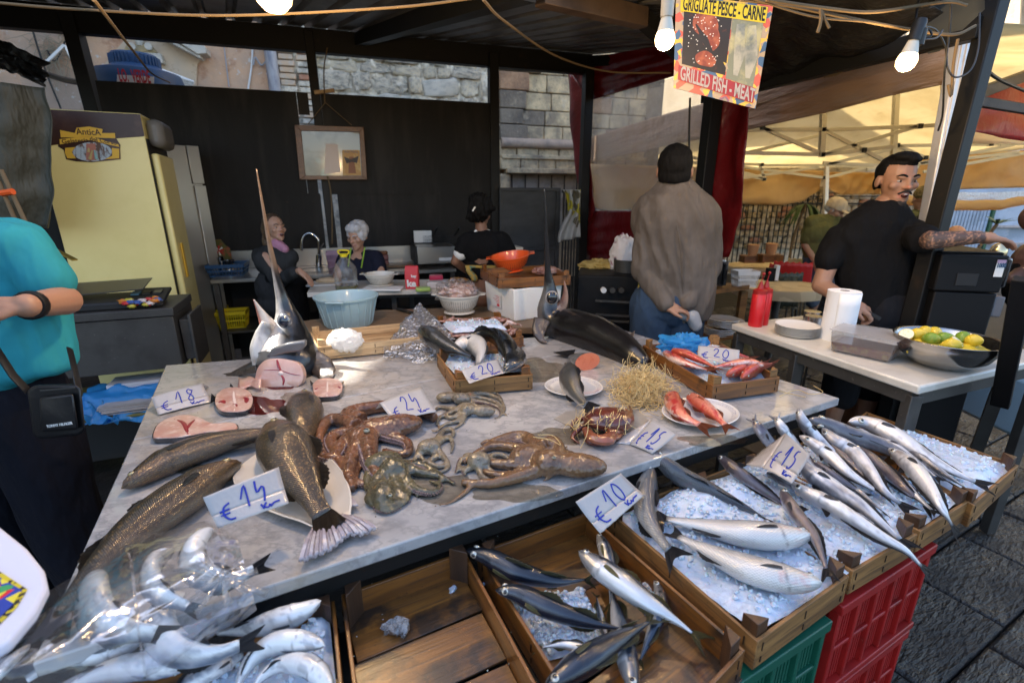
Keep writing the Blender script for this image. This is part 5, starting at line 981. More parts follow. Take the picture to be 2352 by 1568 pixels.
#swordfish steaks and salmon
M_flesh=mat('pink swordfish flesh',(.50,.27,.21),.3,layers=[('noise',16,(.60,.42,.34),.4,.65,6),('noise',7,(.38,.06,.06),.62,.75,5,'MIX',.8),('noise',(40,40,40),(.72,.55,.48),.55,.7)],bump=[('noise',50,.3,.003)],sss=.3,coat=.8,coatr=.08)
M_blood=mat('dark red muscle',(.25,.02,.03),.3,coat=.6,sss=.2);M_bone=mat('pale bone',(.75,.62,.55),.35,coat=.5);M_skin=mat('blue black swordfish skin',(.010,.011,.014),.25,layers=[('noise',6,(.05,.05,.055),.5,.7)],bump=[('noise',30,.15,.003)],coat=.8,coatr=.12)
def steak(px,label,z=TZ,th=.02,cx=None,marks=(),fins=(),tilt=0):
 P_=[PZ(u,v,z+th)for u,v in px];C=crom(P_+P_[:1],49)[:-1];c=sum(C,V())/48;t=thing('swordfish_steak',label,'fish steak',(c.x,c.y,z),'swordfish steaks on the marble')
 rg=lambda k,dz:[V((c.x+(p.x-c.x)*k,c.y+(p.y-c.y)*k,z+dz))for p in C]
 m=MB();m.rings([rg(.98,.001),rg(1.0,th*.5),rg(1.0,th-.001)],cap=(True,False));part('skin',m,M_skin,t)
 m=MB();m.rings([rg(.985,th-.003),rg(.97,th+.001),rg(.7,th+.0025),rg(.35,th+.0015)]);part('flesh',m,M_flesh,t)
 for(pts,w_,mt)in marks:
  m=MB();m.tube(crom([PZ(u,v,z+th+.0015)for u,v in pts],14),[w_*(.35+.65*math.sin(math.pi*(k+.5)/14))for k in range(14)],6,flat=.25);part('muscle_mark',m,mt,t)
 for(a,b,c_)in fins:m=MB();m.prism([PZ(*a,z+.012),PZ(*b,z+.012),PZ(*c_,z+.02)],(0,0,.004));part('fin_stub',m,M_skin,t)
steak([(496,905),(515,892),(545,889),(570,896),(581,912),(578,932),(562,943),(530,946),(505,942),(493,925)],'round swordfish steak beside the eighteen euro card',marks=[([(537,893),(537,910),(540,928),(538,943)],.0045,M_bone),([(503,925),(510,921),(516,926)],.010,M_blood),([(560,912),(566,916),(566,926)],.009,M_blood),([(532,930),(540,928),(546,936)],.005,M_blood),([(535,918),(541,918)],.008,M_bone)],fins=[((486,905),(500,918),(484,925)),((528,888),(536,890),(530,882))])
steak([(718,882),(730,871),(752,868),(775,871),(787,882),(786,897),(775,908),(750,911),(728,910),(719,898)],'smaller round swordfish steak near the twenty four euro card',marks=[([(752,870),(752,888),(751,910)],.0035,M_bone),([(724,895),(731,890)],.006,M_blood),([(776,886),(781,892)],.006,M_blood),([(725,888),(752,890),(780,890)],.0018,M_bone)],fins=[((712,874),(720,882),(714,887)),((790,876),(785,880),(789,885))])
steak([(350,996),(360,975),(385,960),(420,952),(455,957),(490,972),(530,970),(546,975),(543,985),(505,990),(470,993),(420,1003),(375,1006),(352,1006)],'long half swordfish steak beside the brown fish',marks=[([(400,962),(420,970),(428,985),(432,998)],.007,M_blood),([(450,962),(438,972),(430,985)],.006,M_blood),([(422,1000),(438,998)],.006,M_bone)])
sm_=thing('salmon_tail','salmon tail end with its orange cut face towards the buyer','fish steak',tuple(PZ(1350,850,TZ)))
M_salmon=mat('orange salmon flesh',(.72,.15,.055),.35,layers=[('wave',(60,60,60),(.85,.42,.26),.55,.9,0,'MIX',.6),('noise',20,(.6,.1,.04),.5,.7)],coat=.7,sss=.3)
a_,b_=PY(1349,843,2.02),PY(1312,822,2.16);d_=(a_-b_).normalized();fr=d_.to_track_quat('Z','Y').to_matrix()
m=MB();rg=[]
for x in np.linspace(0,1,10):r_=.016+.038*x**.8;cc2=V((b_.lerp(a_,x).x,b_.lerp(a_,x).y,TZ+r_*.72));rg.append([cc2+fr@V((math.cos(q)*r_*1.15,math.sin(q)*r_*.75,0))for q in np.linspace(0,6.283,25)[:-1]])
m.rings(rg,(True,False));part('skin',m,mat('silver grey salmon skin',(.22,.23,.24),.3,.3,layers=[('noise',30,(.08,.09,.1),.45,.65)],coat=.6),sm_)
m=MB();m.face([m.vert(p+d_*.0006)for p in rg[-1]]);part('cut_face',m,M_salmon,sm_)
m=MB();e0=b_.copy();e0 .z=TZ+.012;sd_=d_.cross(V((0,0,1)));m.grid(lambda u,v:e0-d_*(.07*u)+sd_*((v-.5)*(.02+.10*u))+V((0,0,.012*u)),6,8);part('tail_fin',m,finmat((.03,.03,.035)),sm_,sol=.002)
#octopuses: one continuous skin each
def octo(name,label,mantle,eyes,arms,mt,z=TZ,group='octopuses on the marble',vox=.0045,scount=1,drop=0,suck=True):
 """mantle: list of (u,v,h,rx,ry,rz); arms: list of ([(u,v,dz)..], r0, r1, suckers)"""
 mb=MB();c0=PZ(mantle[0][0],mantle[0][1],z)
 for(u,v,h,rx,ry,rz_,ang)in mantle:mb.ell(PZ(u,v,z+h),(rx,ry,rz_),Mx.Rotation(R(ang),3,'Z'),18,12)
 sk=MB();ro=random.Random(int(mantle[0][0]));mu,mv=eyes[0][0],eyes[0][1];arms=list(arms)
 for _ in range(5):
  a=ro.uniform(0,6.28);p_=[mu,mv];pts=[tuple(p_)];br=arms[0][1]*.55
  for q_ in range(5):a+=ro.uniform(-.8,.8);p_[0]+=math.cos(a)*br*700;p_[1]+=math.sin(a)*br*420;pts.append(tuple(p_))
  arms.append((pts,br,br*.3,1 if _%2 else 0))
 for ai,(pts,r0,r1,su)in enumerate(arms):
  C=crom([PZ(p[0],p[1],z+(p[2]if len(p)>2 else 0)+r0*.5)for p in pts],max(16,len(pts)*8));n=len(C)
  r0,r1=r0*.86,r1*.86;rr=[r1+(r0-r1)*(1-k/(n-1))**1.1 for k in range(n)]
  C=[V((p.x,p.y,max(p.z-r0*.5+rr[k]*.8,z+rr[k]*.55)))for k,p in enumerate(C)]
  mb.tube(C,rr,10)
  if su:
   for k in range(2,n-1):
    T=(C[k+1]-C[k-1]).normalized();sd=T.cross(V((0,0,1))).normalized()
    if sd.length<.5:continue
    sg=1 if su>0 else-1
    for q,el in((0,.35),(1,-.1)):
     d=(sd*sg*math.cos(el)+V((0,0,math.sin(el)))).normalized();sk.ell(C[k]+d*rr[k]*.98+T*(.3*rr[k]*q),rr[k]*.27,nu=7,nv=5)
 wb_=MB();wb_.ell(PZ(mu,mv,z+.009),(arms[0][1]*2.3,arms[0][1]*1.9,.013),None,24,10);wb_.noise(.012,16);mb.add(wb_)
 b=bake(mb,vox,7)
 for i,p in enumerate(b.v):
  p=V(p);n=NZ.noise(p*60)*.0016+NZ.noise(p*160)*.0006;b.v[i]=tuple(p+V((0,0,n+.0005)))
 t=thing(name,label,'octopus',tuple(c0),group);part('body',b,mt,t,edge=False)
 for(u,v,h,r_)in eyes:m=MB();c=PZ(u,v,z+h);m.ell(c,(r_,r_,r_*.7));e=part('eye',m,M_oeye,t);m=MB();m.ell(c+V((0,-.3*r_,.45*r_)),(r_*.7,r_*.35,r_*.3));part('pupil',m,M_pupil,e)
 if sk.v:part('suckers',sk,M_suck,t,kind='stuff')
 return t
def omat(nm,a,b,c):return mat(nm,a,.25,layers=[('noise',14,b,.42,.6,6),('vor',75,c,.25,.55,0,'MIX',.3),('noise',40,(.03,.02,.015),.6,.8,5,'MIX',.7),('noise',22,(.28,.24,.2),.70,.82,4,'MIX',.5)],bump=[('vor',95,.5,.003,0),('noise',60,.5,.004)],coat=.55,coatr=.08,sss=.2,spec=.4)
M_o1=omat('orange brown octopus skin',(.17,.072,.034),(.07,.034,.02),(.25,.13,.07));M_o2=omat('olive octopus skin',(.10,.085,.042),(.05,.045,.028),(.17,.145,.08));M_o3=omat('grey buff octopus skin',(.20,.16,.10),(.12,.10,.075),(.30,.26,.19));M_o4=omat('brown octopus skin',(.16,.085,.038),(.09,.05,.03),(.24,.14,.07))
M_suck=mat('pale suckers',(.20,.12,.10),.25,coat=1,coatr=.05,layers=[('noise',60,(.09,.05,.05),.45,.6)]);M_oeye=mat('octopus eye',(.30,.27,.18),.2,coat=1)
octo('octopus','biggest octopus, orange brown, lying under the twenty four euro card',[(905,978,.032,.095,.05,.035,20),(860,985,.03,.05,.045,.035,10),(832,1000,.03,.05,.05,.03,0)],[(842,988,.066,.010)],[([(820,985),(790,970),(760,965),(740,985),(735,1015),(760,1040)],.034,.010,0),([(830,970),(800,955),(850,940),(900,935),(960,945),(1000,960)],.034,.02,0),([(820,1000),(790,1020),(770,1050),(745,1050),(728,1030),(748,1010),(770,1018)],.028,.009,-1),([(830,1010),(810,1050),(800,1090),(810,1120)],.034,.014,0),([(845,1010),(850,1050),(860,1080),(880,1100)],.04,.018,1),([(870,1000),(900,1008),(935,1018),(938,1038),(910,1042),(880,1030)],.026,.010,1),([(820,1000),(780,1000),(760,1020),(790,1075),(822,1105),(840,1112)],.026,.012,1),([(850,1000),(830,1030),(828,1060),(818,1098)],.016,.007,0)],M_o1)
octo('octopus','green olive octopus with a slumped mantle, closest to the table front',[(880,1060,.025,.055,.035,.028,25),(905,1075,.028,.035,.035,.028,0),(880,1130,.02,.03,.05,.024,10)],[(896,1136,.034,.006)],[([(900,1080),(870,1105),(858,1135),(880,1160),(905,1155)],.028,.012,0),([(905,1080),(900,1120),(895,1150),(865,1163),(890,1172),(920,1160)],.02,.006,1),([(915,1080),(940,1110),(960,1125),(995,1130),(1010,1112),(985,1100)],.022,.006,1),([(920,1075),(960,1085),(1000,1090),(1030,1100),(1045,1108)],.022,.006,-1),([(925,1070),(965,1070),(1005,1085),(1020,1100),(1000,1105)],.018,.006,1),([(940,1120),(955,1128),(958,1150)],.008,.0025,0),([(890,1085),(910,1110),(925,1140),(935,1130)],.024,.012,0),([(880,1070),(850,1090),(845,1120),(862,1150)],.022,.01,0)],M_o2)
octo('octopus','small grey octopus with a curled arm, in the middle of the group',[(985,1025,.022,.035,.03,.022,10)],[(990,1024,.040,.005)],[([(1000,1018),(1015,995),(1028,985),(1042,992),(1035,1008)],.015,.007,0),([(1005,1020),(1030,1005),(1040,1020),(1035,1040)],.014,.006,0),([(985,1030),(960,1040),(975,1058),(960,1064)],.014,.006,0),([(990,1035),(1000,1050),(985,1062),(1010,1072),(1025,1060),(1010,1048)],.014,.006,0),([(1000,1030),(1020,1050),(1030,1072),(1005,1085),(985,1075)],.013,.005,0),([(975,1030),(955,1050),(950,1070),(975,1080)],.012,.005,0)],M_o3)
octo('octopus','large brown octopus with its smooth oval mantle pointing right',[(1325,1068,.03,.085,.042,.032,-8),(1262,1062,.034,.05,.045,.036,0),(1215,1045,.03,.06,.04,.03,20)],[(1272,1050,.066,.006)],[([(1240,1045),(1215,1010),(1180,1002),(1130,1015),(1105,1035)],.03,.012,0),([(1245,1050),(1180,1030),(1130,1025),(1085,1045),(1065,1060)],.026,.009,1),([(1250,1070),(1190,1070),(1140,1065),(1100,1060)],.028,.014,0),([(1250,1080),(1200,1095),(1130,1110),(1080,1108),(1060,1105)],.025,.012,0),([(1085,1108),(1075,1125),(1040,1150),(1010,1158),(992,1162)],.011,.003,0),([(1245,1060),(1200,1085),(1160,1092),(1120,1085),(1100,1070)],.022,.010,0),([(1240,1040),(1200,1015),(1150,1018),(1120,1012),(1105,1018)],.018,.008,-1),([(1255,1085),(1262,1098),(1240,1105)],.008,.003,0),([(1250,1030),(1272,1020),(1285,1040),(1270,1060)],.03,.02,0)],M_o4)
octo('octopus','pale buff octopus tangled left of the large brown one',[(1100,1058,.024,.035,.03,.025,0)],[(1097,1052,.045,.005)],[([(1105,1060),(1140,1045),(1165,1050),(1180,1062),(1150,1068)],.014,.005,0),([(1105,1065),(1140,1060),(1175,1075),(1160,1090)],.014,.006,0),([(1095,1065),(1075,1080),(1060,1072),(1070,1090)],.013,.005,1),([(1100,1068),(1105,1092),(1130,1103),(1145,1095)],.016,.006,0),([(1095,1060),(1065,1055),(1055,1065),(1048,1085)],.013,.005,1),([(1105,1070),(1130,1085),(1150,1100),(1180,1100)],.014,.006,0),([(1090,1050),(1070,1045),(1062,1058)],.012,.006,0)],M_o3)
octo('octopus','slim yellowish octopus stretched out below the wooden crate',[(1025,912,.02,.04,.025,.02,10),(1060,915,.024,.035,.025,.022,0)],[(1055,908,.042,.004)],[([(1065,912),(1110,905),(1145,915),(1160,935),(1155,950)],.016,.004,0),([(1065,915),(1105,915),(1140,925),(1158,945),(1166,955)],.014,.004,0),([(1065,920),(1110,925),(1145,935),(1150,952),(1135,960)],.014,.004,1),([(1060,920),(1090,930),(1130,945),(1120,962)],.012,.003,0),([(1060,905),(1100,900),(1140,903),(1156,918)],.013,.004,0)],M_o3)
octo('octopus','light octopus with a long mantle pointing right, above the grey one',[(1110,943,.02,.045,.025,.02,-5),(1075,940,.022,.03,.025,.02,0)],[(1072,934,.04,.004)],[([(1070,940),(1040,940),(1010,935),(992,945)],.016,.006,0),([(1065,945),(1040,960),(1015,955),(1000,975)],.015,.005,0),([(1070,950),(1050,968),(1020,975),(1000,990),(990,985)],.014,.004,0),([(1060,940),(1030,950),(1005,962),(1012,985)],.013,.004,1),([(1070,950),(1060,972),(1030,990),(1010,995)],.012,.003,0)],M_o3)
M_pinko=mat('pink octopus flesh',(.46,.25,.19),.3,layers=[('noise',30,(.22,.09,.07),.45,.6,6),('noise',12,(.66,.52,.46),.5,.7,5)],bump=[('vor',70,.7,.006,0),('noise',40,.5,.008)],coat=.9,coatr=.08,sss=.2)
hm=MB();r2=random.Random(6);zc_=.89
for _ in range(46):
 u,v=r2 .uniform(1010,1180),r2 .uniform(732,775);c=PZ(u,v,zc_+r2 .uniform(0,.03));a=r2 .uniform(0,6.28);pts=[c]
 for q in range(4):a+=r2 .uniform(-.9,.9);c=c+V((math.cos(a)*.03,math.sin(a)*.03,r2 .uniform(-.008,.008)));pts.append(c)
 hm.tube(crom(pts,14),[.014*(1-k/18)for k in range(14)],8)
hm.ell(PZ(1090,752,zc_+.0),(.15,.1,.035));hb_=bake(hm,.006,3);solo('octopus_heap',hb_,M_pinko,'heap of pinkish curled octopuses filling the rear wooden crate','octopuses',kind='stuff',edge=False)
ice([(1010,742),(1150,736),(1165,752),(1040,758)],zc_+.045,.01,'crushed ice sprinkled over the pink octopus heap',n=30,chunks=60,seed=21,edge=.012)
#swordfish
def c_sw(p,k):return None
M_swd=mat('swordfish skin',rough=.28,vcol=True,metal=.15,coat=.6,coatr=.16,bump=[('noise',(12,12,12),.35,.008),('noise',70,.3,.003)],layers=[('noise',30,(.018,.017,.018),.5,.8,6,'MIX',.5)])
def sword(label,S,Y,rings_,jaw,cut=None,cf=None,eye=None,head_only=True,fins=()):
 pass
def loftpx(st,n=26,cfun=None):
 """stations: (u, v, Y, half width px, depth ratio)"""
 mb=MB();mb.hc=True;C=[PY(s[0],s[1],s[2])for s in st];N=60;cs=crom(C,N)
 L=[0]
 for i in range(1,len(C)):L.append(L[-1]+(C[i]-C[i-1]).length)
 hw=[];dr=[]
 for s in st:d=s[2]*ct-(PY(s[0],s[1],s[2]).z-CH)*st_;hw.append(s[3]*d/FPX);dr.append(s[4])
 rg=[]
 for i,p in enumerate(cs):
  x=L[-1]*i/(N-1);w_=float(np.interp(x,L,hw));k=float(np.interp(x,L,dr));T=(cs[min(i+1,N-1)]-cs[max(i-1,0)]).normalized()
  view=(p-V((0,0,CH))).normalized();sd=T.cross(view).normalized();dp=sd.cross(T).normalized()
  for q in range(n):
   a=2*math.pi*q/n;P_=p+sd*(math.cos(a)*w_)+dp*(math.sin(a)*w_*k);mb.vert(P_,cfun(i/(N-1),math.cos(a),P_)if cfun else(1,1,1),(x,a*w_+.001,0))
 for i in range(N-1):
  for q in range(n):q2=(q+1)%n;mb.face((i*n+q,i*n+q2,(i+1)*n+q2,(i+1)*n+q))
 mb.face(list(range(n-1,-1,-1)));mb.face([(N-1)*n+q for q in range(n)]);return mb,cs
s1=thing('cut_swordfish','swordfish head standing with its sword straight up, cut face showing','swordfish',tuple(PZ(650,880,TZ)),'swordfish on the marble')
def csw1(s,c,P_):
 dark=(.007,.008,.010);lite=(.36,.35,.34);side=-c
 k=sstep(-.62,-.05,side+.25*NZ.noise(P_*18));col=lerp3(lite,dark,k if s>.1 else max(k,.75))
 if s>.5:col=lerp3(col,(.22,.15,.10),.8*sstep(.5,.6,s))
 return col
mb_,cs_=loftpx([(648,862,1.93,60,.8),(664,828,1.98,68,.8),(664,795,2.02,58,.75),(664,765,2.05,44,.7),(662,738,2.07,31,.62),(656,712,2.08,21,.6),(647,680,2.08,13,.5),(636,640,2.07,8,.5),(619,560,2.05,5,.5),(603,470,2.02,3.2,.5),(589,388,2.0,1.2,.5)],cfun=csw1)
part('body',mb_,M_swd,s1,edge=False)
mb_,_=loftpx([(626,778,2.03,26,.6),(618,752,2.02,20,.6),(606,730,2.01,12,.6),(594,708,2.0,6,.6),(583,688,1.99,1.5,.6)],cfun=lambda s,c,P_:lerp3((.48,.44,.41),(.40,.16,.12),sstep(.3,.9,c)));part('lower_jaw',mb_,M_swd,s1,edge=False)
m=MB();c=PY(650,778,2.02);mb_,_=loftpx([(598,838,1.93,16,.5),(596,800,1.95,20,.5),(606,765,1.98,18,.5),(612,740,1.99,10,.5)],cfun=lambda s,c,P_:lerp3((.42,.41,.39),(.16,.15,.15),sstep(-.1,.5,NZ.noise(P_*24))));part('throat',mb_,M_swd,s1,edge=False)
m=MB();G=[(608,820),(625,800),(660,788),(700,782),(700,795),(690,808),(655,812),(625,822)];gp=[PY(u,v,1.885)for u,v in G];m.prism(gp,V((0,.03,0)));part('gill_cover',m,mat('silver gill plate',(.13,.13,.135),.35,.3,bump=[('noise',(10,10,60),.5,.004)],coat=.8),s1,bev=.008)
e_=PY(653,737,1.985);m=MB();m.ell(e_,(.031,.02,.033));ey=part('eye',m,mat('swordfish eye ring',(.13,.14,.16),.15,.3,coat=1),s1);m=MB();m.ell(e_+V((.002,-.008,0)),(.023,.014,.026));part('pupil',m,mat('blue black lens',(.01,.015,.03),.04,coat=1),ey)
M_cut=mat('cut swordfish flesh',(.48,.27,.21),.3,layers=[('noise',9,(.56,.39,.32),.4,.65,6),('noise',(4,18,18),(.30,.06,.06),.66,.78,5)],bump=[('noise',40,.3,.004)],sss=.3,coat=.9,coatr=.07)
fc=[(586,868),(592,845),(608,828),(632,823),(660,826),(685,834),(696,855),(694,875),(680,888),(640,890),(600,892),(556,888),(548,882),(565,876)]
fp=[PP(u,v,PZ(640,888,TZ),V((0,-1,.35)).normalized())for u,v in fc];fcr=crom(fp+fp[:1],57)[:-1];m=MB();cfc=sum(fcr,V())/len(fcr);nn_=V((0,-1,.35)).normalized()
m.rings([[p-nn_*.03 for p in fcr],fcr,[cfc+(p-cfc)*.93+nn_*.004 for p in fcr],[cfc+(p-cfc)*.4+nn_*.006 for p in fcr]]);part('cut_face',m,M_cut,s1)
for pts,w_,mt in(([(636,826),(640,842),(646,852)],.006,M_blood),([(646,860),(652,872),(650,884)],.005,M_blood),([(606,850),(640,850),(668,858),(690,862)],.002,M_blood)):
 m=MB();m.tube(crom([PP(u,v,PZ(640,888,TZ)+nn_*.006,nn_)for u,v in pts],12),[w_*(.4+.6*math.sin(math.pi*(k+.5)/12))for k in range(12)],6);part('muscle_mark',m,mt,s1)
m=MB();c=PP(645,857,PZ(640,888,TZ)+nn_*.006,nn_);m.ell(c,(.011,.006,.010));part('backbone',m,M_bone,s1)
M_dfin=mat('dark brown fin',(.05,.035,.025),.35,layers=[('noise',25,(.02,.015,.012),.45,.65)],bump=[('noise',(30,90,30),.6,.006)],coat=.7)
for st,nm in(([(600,835,1.95,14,.3),(560,850,1.95,10,.3),(520,868,1.95,6,.3),(480,888,1.95,1.5,.3)],'fin'),([(590,848,1.9,8,.4),(540,858,1.95,5,.3),(474,866,2.0,2,.3)],'fin'),([(715,820,2.0,22,.35),(738,840,1.97,26,.3),(755,862,1.92,20,.3),(765,868,1.90,8,.3)],'fin')):
 mb_,_=loftpx(st,cfun=lambda s,c,P_:(1,1,1));mb_.hc=False;part(nm,mb_,M_dfin,s1,edge=False)
m=MB();m.grid(lambda u,v:PZ(548+52*u,868+22*v+3*math.sin(u*9),TZ+.012+.03*(1-v)*u),10,6);part('belly_flap',m,M_cut,s1,sol=.006)
s2=thing('whole_swordfish','whole dark swordfish at the far edge with its head bent upwards','swordfish',tuple(PZ(1350,830,TZ)),'swordfish on the marble')
def csw2(s,c,P_):
 c=-c
 col=lerp3((.005,.0045,.005),(.010,.009,.009),sstep(-1,1,c));return lerp3(col,(.16,.15,.145),.8*sstep(.15,.8,-c+.5*NZ.noise(P_*9))*sstep(.44,.5,s)*(1-sstep(.62,.66,s)))
mb_,_=loftpx([(1484,838,2.02,16,.7),(1455,818,2.10,30,.8),(1425,798,2.2,38,.8),(1370,772,2.35,46,.8),(1310,752,2.5,44,.8),(1275,738,2.56,36,.8),(1262,712,2.58,29,.75),(1263,685,2.58,22,.7),(1262,655,2.58,13,.6),(1258,620,2.57,7,.5),(1254,530,2.55,4,.5),(1250,430,2.53,1.2,.5)],cfun=csw2);part('body',mb_,M_swd,s2,edge=False)
mb_,_=loftpx([(1275,716,2.56,16,.5),(1292,700,2.55,11,.5),(1299,675,2.54,6,.5),(1296,645,2.53,1,.5)],cfun=lambda s,c,P_:lerp3((.34,.22,.16),(.2,.1,.08),sstep(-1,1,c)));part('lower_jaw',mb_,M_swd,s2,edge=False)
e_=PY(1268,684,2.475);m=MB();m.ell(e_,(.030,.016,.032));ey=part('eye',m,M_pupil,s2);m=MB();m.ell(e_+V((0,.004,0)),(.036,.012,.038));part('eye_rim',m,mat('pale eye rim',(.25,.23,.22),.3),s2)
for st in([(1245,735,2.5,20,.4),(1238,760,2.45,16,.3),(1243,780,2.42,8,.3),(1256,788,2.4,2,.3)],[(1478,842,2.0,16,.35),(1465,856,1.98,14,.3),(1440,872,1.97,8,.3),(1418,886,1.96,2,.3)],[(1480,838,2.02,14,.35),(1505,846,2.06,10,.3),(1530,850,2.10,3,.3)],[(1440,785,2.3,5,.4),(1452,768,2.36,4,.3),(1458,760,2.38,1,.3)]):
 mb_,_=loftpx(st,cfun=lambda s,c,P_:(1,1,1));mb_.hc=False;part('fin',mb_,M_dfin,s2,edge=False)
#crab and paper straw
cr=thing('crab','brown red edible crab lying under strands of paper straw','crab',tuple(PZ(1375,985,TZ)))
M_crab=mat('crab shell',(.13,.026,.014),.3,layers=[('noise',25,(.05,.012,.010),.45,.65,6),('noise',12,(.26,.08,.035),.58,.72)],bump=[('noise',70,.5,.003),('vor',60,.3,.003,0)],coat=.9,coatr=.1)
m=MB();cb=PZ(1398,962,TZ+.045);m.ell(cb,(.085,.06,.034),Mx.Rotation(R(8),3,'Z'),30,16)
for i,p in enumerate(m.v):p=V(p);d=p-cb;a=math.atan2(d.y,d.x);k=1+.03*math.sin(a*22)*sstep(.02,.0,abs(d.z));m.v[i]=(cb.x+d.x*k,cb.y+d.y*k,p.z)
part('carapace',m,M_crab,cr)
M_claw=mat('crab claw',(.27,.08,.035),.3,layers=[('noise',20,(.2,.06,.03),.45,.65)],bump=[('noise',60,.4,.003)],coat=.9)
def limb(pts,rr,nm,mt,fl=.7):m=MB();C=crom([PZ(u,v,TZ+h)for u,v,h in pts],22);m.tube(C,[float(np.interp(k/21,np.linspace(0,1,len(rr)),rr))for k in range(22)],10,flat=fl,up=(0,0,1));return part(nm,m,mt,cr)
cl=limb([(1345,985,.03),(1362,1005,.028),(1392,1010,.026),(1408,995,.024)],[.013,.02,.024,.018],'claw',M_claw);limb([(1395,992,.03),(1415,990,.028),(1432,990,.02)],[.02,.014,.003],'pincer',M_claw);limb([(1395,1008,.02),(1415,1004,.018),(1434,992,.016)],[.012,.01,.003],'pincer',M_claw)
limb([(1425,985,.03),(1440,975,.028),(1446,955,.024),(1436,940,.02)],[.012,.018,.015,.006],'claw',M_claw)
for(p_,l_)in(([(1345,975,.03),(1325,990,.02),(1315,1005,.01),(1330,1018,.006)],.008),([(1340,960,.03),(1318,970,.022),(1310,985,.01)],.008),([(1350,995,.02),(1350,1012,.012),(1372,1020,.008),(1392,1018,.006)],.008),([(1440,960,.03),(1450,945,.02),(1444,930,.01)],.006)):limb(p_,[l_,l_*1.2,l_*.8,l_*.3],'leg',M_crab,1)
M_straw=mat('cream paper straw',(.74,.58,.28),.7,layers=[('noise',20,(.56,.40,.16),.4,.7)],thin=((.8,.65,.35),.2))
def straws(n,uc,vc,ru,rv,hmax,seed,L=(.05,.16),loose=0):
 rr=random.Random(seed);m=MB();c=PZ(uc,vc,TZ)
 for k in range(n):
  a=rr.uniform(0,6.28);q=math.sqrt(rr.random());p=PZ(uc+math.cos(a)*q*ru,vc+math.sin(a)*q*rv,TZ);p.z=TZ+.002+hmax*(1-q**1.6)*rr.random()**.6+(.012 if rr.random()<.2 else 0)
  d=V((rr.gauss(0,1),rr.gauss(0,1),rr.gauss(0,.35))).normalized();ln=rr.uniform(*L);w_=rr.choice([1,-1])*rr.uniform(14,48);pts=[p];seg=9;ax=V((rr.gauss(0,.35),rr.gauss(0,.35),1)).normalized()
  for s in range(seg):d=(Mx.Rotation(w_*ln/seg,3,ax)@d);pts.append(pts[-1]+d*ln/seg)
  pts=[V((x.x,x.y,max(x.z,TZ+.0015)))for x in pts];m.tube(pts,.0011,4,flat=.35)
 return m
m=straws(850,1470,900,58,40,.062,3,(.05,.13));solo('paper_straw',m,M_straw,'tangled pile of cream paper straw in the middle of the marble','paper straw',kind='stuff',smooth=False)
m=MB();rr=random.Random(9)
for k in range(34):
 u0,v0=rr.uniform(1330,1440),rr.uniform(925,965);a=rr.uniform(1.2,4.2);pts=[];h=.085
 for s in range(6):pts.append(PZ(u0+math.cos(a)*s*rr.uniform(8,15),v0+abs(math.sin(a))*s*rr.uniform(6,16),TZ+max(.006,h*(1-(s/5)**2)*rr.uniform(.8,1.1))));a+=rr.uniform(-.5,.5)
 m.tube(crom(pts,16),.0012,4,flat=.4)
solo('paper_straw',m,M_straw,'loose paper straw strands fallen over the crab','paper straw',kind='stuff',smooth=False)
for(P_,lb)in(([(1225,1003),(1265,1010),(1288,1022),(1270,1000),(1235,998)],'single strand of straw on the brown octopus'),([(1790,910),(1830,895),(1860,905),(1890,900),(1868,885)],'wisp of straw at the far right end of the marble'),([(1770,890),(1800,900),(1850,912)],'thin straw strand beside the mullet crate')):
 m=MB();m.tube(crom([PZ(u,v,TZ+(.07 if u<1300 else .004))for u,v in P_],30),.0012,4);solo('straw_strand',m,M_straw,lb,'paper straw')
m=MB();m.prism([PZ(u,v,TZ+.001)for u,v in((1272,962),(1300,945),(1450,930),(1490,965),(1420,1012),(1300,975))],(0,0,.001));solo('paper_sheet',m,mat('soaked grey paper',(.30,.28,.24),.5,layers=[('noise',9,(.24,.22,.19),.45,.6)]),'soaked grey paper sheet lying under the crab','paper')
#bags, tubs, colanders, boxes
def bagmesh(px,z,Yd,H,seed,nu=26,nv=18,amp=.02,crumple=20):
 pass
def crumple(c,r,seed,amp=.35,f=9,nu=40,nv=26,M=None):
 m=MB();m.ell(c,r,M,nu,nv)
 c=V(c);rr_=max(r)if hasattr(r,'__len__')else r
 for i,p in enumerate(m.v):
  d=V(p)-c;q=d.normalized();n=abs(NZ.noise(q*2.2+V((seed,0,0))))*1.2+abs(NZ.noise(q*5+V((seed,4,0))))*.8+abs(NZ.noise(q*11+V((seed,9,0))))*.35
  m.v[i]=tuple(c+d*(1+amp*(n-.45)))
 return m
M_bluebag=mat('thin blue plastic bag',(.04,.30,.62),.25,bump=[('noise',30,.6,.01)],thin=((.15,.55,.95),.45),coat=.5)
M_whitebag=mat('white plastic bag',(.74,.74,.73),.35,bump=[('noise',25,.6,.01)],thin=((.9,.9,.9),.45))
F_clear=film('crinkled clear plastic',haze=.09,rough=.14,bs=12,bstr=.45,spec=.6);F_clear2=film('milky clear plastic',haze=.34,rough=.18,bs=30,bstr=1,spec=1)
solo('plastic_bag',crumple(PZ(1572,790,.95),(.105,.05,.045),3,.5),M_bluebag,'crumpled bright blue bag lying on the red mullet','plastic bag')
solo('plastic_bag',crumple(PZ(792,782,.93),(.085,.06,.055),5,.2),M_whitebag,'sunlit white plastic bag in the pale new crate','plastic bag')
m=MB();
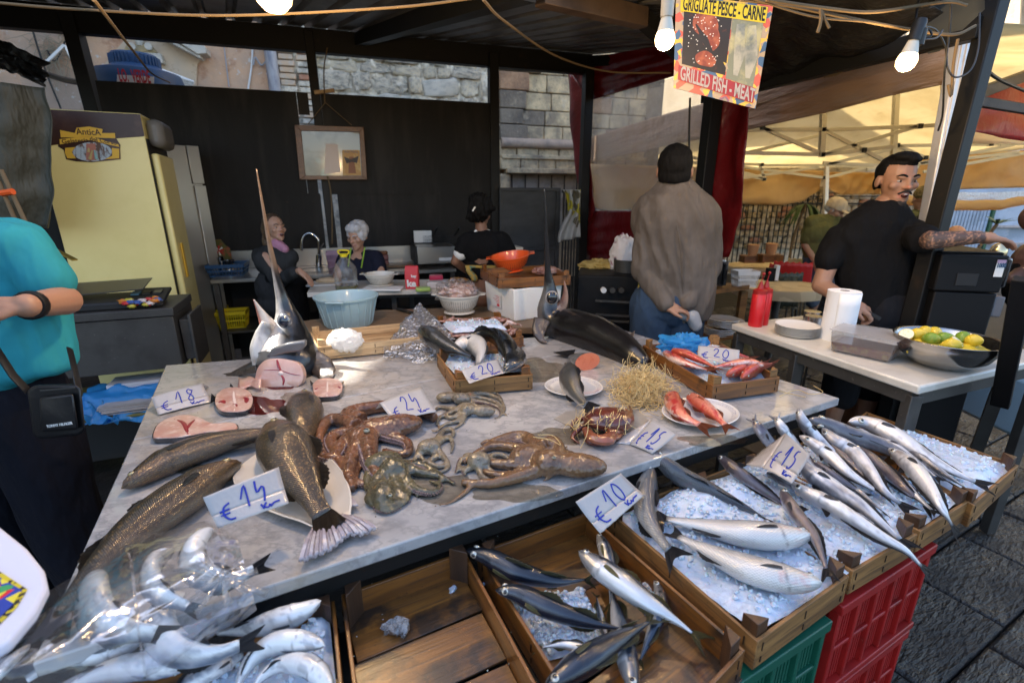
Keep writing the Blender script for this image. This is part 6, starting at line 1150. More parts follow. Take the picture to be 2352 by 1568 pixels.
def cb_(u,v):
 top=PZ(965,727,.93)+V((0,0,.09));a=[PZ(880,822,.865),PZ(1000,830,.87),PZ(1062,800,.92),PZ(1010,760,.9),PZ(900,775,.9)][0:5]
 k=v*5;i=int(k)%5;b=a[i].lerp(a[(i+1)%5],k-int(k));p=b.lerp(top,u**.9);n=NZ.noise_vector(p*16)*.018+NZ.noise_vector(p*45)*.007;return p+n+(p-top)*(.25*math.sin(math.pi*u))
m.grid(cb_,26,60);solo('plastic_bag',m,F_clear2,'clear empty plastic bag standing open beside the crate of dark fish','plastic bag')
m=MB();tl=[(-60,1500),(100,1370),(290,1235),(470,1195),(545,1235)];bl=[(-60,1640),(140,1640),(330,1560),(480,1470),(590,1400)]
def bgf(u,v):
 a=np.array([np.interp(u,[0,.25,.5,.75,1],[p[i]for p in tl])for i in(0,1)]);b=np.array([np.interp(u,[0,.25,.5,.75,1],[p[i]for p in bl])for i in(0,1)]);c=a+(b-a)*v
 h=.90+.125*math.sin(math.pi*min(max(v,0.0),1))**.6*(1-.35*u)-(.06*v if u>.5 else .03*v);p=PZ(c[0],c[1],h);d=NZ.noise(V((u*4,v*5,2)))*.014+abs(NZ.noise(V((u*7+v*9,v*3-u*6,5))))*.010;return p+V((0,0,d))
m.grid(bgf,90,60);solo('plastic_bag',m,F_clear,'large clear plastic bag stretched over the white fish at the lower left','plastic bag')
m=MB();kn=PZ(508,1330,.93);rr=random.Random(2)
for k in range(26):a=rr.uniform(0,6.28);e=kn+V((math.cos(a)*rr.uniform(.02,.09),math.sin(a)*rr.uniform(.02,.07),rr.uniform(-.03,.03)));s=V((-math.sin(a),math.cos(a),.3))*.008;m.poly([kn,e+s,e-s])
part('bag_knot',m,F_clear,bpy.data.objects['plastic_bag.003']if 'plastic_bag.003' in bpy.data.objects else None,kind='stuff',sol=.001)
M_tub=mat('light blue plastic',(.36,.50,.53),.4,coat=.2,sss=.1);M_colw=mat('cream plastic',(.66,.63,.55),.4,coat=.2);M_oran=mat('orange plastic',(.80,.11,.02),.3,coat=.4)
tb_=thing('washing_tub','round light blue plastic tub behind the sunny crate','tub',tuple(PZ(802,752,TZ)))
c=PZ(802,745,TZ);r_=.178;m=MB();m.lathe([(.1,.004),(r_*.72,0),(r_*.76,.01),(r_*.96,.165),(r_*1.03,.168),(r_*1.04,.178),(r_,.18),(r_*.97,.172),(r_*.74,.014),(.05,.008)],c,40,cap=(True,True));part('wall',m,M_tub,tb_)
for k in range(22):a=6.28*k/22;m=MB();m.tube([c+V((math.cos(a)*r_*.765,math.sin(a)*r_*.765,.012)),c+V((math.cos(a)*r_*.963,math.sin(a)*r_*.963,.16))],.003,5);part('rib',m,M_tub,tb_)
m=MB();m.box(c+V((0,-r_*1.08,.175)),(.1,.035,.008));part('handle',m,M_tub,tb_,bev=.003)
def colander(c,r,h,mt,label,M=None,hole=(.03,.02,.01),hc='o'):
 t=thing('colander',label,'colander',tuple(c),'colanders');M_=M or Mx.Identity(3);m=MB();pr=[(.35*r,-.012),(.36*r,0),(.6*r,h*.08),(.82*r,h*.4),(.95*r,h*.85),(1.0*r,h),(1.07*r,h),(1.07*r,h+.006),(.985*r,h+.006),(.93*r,h*.85),(.80*r,h*.42),(.58*r,h*.12),(.1,h*.02)]
 m.lathe(pr,c,40,M=M_,cap=(True,True));part('bowl',m,mt,t);m=MB()
 for j in range(9):
  z=h*(.14+.62*j/8);rr_=float(np.interp(z,[h*.08,h*.4,h*.85],[.6*r,.82*r,.95*r]))
  for k in range(54):a=6.28*k/54;p=V((math.cos(a)*rr_*1.004,math.sin(a)*rr_*1.004,z));n=V((math.cos(a),math.sin(a),-.3)).normalized();M3=M_@n.to_track_quat('Z','Y').to_matrix();m.lathe([(.0024,.0008),(.0024,0)],V(c)+M_@p,5,M=M3,cap=(True,True))
 part('holes',m,mat('colander hole shadow',hole,.9),t,kind='stuff')
 for sg in(1,-1):m=MB();m.box(V(c)+M_@V((sg*r*1.12,0,h+.003)),(.04,.07,.006),M_);part('handle',m,mt,t,bev=.002)
 return t
bd_c=PZ(1055,716,.87)
colander(bd_c,.135,.115,M_colw,'cream colander heaped with bagged shrimp')
solo('shrimp_bag',crumple(bd_c+V((0,0,.125)),(.105,.09,.055),8,.4),mat('shrimps inside clear plastic',(.50,.28,.20),.2,layers=[('noise',30,(.66,.52,.46),.45,.6),('noise',15,(.3,.14,.09),.6,.75)],bump=[('noise',30,.8,.02)],coat=1,coatr=.1),'tied plastic bag of peeled shrimp in the cream colander','bag of shrimp')
solo('plastic_bag',crumple(bd_c+V((-.01,0,.135)),(.125,.11,.07),9,.5),F_clear,'clear film bunched over the shrimp in the cream colander','plastic bag')
sb=thing('styrofoam_box','white styrofoam fish box with a small printed label','box',tuple(PZ(1180,738,TZ)))
A_=PZ(1180,740,TZ);B_=PZ(1114,712,TZ);dAB=(B_-A_);dAB.z=0;dd=V((-dAB.y,dAB.x,0)).normalized();dd=dd if dd.x>0 else-dd
D__=A_+dd*.36;C__=B_+dd*.36;hh=.20;M_foam=mat('white styrofoam',(.78,.77,.72),.8,bump=[('vor',90,.25,.003,0)],sss=.1)
cen=(A_+B_+C__+D__)/4;ex=lambda p,k,z:V((cen.x+(p.x-cen.x)*k,cen.y+(p.y-cen.y)*k,z))
m=MB();q4=(A_,D__,C__,B_);m.rings([[ex(p,.94,TZ)for p in q4],[ex(p,1.0,TZ+hh)for p in q4],[ex(p,.88,TZ+hh)for p in q4],[ex(p,.84,TZ+.03)for p in q4]]);part('box',m,M_foam,sb,smooth=False,bev=.008)
nA=V((dAB.y,-dAB.x,0)).normalized();nA=nA if nA.y<0 else-nA
def SB(x,y,o):return A_.lerp(B_,x)+V((0,0,y*hh))+nA*(o+.0+.006*y)+(A_-cen)*0
m=MB();m.poly([SB(.40,.28,.002),SB(.40,.72,.002),SB(.72,.72,.002),SB(.72,.28,.002)][::-1]);lb_=part('label',m,M_white,sb,smooth=False,sol=.0006)
m=MB()
for y in(.64,.59,.54,.49,.44):m.beam(SB(.44,y,.0032),SB(.66-.05*(y*100%3),y,.0032),.0006,.0025)
m.beam(SB(.45,.36,.0032),SB(.53,.36,.0032),.001,.016);part('print',m,M_redink,lb_,kind='stuff')
bx_=PZ(1144,664,TZ+hh+.06);bb2=[ex(p,1.06,0)for p in q4];zt_b=TZ+hh+.065
crate([PZ(1144,640,zt_b),PZ(1311,632,zt_b),PZ(1262,608,zt_b),PZ(1103,617,zt_b)],zt_b,.06,(M_w[0],M_w[0]),'wooden crate standing on the styrofoam box, under the orange colander',boards=3)
colander(PZ(1176,622,zt_b-.03)+V((0,.06,0)),.135,.10,M_oran,'bright orange colander tilted in the upper crate',Mx.Rotation(R(-7),3,'Y')@Mx.Rotation(R(6),3,'X'))
solo('squid_heap',crumple(PZ(1255,622,zt_b-.02),(.09,.06,.025),31,.4),M_pinko,'pinkish squid under film in the crate behind the orange colander','squid')
cbt=thing('cutting_board','large worn wooden cutting board behind the marble table','cutting board',tuple(PZ(900,740,TZ)))
M_board=wood('scarred cutting board',(.26,.17,.09),(.15,.09,.045),0,.5,.5,.2)
m=MB();m.prism([PZ(u,v,TZ)for u,v in((680,770),(1010,752),(1255,752),(1215,700),(870,712),(640,745))],(0,0,-.04));part('board',m,M_board,cbt,bev=.004)
m=MB();m.prism([PZ(u,v,TZ-.045)for u,v in((660,768),(1255,752),(1215,700),(640,745))],(0,0,-.7));part('base',m,M_black,cbt)
kn=thing('kitchen_knife','broad dark knife lying on the cutting board','knife',tuple(PZ(960,722,TZ)))
m=MB();m.prism([PZ(u,v,TZ+.003)for u,v in((948,718),(1000,728),(1010,738),(962,731))],(0,0,.002));part('blade',m,mat('dull steel',(.12,.12,.12),.35,.9),kn);m=MB();m.beam(PZ(912,709,TZ+.01),PZ(952,720,TZ+.01),.022,.016);part('handle',m,M_black,kn,bev=.004)
m=MB();rr=random.Random(12)
for k in range(60):u,v=rr.uniform(420,1350),rr.uniform(850,1200);c=PZ(u,v,TZ+.0006);m.ell(c,(rr.uniform(.001,.003),rr.uniform(.001,.002),.0008),nu=6,nv=4)
solo('crumbs',m,mat('dark scraps',(.06,.03,.02),.5),'tiny dark scraps and stains scattered over the marble','scraps',kind='stuff')
F_wet=film('water film on marble',col=(.86,.84,.80),haze=.0,rough=.06,bs=5,bstr=.05,spec=.16);F_blood=film('thin blood',col=(.62,.22,.18),haze=.02,rough=.06,bs=9,bstr=.1,spec=.16)
for k,(u,v,ru,rv,mt,lb)in enumerate(((1010,1120,90,30,F_wet,'water puddle between the octopuses'),(800,1010,90,28,F_wet,'water puddle left of the big octopus'),(1180,1130,110,26,F_wet,'water puddle below the large brown octopus'),(600,930,60,20,F_blood,'thin blood smear between the swordfish steaks'),(700,915,60,14,F_wet,'water film in front of the small steak'),(1230,850,70,26,F_wet,'water film right of the crate of dark fish'),(1290,1000,60,20,F_wet,'water puddle beside the crab'),(420,1075,50,12,F_wet,'wet trail under the leftmost bronze fish'),(1640,1010,80,12,F_wet,'wet streak near the front edge by the oval plate'),(640,880,50,12,F_blood,'blood under the cut swordfish'))):
 m=MB();P_=[]
 for q in range(40):a=6.2832*q/40;rr_=1+.45*NZ.noise(V((math.cos(a)*1.6+k*3,math.sin(a)*1.6,0)));P_.append(PZ(u+math.cos(a)*ru*rr_,v+math.sin(a)*rv*rr_,TZ+.0012))
 m.prism(P_[::-1],(0,0,-.0006));solo('puddle',m,mt,lb,'puddle','puddles on the marble',kind='thing',smooth=False)
#fridges, counters and what stands on them
M_yel=mat('cream yellow fridge enamel',(.84,.70,.28),.32,layers=[('noise',3,(.78,.64,.24),.45,.7),('noise',45,(.35,.3,.22),.72,.8)],coat=.3,coatr=.2)
M_bro=mat('brown fridge enamel',(.045,.018,.011),.35,layers=[('noise',5,(.10,.05,.03),.5,.75)]);M_gold=mat('sign yellow',(.72,.43,.04),.5);M_inox=mat('brushed stainless steel',(.46,.44,.40),.32,.9,bump=[('noise',(60,60,1),.06,.001)])
M_dinox=mat('scuffed dark steel',(.07,.068,.062),.5,.4,layers=[('noise',9,(.055,.052,.048),.45,.65),('noise',45,(.2,.18,.15),.66,.75)],bump=[('noise',40,.1,.002)])
fr=thing('ice_cream_fridge','tall cream and brown fridge with an old ice cream parlour badge','fridge',tuple(PZ(190,247,2.1)*1-V((0,0,2.1))))
fa,fb=PZ(60,247,2.1),PZ(322,261,2.1);fd=(fb-fa).normalized();fn=V((fd.y,-fd.x,0));fn=fn if fn.y<0 else-fn;Wf=(fb-fa).length
def FR_(x,z,o=0):return V((fa.x,fa.y,0))+fd*x+fn*o+V((0,0,z))
def fbx(x0,x1,z0,z1,o0,o1,nm,mt,par=None,bev=.006):m=MB();m.hexa([FR_(x0,z0,o0),FR_(x1,z0,o0),FR_(x1,z0,o1),FR_(x0,z0,o1),FR_(x0,z1,o0),FR_(x1,z1,o0),FR_(x1,z1,o1),FR_(x0,z1,o1)]);return part(nm,m,mt,par or fr,bev=bev)
def FPX_(u,v,o=0):return PP(u,v,fa+fn*o,fn)
fbx(0,Wf,.06,2.1,-.60,0,'side_wall',M_yel)
m=MB();zb_=[FPX_(60+280*k/20,355-42*(k/20)**.45,.002)for k in range(21)];zb_=[V((p.x,p.y,p.z))for p in zb_];xs_=[(p-FR_(0,0)).dot(fd)for p in zb_]
m.prism([FR_(max(min(x,Wf-.001),.001),p.z,.001)for x,p in zip(xs_,zb_)if-.02<x<Wf+.1]+[FR_(Wf-.001,2.095,.001),FR_(.001,2.095,.001)],fn*.0025);part('brown_band',m,M_bro,fr)
def badge(px,o,mt,nm,sol=.002):m=MB();m.prism([FPX_(u,v,o)for u,v in px],fn*sol);return part(nm,m,mt,bdg if bdg else fr)
bdg=None;bdg=part('badge',MB().prism([FPX_(u,v,.004)for u,v in((135,296),(170,303),(166,297),(176,291),(215,290),(238,296),(236,303),(267,303),(267,318),(277,334),(276,340),(277,366),(240,370),(212,373),(175,371),(152,366),(147,345),(134,337),(135,322),(137,316))],fn*.002),M_bro,fr)
for px in([(138,299),(172,306),(176,294),(205,291),(236,297),(234,306),(264,306),(265,318),(205,316),(140,316)],[(137,320),(205,313),(272,332),(274,338),(205,322),(138,332)],[(150,340),(175,338),(165,350),(175,364),(155,364),(149,352)],[(274,342),(257,340),(258,358),(240,366),(274,364)]):badge(px,.0065,M_gold,'badge_field')
m=MB();oc2=FPX_(212,350,.0065);m.prism([FPX_(212+45*math.cos(a),349+22*math.sin(a),.0065)for a in np.linspace(6.28,0,33)[:-1]],fn*.002);part('badge_picture',m,mat('shop front picture',(.42,.50,.55),.6,layers=[('noise',(30,30,12),(.12,.07,.05),.5,.6)]),bdg)
m=MB();m.prism([FPX_(u,v,.009)for u,v in((198,330),(219,330),(222,368),(198,368))],fn*.001);part('badge_doorway',m,mat('terracotta print',(.42,.17,.12),.6),bdg)
for k,u in enumerate((174,186,232,245)):m=MB();m.beam(FPX_(u,336,.0092),FPX_(u,364,.0092),.002,.001);part('badge_window_bar',m,M_bro,bdg)
for a,b in(((212,345),(206,366)),((204,340),(203,350)),((217,345),(222,366))):m=MB();m.tube([FPX_(*a,.011),FPX_(*b,.011)],[.004,.010],6);part('badge_figure',m,mat('print figure',(.45,.35,.15)if b[0]<210 else(.25,.45,.45),.6),bdg)
up_=V((0,0,1));sl_=(FPX_(240,311)-FPX_(170,306)).normalized()
def tx(s,size,o,xd,yd,mt,par,w_=None,nm='lettering',**k):return part(nm,text_mb(s,size,o,xd,yd,.0012,width=w_,**k),mt,par,smooth=False)
tx('AnticA',.052,FPX_(176,309,.0085),fd,up_,M_bro,bdg,(FPX_(232,309)-FPX_(176,309)).length,bold=.0008);tx('Gelateria',.036,FPX_(143,330,.0085),(fd+up_*.10),up_,M_bro,bdg,(FPX_(203,325)-FPX_(143,330)).length,bold=.0006);tx('del Corso',.036,FPX_(207,323,.0085),(fd-up_*.16),up_,M_bro,bdg,(FPX_(268,330)-FPX_(207,324)).length,bold=.0006)
fbx(Wf+.004,Wf+.05,.06,1.86,-.52,-.03,'door_edge',M_yel,bev=.015);fbx(Wf,Wf+.006,.06,1.95,-.6,-.001,'gasket',M_black);fbx(Wf,Wf+.10,1.90,2.08,-.42,-.05,'top_cap',mat('grey plastic cap',(.16,.15,.13),.5),bev=.04);fbx(Wf+.052,Wf+.062,1.0,1.25,-.2,-.14,'handle',M_gold,bev=.004)
sf_=thing('steel_cabinet','tall stainless steel cabinet squeezed in right of the yellow fridge','cabinet',tuple(PY(420,700,3.7)))
a,b_=PZ(376,330,1.98),PZ(454,336,1.98);sd2=(b_-a).normalized();sn2=V((sd2 .y,-sd2 .x,0));sn2=sn2 if sn2 .y<0 else-sn2;Ws=(b_-a).length
def S_(x,z,o=0):return V((a.x,a.y,0))+sd2*x+sn2*o+V((0,0,z))
a=V(a)
def sbx(x0,x1,z0,z1,o0,o1,nm,mt,par=sf_,bev=.003):m=MB();m.hexa([S_(x0,z0,o0),S_(x1,z0,o0),S_(x1,z0,o1),S_(x0,z0,o1),S_(x0,z1,o0),S_(x1,z1,o0),S_(x1,z1,o1),S_(x0,z1,o1)]);return part(nm,m,mt,par,bev=bev)
sbx(0,Ws*.985,.02,1.98,-.5,-.02,'cabinet_side',M_inox);sbx(Ws*.63,Ws,1.68,1.98,-.02,.01,'door_panel',M_inox);sbx(Ws*.66,Ws*1.02,.02,1.665,-.02,.008,'door_panel',M_inox);sbx(0,Ws*.61,.02,1.975,-.02,.004,'side_panel',M_inox)
oc=thing('old_steel_counter','scuffed dark steel counter in front of the yellow fridge','counter',tuple(PZ(270,760,0)*.0+V((-1.85,2.5,0))))
def OC(u,v,z):return PZ(u,v,z)
c1,c2=PZ(135,726,.98),PZ(398,708,.98);cd_=(c2-c1).normalized();cn_=V((cd_.y,-cd_.x,0));cn_=cn_ if cn_.y<0 else-cn_;Lc=(c2-c1).length
def C_(x,z,o=0):return V((c1 .x,c1 .y,0))+cd_*x+cn_*o+V((0,0,z))
def cbx(x0,x1,z0,z1,o0,o1,nm,mt,par=None,bev=.004):m=MB();m.hexa([C_(x0,z0,o0),C_(x1,z0,o0),C_(x1,z0,o1),C_(x0,z0,o1),C_(x0,z1,o0),C_(x1,z1,o0),C_(x1,z1,o1),C_(x0,z1,o1)]);return part(nm,m,mt,par or oc,bev=bev)
cbx(-.3,Lc,.94,.985,-.42,.012,'top',M_dinox);cbx(-.3,Lc-.01,.63,.935,-.42,0,'front_panel',M_dinox);cbx(-.3,Lc-.02,.1,.43,-.42,-.03,'lower_panel',M_black);cbx(-.3,Lc,.42,.435,-.42,.16,'shelf',mat('yellow green board',(.13,.12,.03),.6,layers=[('noise',20,(.05,.05,.03),.5,.6)]));cbx(Lc+.0,Lc+.05,.66,.9,-.3,-.05,'open_drawer',M_dinox);cbx(Lc+.05,Lc+.065,.62,.93,-.32,-.03,'drawer_front',M_dinox)
m=MB();m.grid(lambda u,v:C_(.02+.55*u,.5+.06*math.sin(v*3)+.03*NZ.noise(V((u*6,v*5,0)))-.10*v*v,-.18+.36*v+.03*NZ.noise(V((u*5,v*6,4)))),40,26);m.noise(.022,14,seed=3);solo('plastic_bag',m,M_bluebag,'blue plastic bag crumpled on the shelf under the old steel counter','plastic bag',sol=.001)
m=MB();m.grid(lambda u,v:C_(-.08+.3*u,.47+.05*math.sin(u*3+v*2)+.04*NZ.noise(V((u*8,v*8,9))),-.02+.22*v),30,20);m.noise(.02,16,seed=8);solo('plastic_bag',m,M_bluebag,'smaller blue plastic bag spilling over the shelf by the man in turquoise','plastic bag',sol=.001)
pp_=thing('paper_stack','stack of grey wrapping paper under the blue bags','paper stack',tuple(C_(.35,.436)))
for k in range(9):m=MB();m.box(C_(.33+rnd.uniform(-.015,.015),.441+k*.0065,.0+rnd.uniform(-.01,.01)),(.42,.28,.0045),rz=math.atan2(cd_.y,cd_.x)+rnd.uniform(-.04,.04));part('sheet',m,M_card if k%3 else M_wet,pp_)
m=MB();m.box(C_(.32,.545,-.1),(.42,.16,.03),rz=math.atan2(cd_.y,cd_.x)+.03);solo('white_tray',m,M_whitebag,'white tray lying on top of the blue bags on the shelf','tray',bev=.006)
sc_=thing('weighing_scale','black electronic scale with blue display windows on the old counter','scale',tuple(C_(.2,.985,-.2)))
cbx(-.05,.40,.985,1.03,-.36,-.03,'body',M_black,sc_,.01);m=MB();m.prism([C_(-.1,1.09,-.38),C_(.34,1.10,-.38),C_(.36,1.075,-.12),C_(-.08,1.055,-.12)],(0,0,.006));part('tray',m,mat('scratched scale tray',(.05,.05,.045),.3,.6),sc_,bev=.003)
m=MB();m.prism([C_(.26,1.03,-.36),C_(.44,1.03,-.34),C_(.46,.99,-.04),C_(.24,.99,-.04)],(0,0,.02));part('panel',m,M_black,sc_,bev=.005)
for k in range(3):m=MB();m.prism([C_(.265+k*.055,1.036,-.26),C_(.305+k*.055,1.036,-.26),C_(.305+k*.055,1.028,-.21),C_(.265+k*.055,1.028,-.21)],(0,0,.012));part('display',m,mat('blue grey display',(.10,.20,.26),.2)if k==0 else sc_.children[-1].data.materials[0],sc_)
m=MB();rr=random.Random(3)
cw=thing('sweet_wrappers','heap of red orange and white sweet wrappers beside the scale','wrappers',tuple(C_(.36,1.0,-.02)))
for k,cl_ in enumerate([(.5,.04,.04),(.6,.5,.45),(.6,.2,.03),(.5,.42,.05),(.05,.1,.3)]*5):part('wrapper',crumple(C_(.27+rr.uniform(0,.18),1.005+rr.uniform(0,.03),-.05+rr.uniform(-.02,.05)),(.022,.014,.011),k,.6,nu=12,nv=8),mat('wrapper %d'%k,cl_,.3,coat=.4)if k<5 else cw.children[k%5].data.materials[0],cw)
ck=thing('bundled_sticks','two wooden poles tied with orange tape beside the grey tarp','poles',tuple(PY(40,560,2.3)))
for(p0,p1)in(((-10,400),(58,560)),((2,390),(75,545))):m=MB();m.tube([PY(*p0,2.3),PY(*p1,2.3)],.009,8);part('pole',m,M_rope,ck)
m=MB();m.tube([PY(4,444,2.29),PY(30,440,2.29)],.014,8);part('orange_tape',m,M_oran,ck)
bx2=solo('foil_strip',MB().beam(PY(125,573,2.1),PY(172,597,2.05),.02,.006),mat('gold foil',(.6,.45,.1),.25,.9),'crinkled strip of gold foil in front of the fridge','foil')
M_stain=M_inox;sk_=thing('sink_unit','long stainless steel sink unit along the black wall','sink unit',tuple(W(1.6,0,.35)))
def wb(s0,s1,z0,z1,o0,o1,nm,mt,par=sk_,bev=.003):m=MB();m.hexa([W(s0,z0,o0),W(s1,z0,o0),W(s1,z0,o1),W(s0,z0,o1),W(s0,z1,o0),W(s1,z1,o0),W(s1,z1,o1),W(s0,z1,o1)]);return part(nm,m,mt,par,bev=bev)
def wsx(u,v,o=.7):return(WPX(u,v,o)-W0).dot(WD)
zc1=WPX(560,640,.75).z;x0_,x1_=wsx(485,640),wsx(1045,600)
wb(x0_,x1_,zc1-.03,zc1,.1,.75,'worktop',M_inox);wb(x0_,x1_,zc1,zc1+.17,.08,.10,'splashback',M_inox)
for s in np.linspace(x0_+.03,x1_-.03,6):wb(s-.02,s+.02,.02,zc1-.03,.68,.72,'leg',M_dinox)
wb(x0_,x1_,.42,.44,.15,.7,'shelf',M_dinox);wb(x0_,x1_,.02,zc1-.04,.1,.12,'back_panel',M_black)
def ws(u,v,o):return WPX(u,v,o)
c=ws(735,630,.42);c.z=zc1+.001;m=MB();m.lathe([(.21,0),(.2,.003),(.17,-.002),(.15,-.02)],c,32,sy=.8);part('basin',m,M_dinox,sk_)
tp_=thing('kitchen_tap','tall arched chrome tap over the sink','tap',tuple(ws(732,615,.2)));M_chr=mat('chrome',(.6,.6,.6),.1,1)
b0=ws(732,615,.2);tpp=[ws(u,v,.2)for u,v in((732,616),(732,560),(727,545),(712,535),(700,540),(694,552),(692,575))];m=MB();m.tube(crom(tpp,30),.014,10);part('spout',m,M_chr,tp_);m=MB();m.tube([ws(732,618,.2),ws(732,585,.2)],.028,12);m.tube([ws(735,572,.2),ws(743,558,.2)],.006,6);part('body',m,M_chr,tp_)
def basket(u,v,o,w_,d_,h_,mt,label,z=None,cat='basket',name='plastic_basket'):
 c=ws(u,v,o);c.z=z if z is not None else zc1;t=thing(name,label,cat,tuple(c));Rz=Mx.Rotation(R(18),3,'Z');P_=lambda x,y,zz:c+Rz@V((x*w_/2*(.85+.15*zz),y*d_/2*(.85+.15*zz),zz*h_))
 m=MB();m.hexa([P_(-1,-1,0),P_(1,-1,0),P_(1,1,0),P_(-1,1,0)]+[P_(x,y,.05)for x,y in((-1,-1),(1,-1),(1,1),(-1,1))]);part('base',m,mt,t);m=MB()
 for(x0,y0,x1,y1)in((-1,-1,1,-1),(1,-1,1,1),(1,1,-1,1),(-1,1,-1,-1)):
  for zz in(.0,.5,.98):m.beam(P_(x0,y0,zz),P_(x1,y1,zz),.006,.012 if zz!=.98 else .03)
  n=12 if y0==y1 else 6
  for k in range(n+1):q=k/n;m.beam(P_(x0,y0,0).lerp(P_(x1,y1,0),q),P_(x0,y0,1).lerp(P_(x1,y1,1),q),.006,.005)
 part('lattice',m,mt,t);return t
M_yplas=mat('yellow plastic',(.75,.60,.02),.4);M_bplas=mat('blue plastic',(.02,.07,.16),.4);M_pplas=mat('lilac plastic',(.45,.30,.42),.4)
basket(529,640,.45,.30,.26,.09,M_bplas,'dark blue dish rack at the left end of the sink unit',cat='dish rack',name='dish_rack')
basket(535,725,.5,.24,.18,.14,M_yplas,'yellow plastic basket on the lower shelf',.44);basket(505,728,.35,.12,.18,.14,M_yplas,'yellow basket cut off by the steel cabinet',.44);basket(770,610,.25,.14,.14,.14,M_pplas,'small lilac basket on the sink unit beside the tap')
for(u,o,r,h,lb)in((528,.40,.055,.10,'shiny steel pot in the dish rack'),(512,.38,.03,.13,'steel beaker in the dish rack')):m=MB();c=ws(u,630,o);c.z=zc1+.02;m.lathe([(r*.9,0),(r,.005),(r,h),(r*1.05,h+.003),(r*.96,h),(r*.9,.01)],c,24,cap=(True,True));solo('pot',m,M_chr,lb,'pot')
c=ws(503,575,.12);pl_=thing('painted_plaque','painted wooden plaque with a red and white flower','plaque',tuple(c));m=MB();hx=WD*.10;m.prism([c-hx+V((0,0,-.10)),c+hx+V((0,0,-.10)),c+hx*.95+V((0,0,.02)),c+hx*.6+V((0,0,.05)),c+hx*.3+V((0,0,.1)),c-hx+V((0,0,.1))],WN*.015);part('board',m,mat('dark painted board',(.10,.10,.02),.5,layers=[('noise',20,(.3,.08,.03),.5,.6)]),pl_)
for k in range(9):a=6.28*k/9;m=MB();d=WD*math.cos(a)+V((0,0,math.sin(a)));m.tube([c+WN*.017+d*.008,c+WN*.017+d*.045],[.004,.009],5);part('petal',m,M_white if k%2 else M_redink,pl_)
fy=thing('deep_fryer','stainless twin deep fryer with raised wire baskets','fryer',tuple(ws(1000,600,.4)));f0,f1=wsx(955,600,.45),wsx(1040,600,.45);zf=ws(1000,600,.6).z-.02
def wb2(*a,**k):return wb(*a,par=fy,**k)
wb2(f0,f1,zf,zf+.16,.25,.62,'housing',M_inox);wb2(f0-.02,f0+.001,zf,zf+.17,.2,.6,'side',M_black);wb2(f0+.02,f0+.2,zf+.17,zf+.29,.22,.26,'back_box',M_white);
m=MB();cc3=W(f1-.1,zf+.04,.623);m.beam(cc3-WD*.07,cc3+WD*.07,.002,.03);part('name_plate',m,M_white,fy)
for q in range(2):
 m=MB();s_=f0+.1+q*.22
 for a in range(9):m.beam(W(s_+a*.02,zf+.17,.45),W(s_+a*.02,zf+.25,.45),.002,.002);m.beam(W(s_+a*.02,zf+.17,.35),W(s_+a*.02,zf+.25,.35),.002,.002)
 for zz in(.17,.21,.25):m.beam(W(s_,zf+zz,.45),W(s_+.17,zf+zz,.45),.002,.002)
 m.beam(W(s_+.08,zf+.25,.45),W(s_+.11,zf+.33,.55),.014,.014);part('wire_basket',m,M_black,fy)
m=MB();m.box(W(wsx(915,600,.4),zc1+.012,.4),(.28,.2,.02),rz=R(18));solo('chopping_board',m,M_board,'small wooden chopping board on the steel worktop','board',bev=.004)
tr=thing('food_boxes','stacked pinkish food boxes with onions on top','boxes',tuple(W(wsx(878,600,.3),zc1,.3)))
for k in range(2):m=MB();m.box(W(wsx(878,600,.3),zc1+.03+k*.055,.3),(.12,.1,.05),rz=R(18));part('box',m,mat('dusky pink box',(.22,.09,.08),.5),tr,bev=.008)
for k in range(4):m=MB();m.ell(W(wsx(872+k*5,600,.3),zc1+.125,.3),(.022,.022,.02));part('onion',m,mat('brown onion',(.20,.08,.03),.4),tr)
st3=thing('white_crates','pile of white plastic crates behind the woman with her back turned','crates',tuple(W(wsx(1168,600,.9),0,.9)))
for k in range(4):m=MB();m.box(W(wsx(1160,600,.9),.86+k*.075,.9),(.3,.2,.066),rz=R(18));part('crate_unit',m,M_colw,st3,bev=.006)
wt_=thing('prep_table','marble topped prep table behind the blue tub','table',tuple(PZ(900,670,.9)-V((0,0,.9))))
m=MB();m.prism([PZ(u,v,.9)for u,v in((705,672),(1105,662),(1100,640),(720,645))],(0,0,-.035));part('top',m,M_marble2,wt_,bev=.003)
m=MB();m.prism([PZ(u,v,.86)for u,v in((715,676),(1100,668),(1096,650),(725,655))],(0,0,-.04));part('frame',m,M_dinox,wt_)
for u,v in((735,672),(905,668),(1095,665)):p=PZ(u,v,.86);m=MB();m.beam((p.x,p.y,0),(p.x,p.y,.86),.04,.04);part('leg',m,M_dinox,wt_)
def on(u,v):return PZ(u,v,.9)
jg=thing('oil_jug','large clear oil jug with a yellow cap and handle','jug',tuple(on(797,666)));c=on(797,664);m=MB();m.lathe([(.08,.0),(.085,.01),(.085,.14),(.08,.17),(.03,.235),(.025,.25)],c,28,cap=(True,True));part('bottle',m,film('clear jug plastic',haze=.14,rough=.12,bs=20,bstr=.4),jg)
m=MB();m.lathe([(.079,.003),(.082,.01),(.082,.035),(.01,.036)],c,28,cap=(True,True));part('oil',m,mat('olive oil',(.12,.11,.01),.1,coat=1),jg);m=MB();m.lathe([(.026,.245),(.028,.27),(.005,.272)],c,20,cap=(True,True));m.tube(crom([c+V((-.035,0,.27)),c+V((-.04,0,.29)),c+V((0,0,.295)),c+V((.04,0,.29)),c+V((.035,0,.27)),c+V((.0,0,.255)),c+V((-.035,0,.27))],24),.006,6);part('cap',m,M_yplas,jg)
solo('plastic_bag',crumple(on(838,640)+V((0,0,.08)),(.05,.05,.085),12,.4),M_whitebag,'white plastic bag standing beside the oil jug','plastic bag')
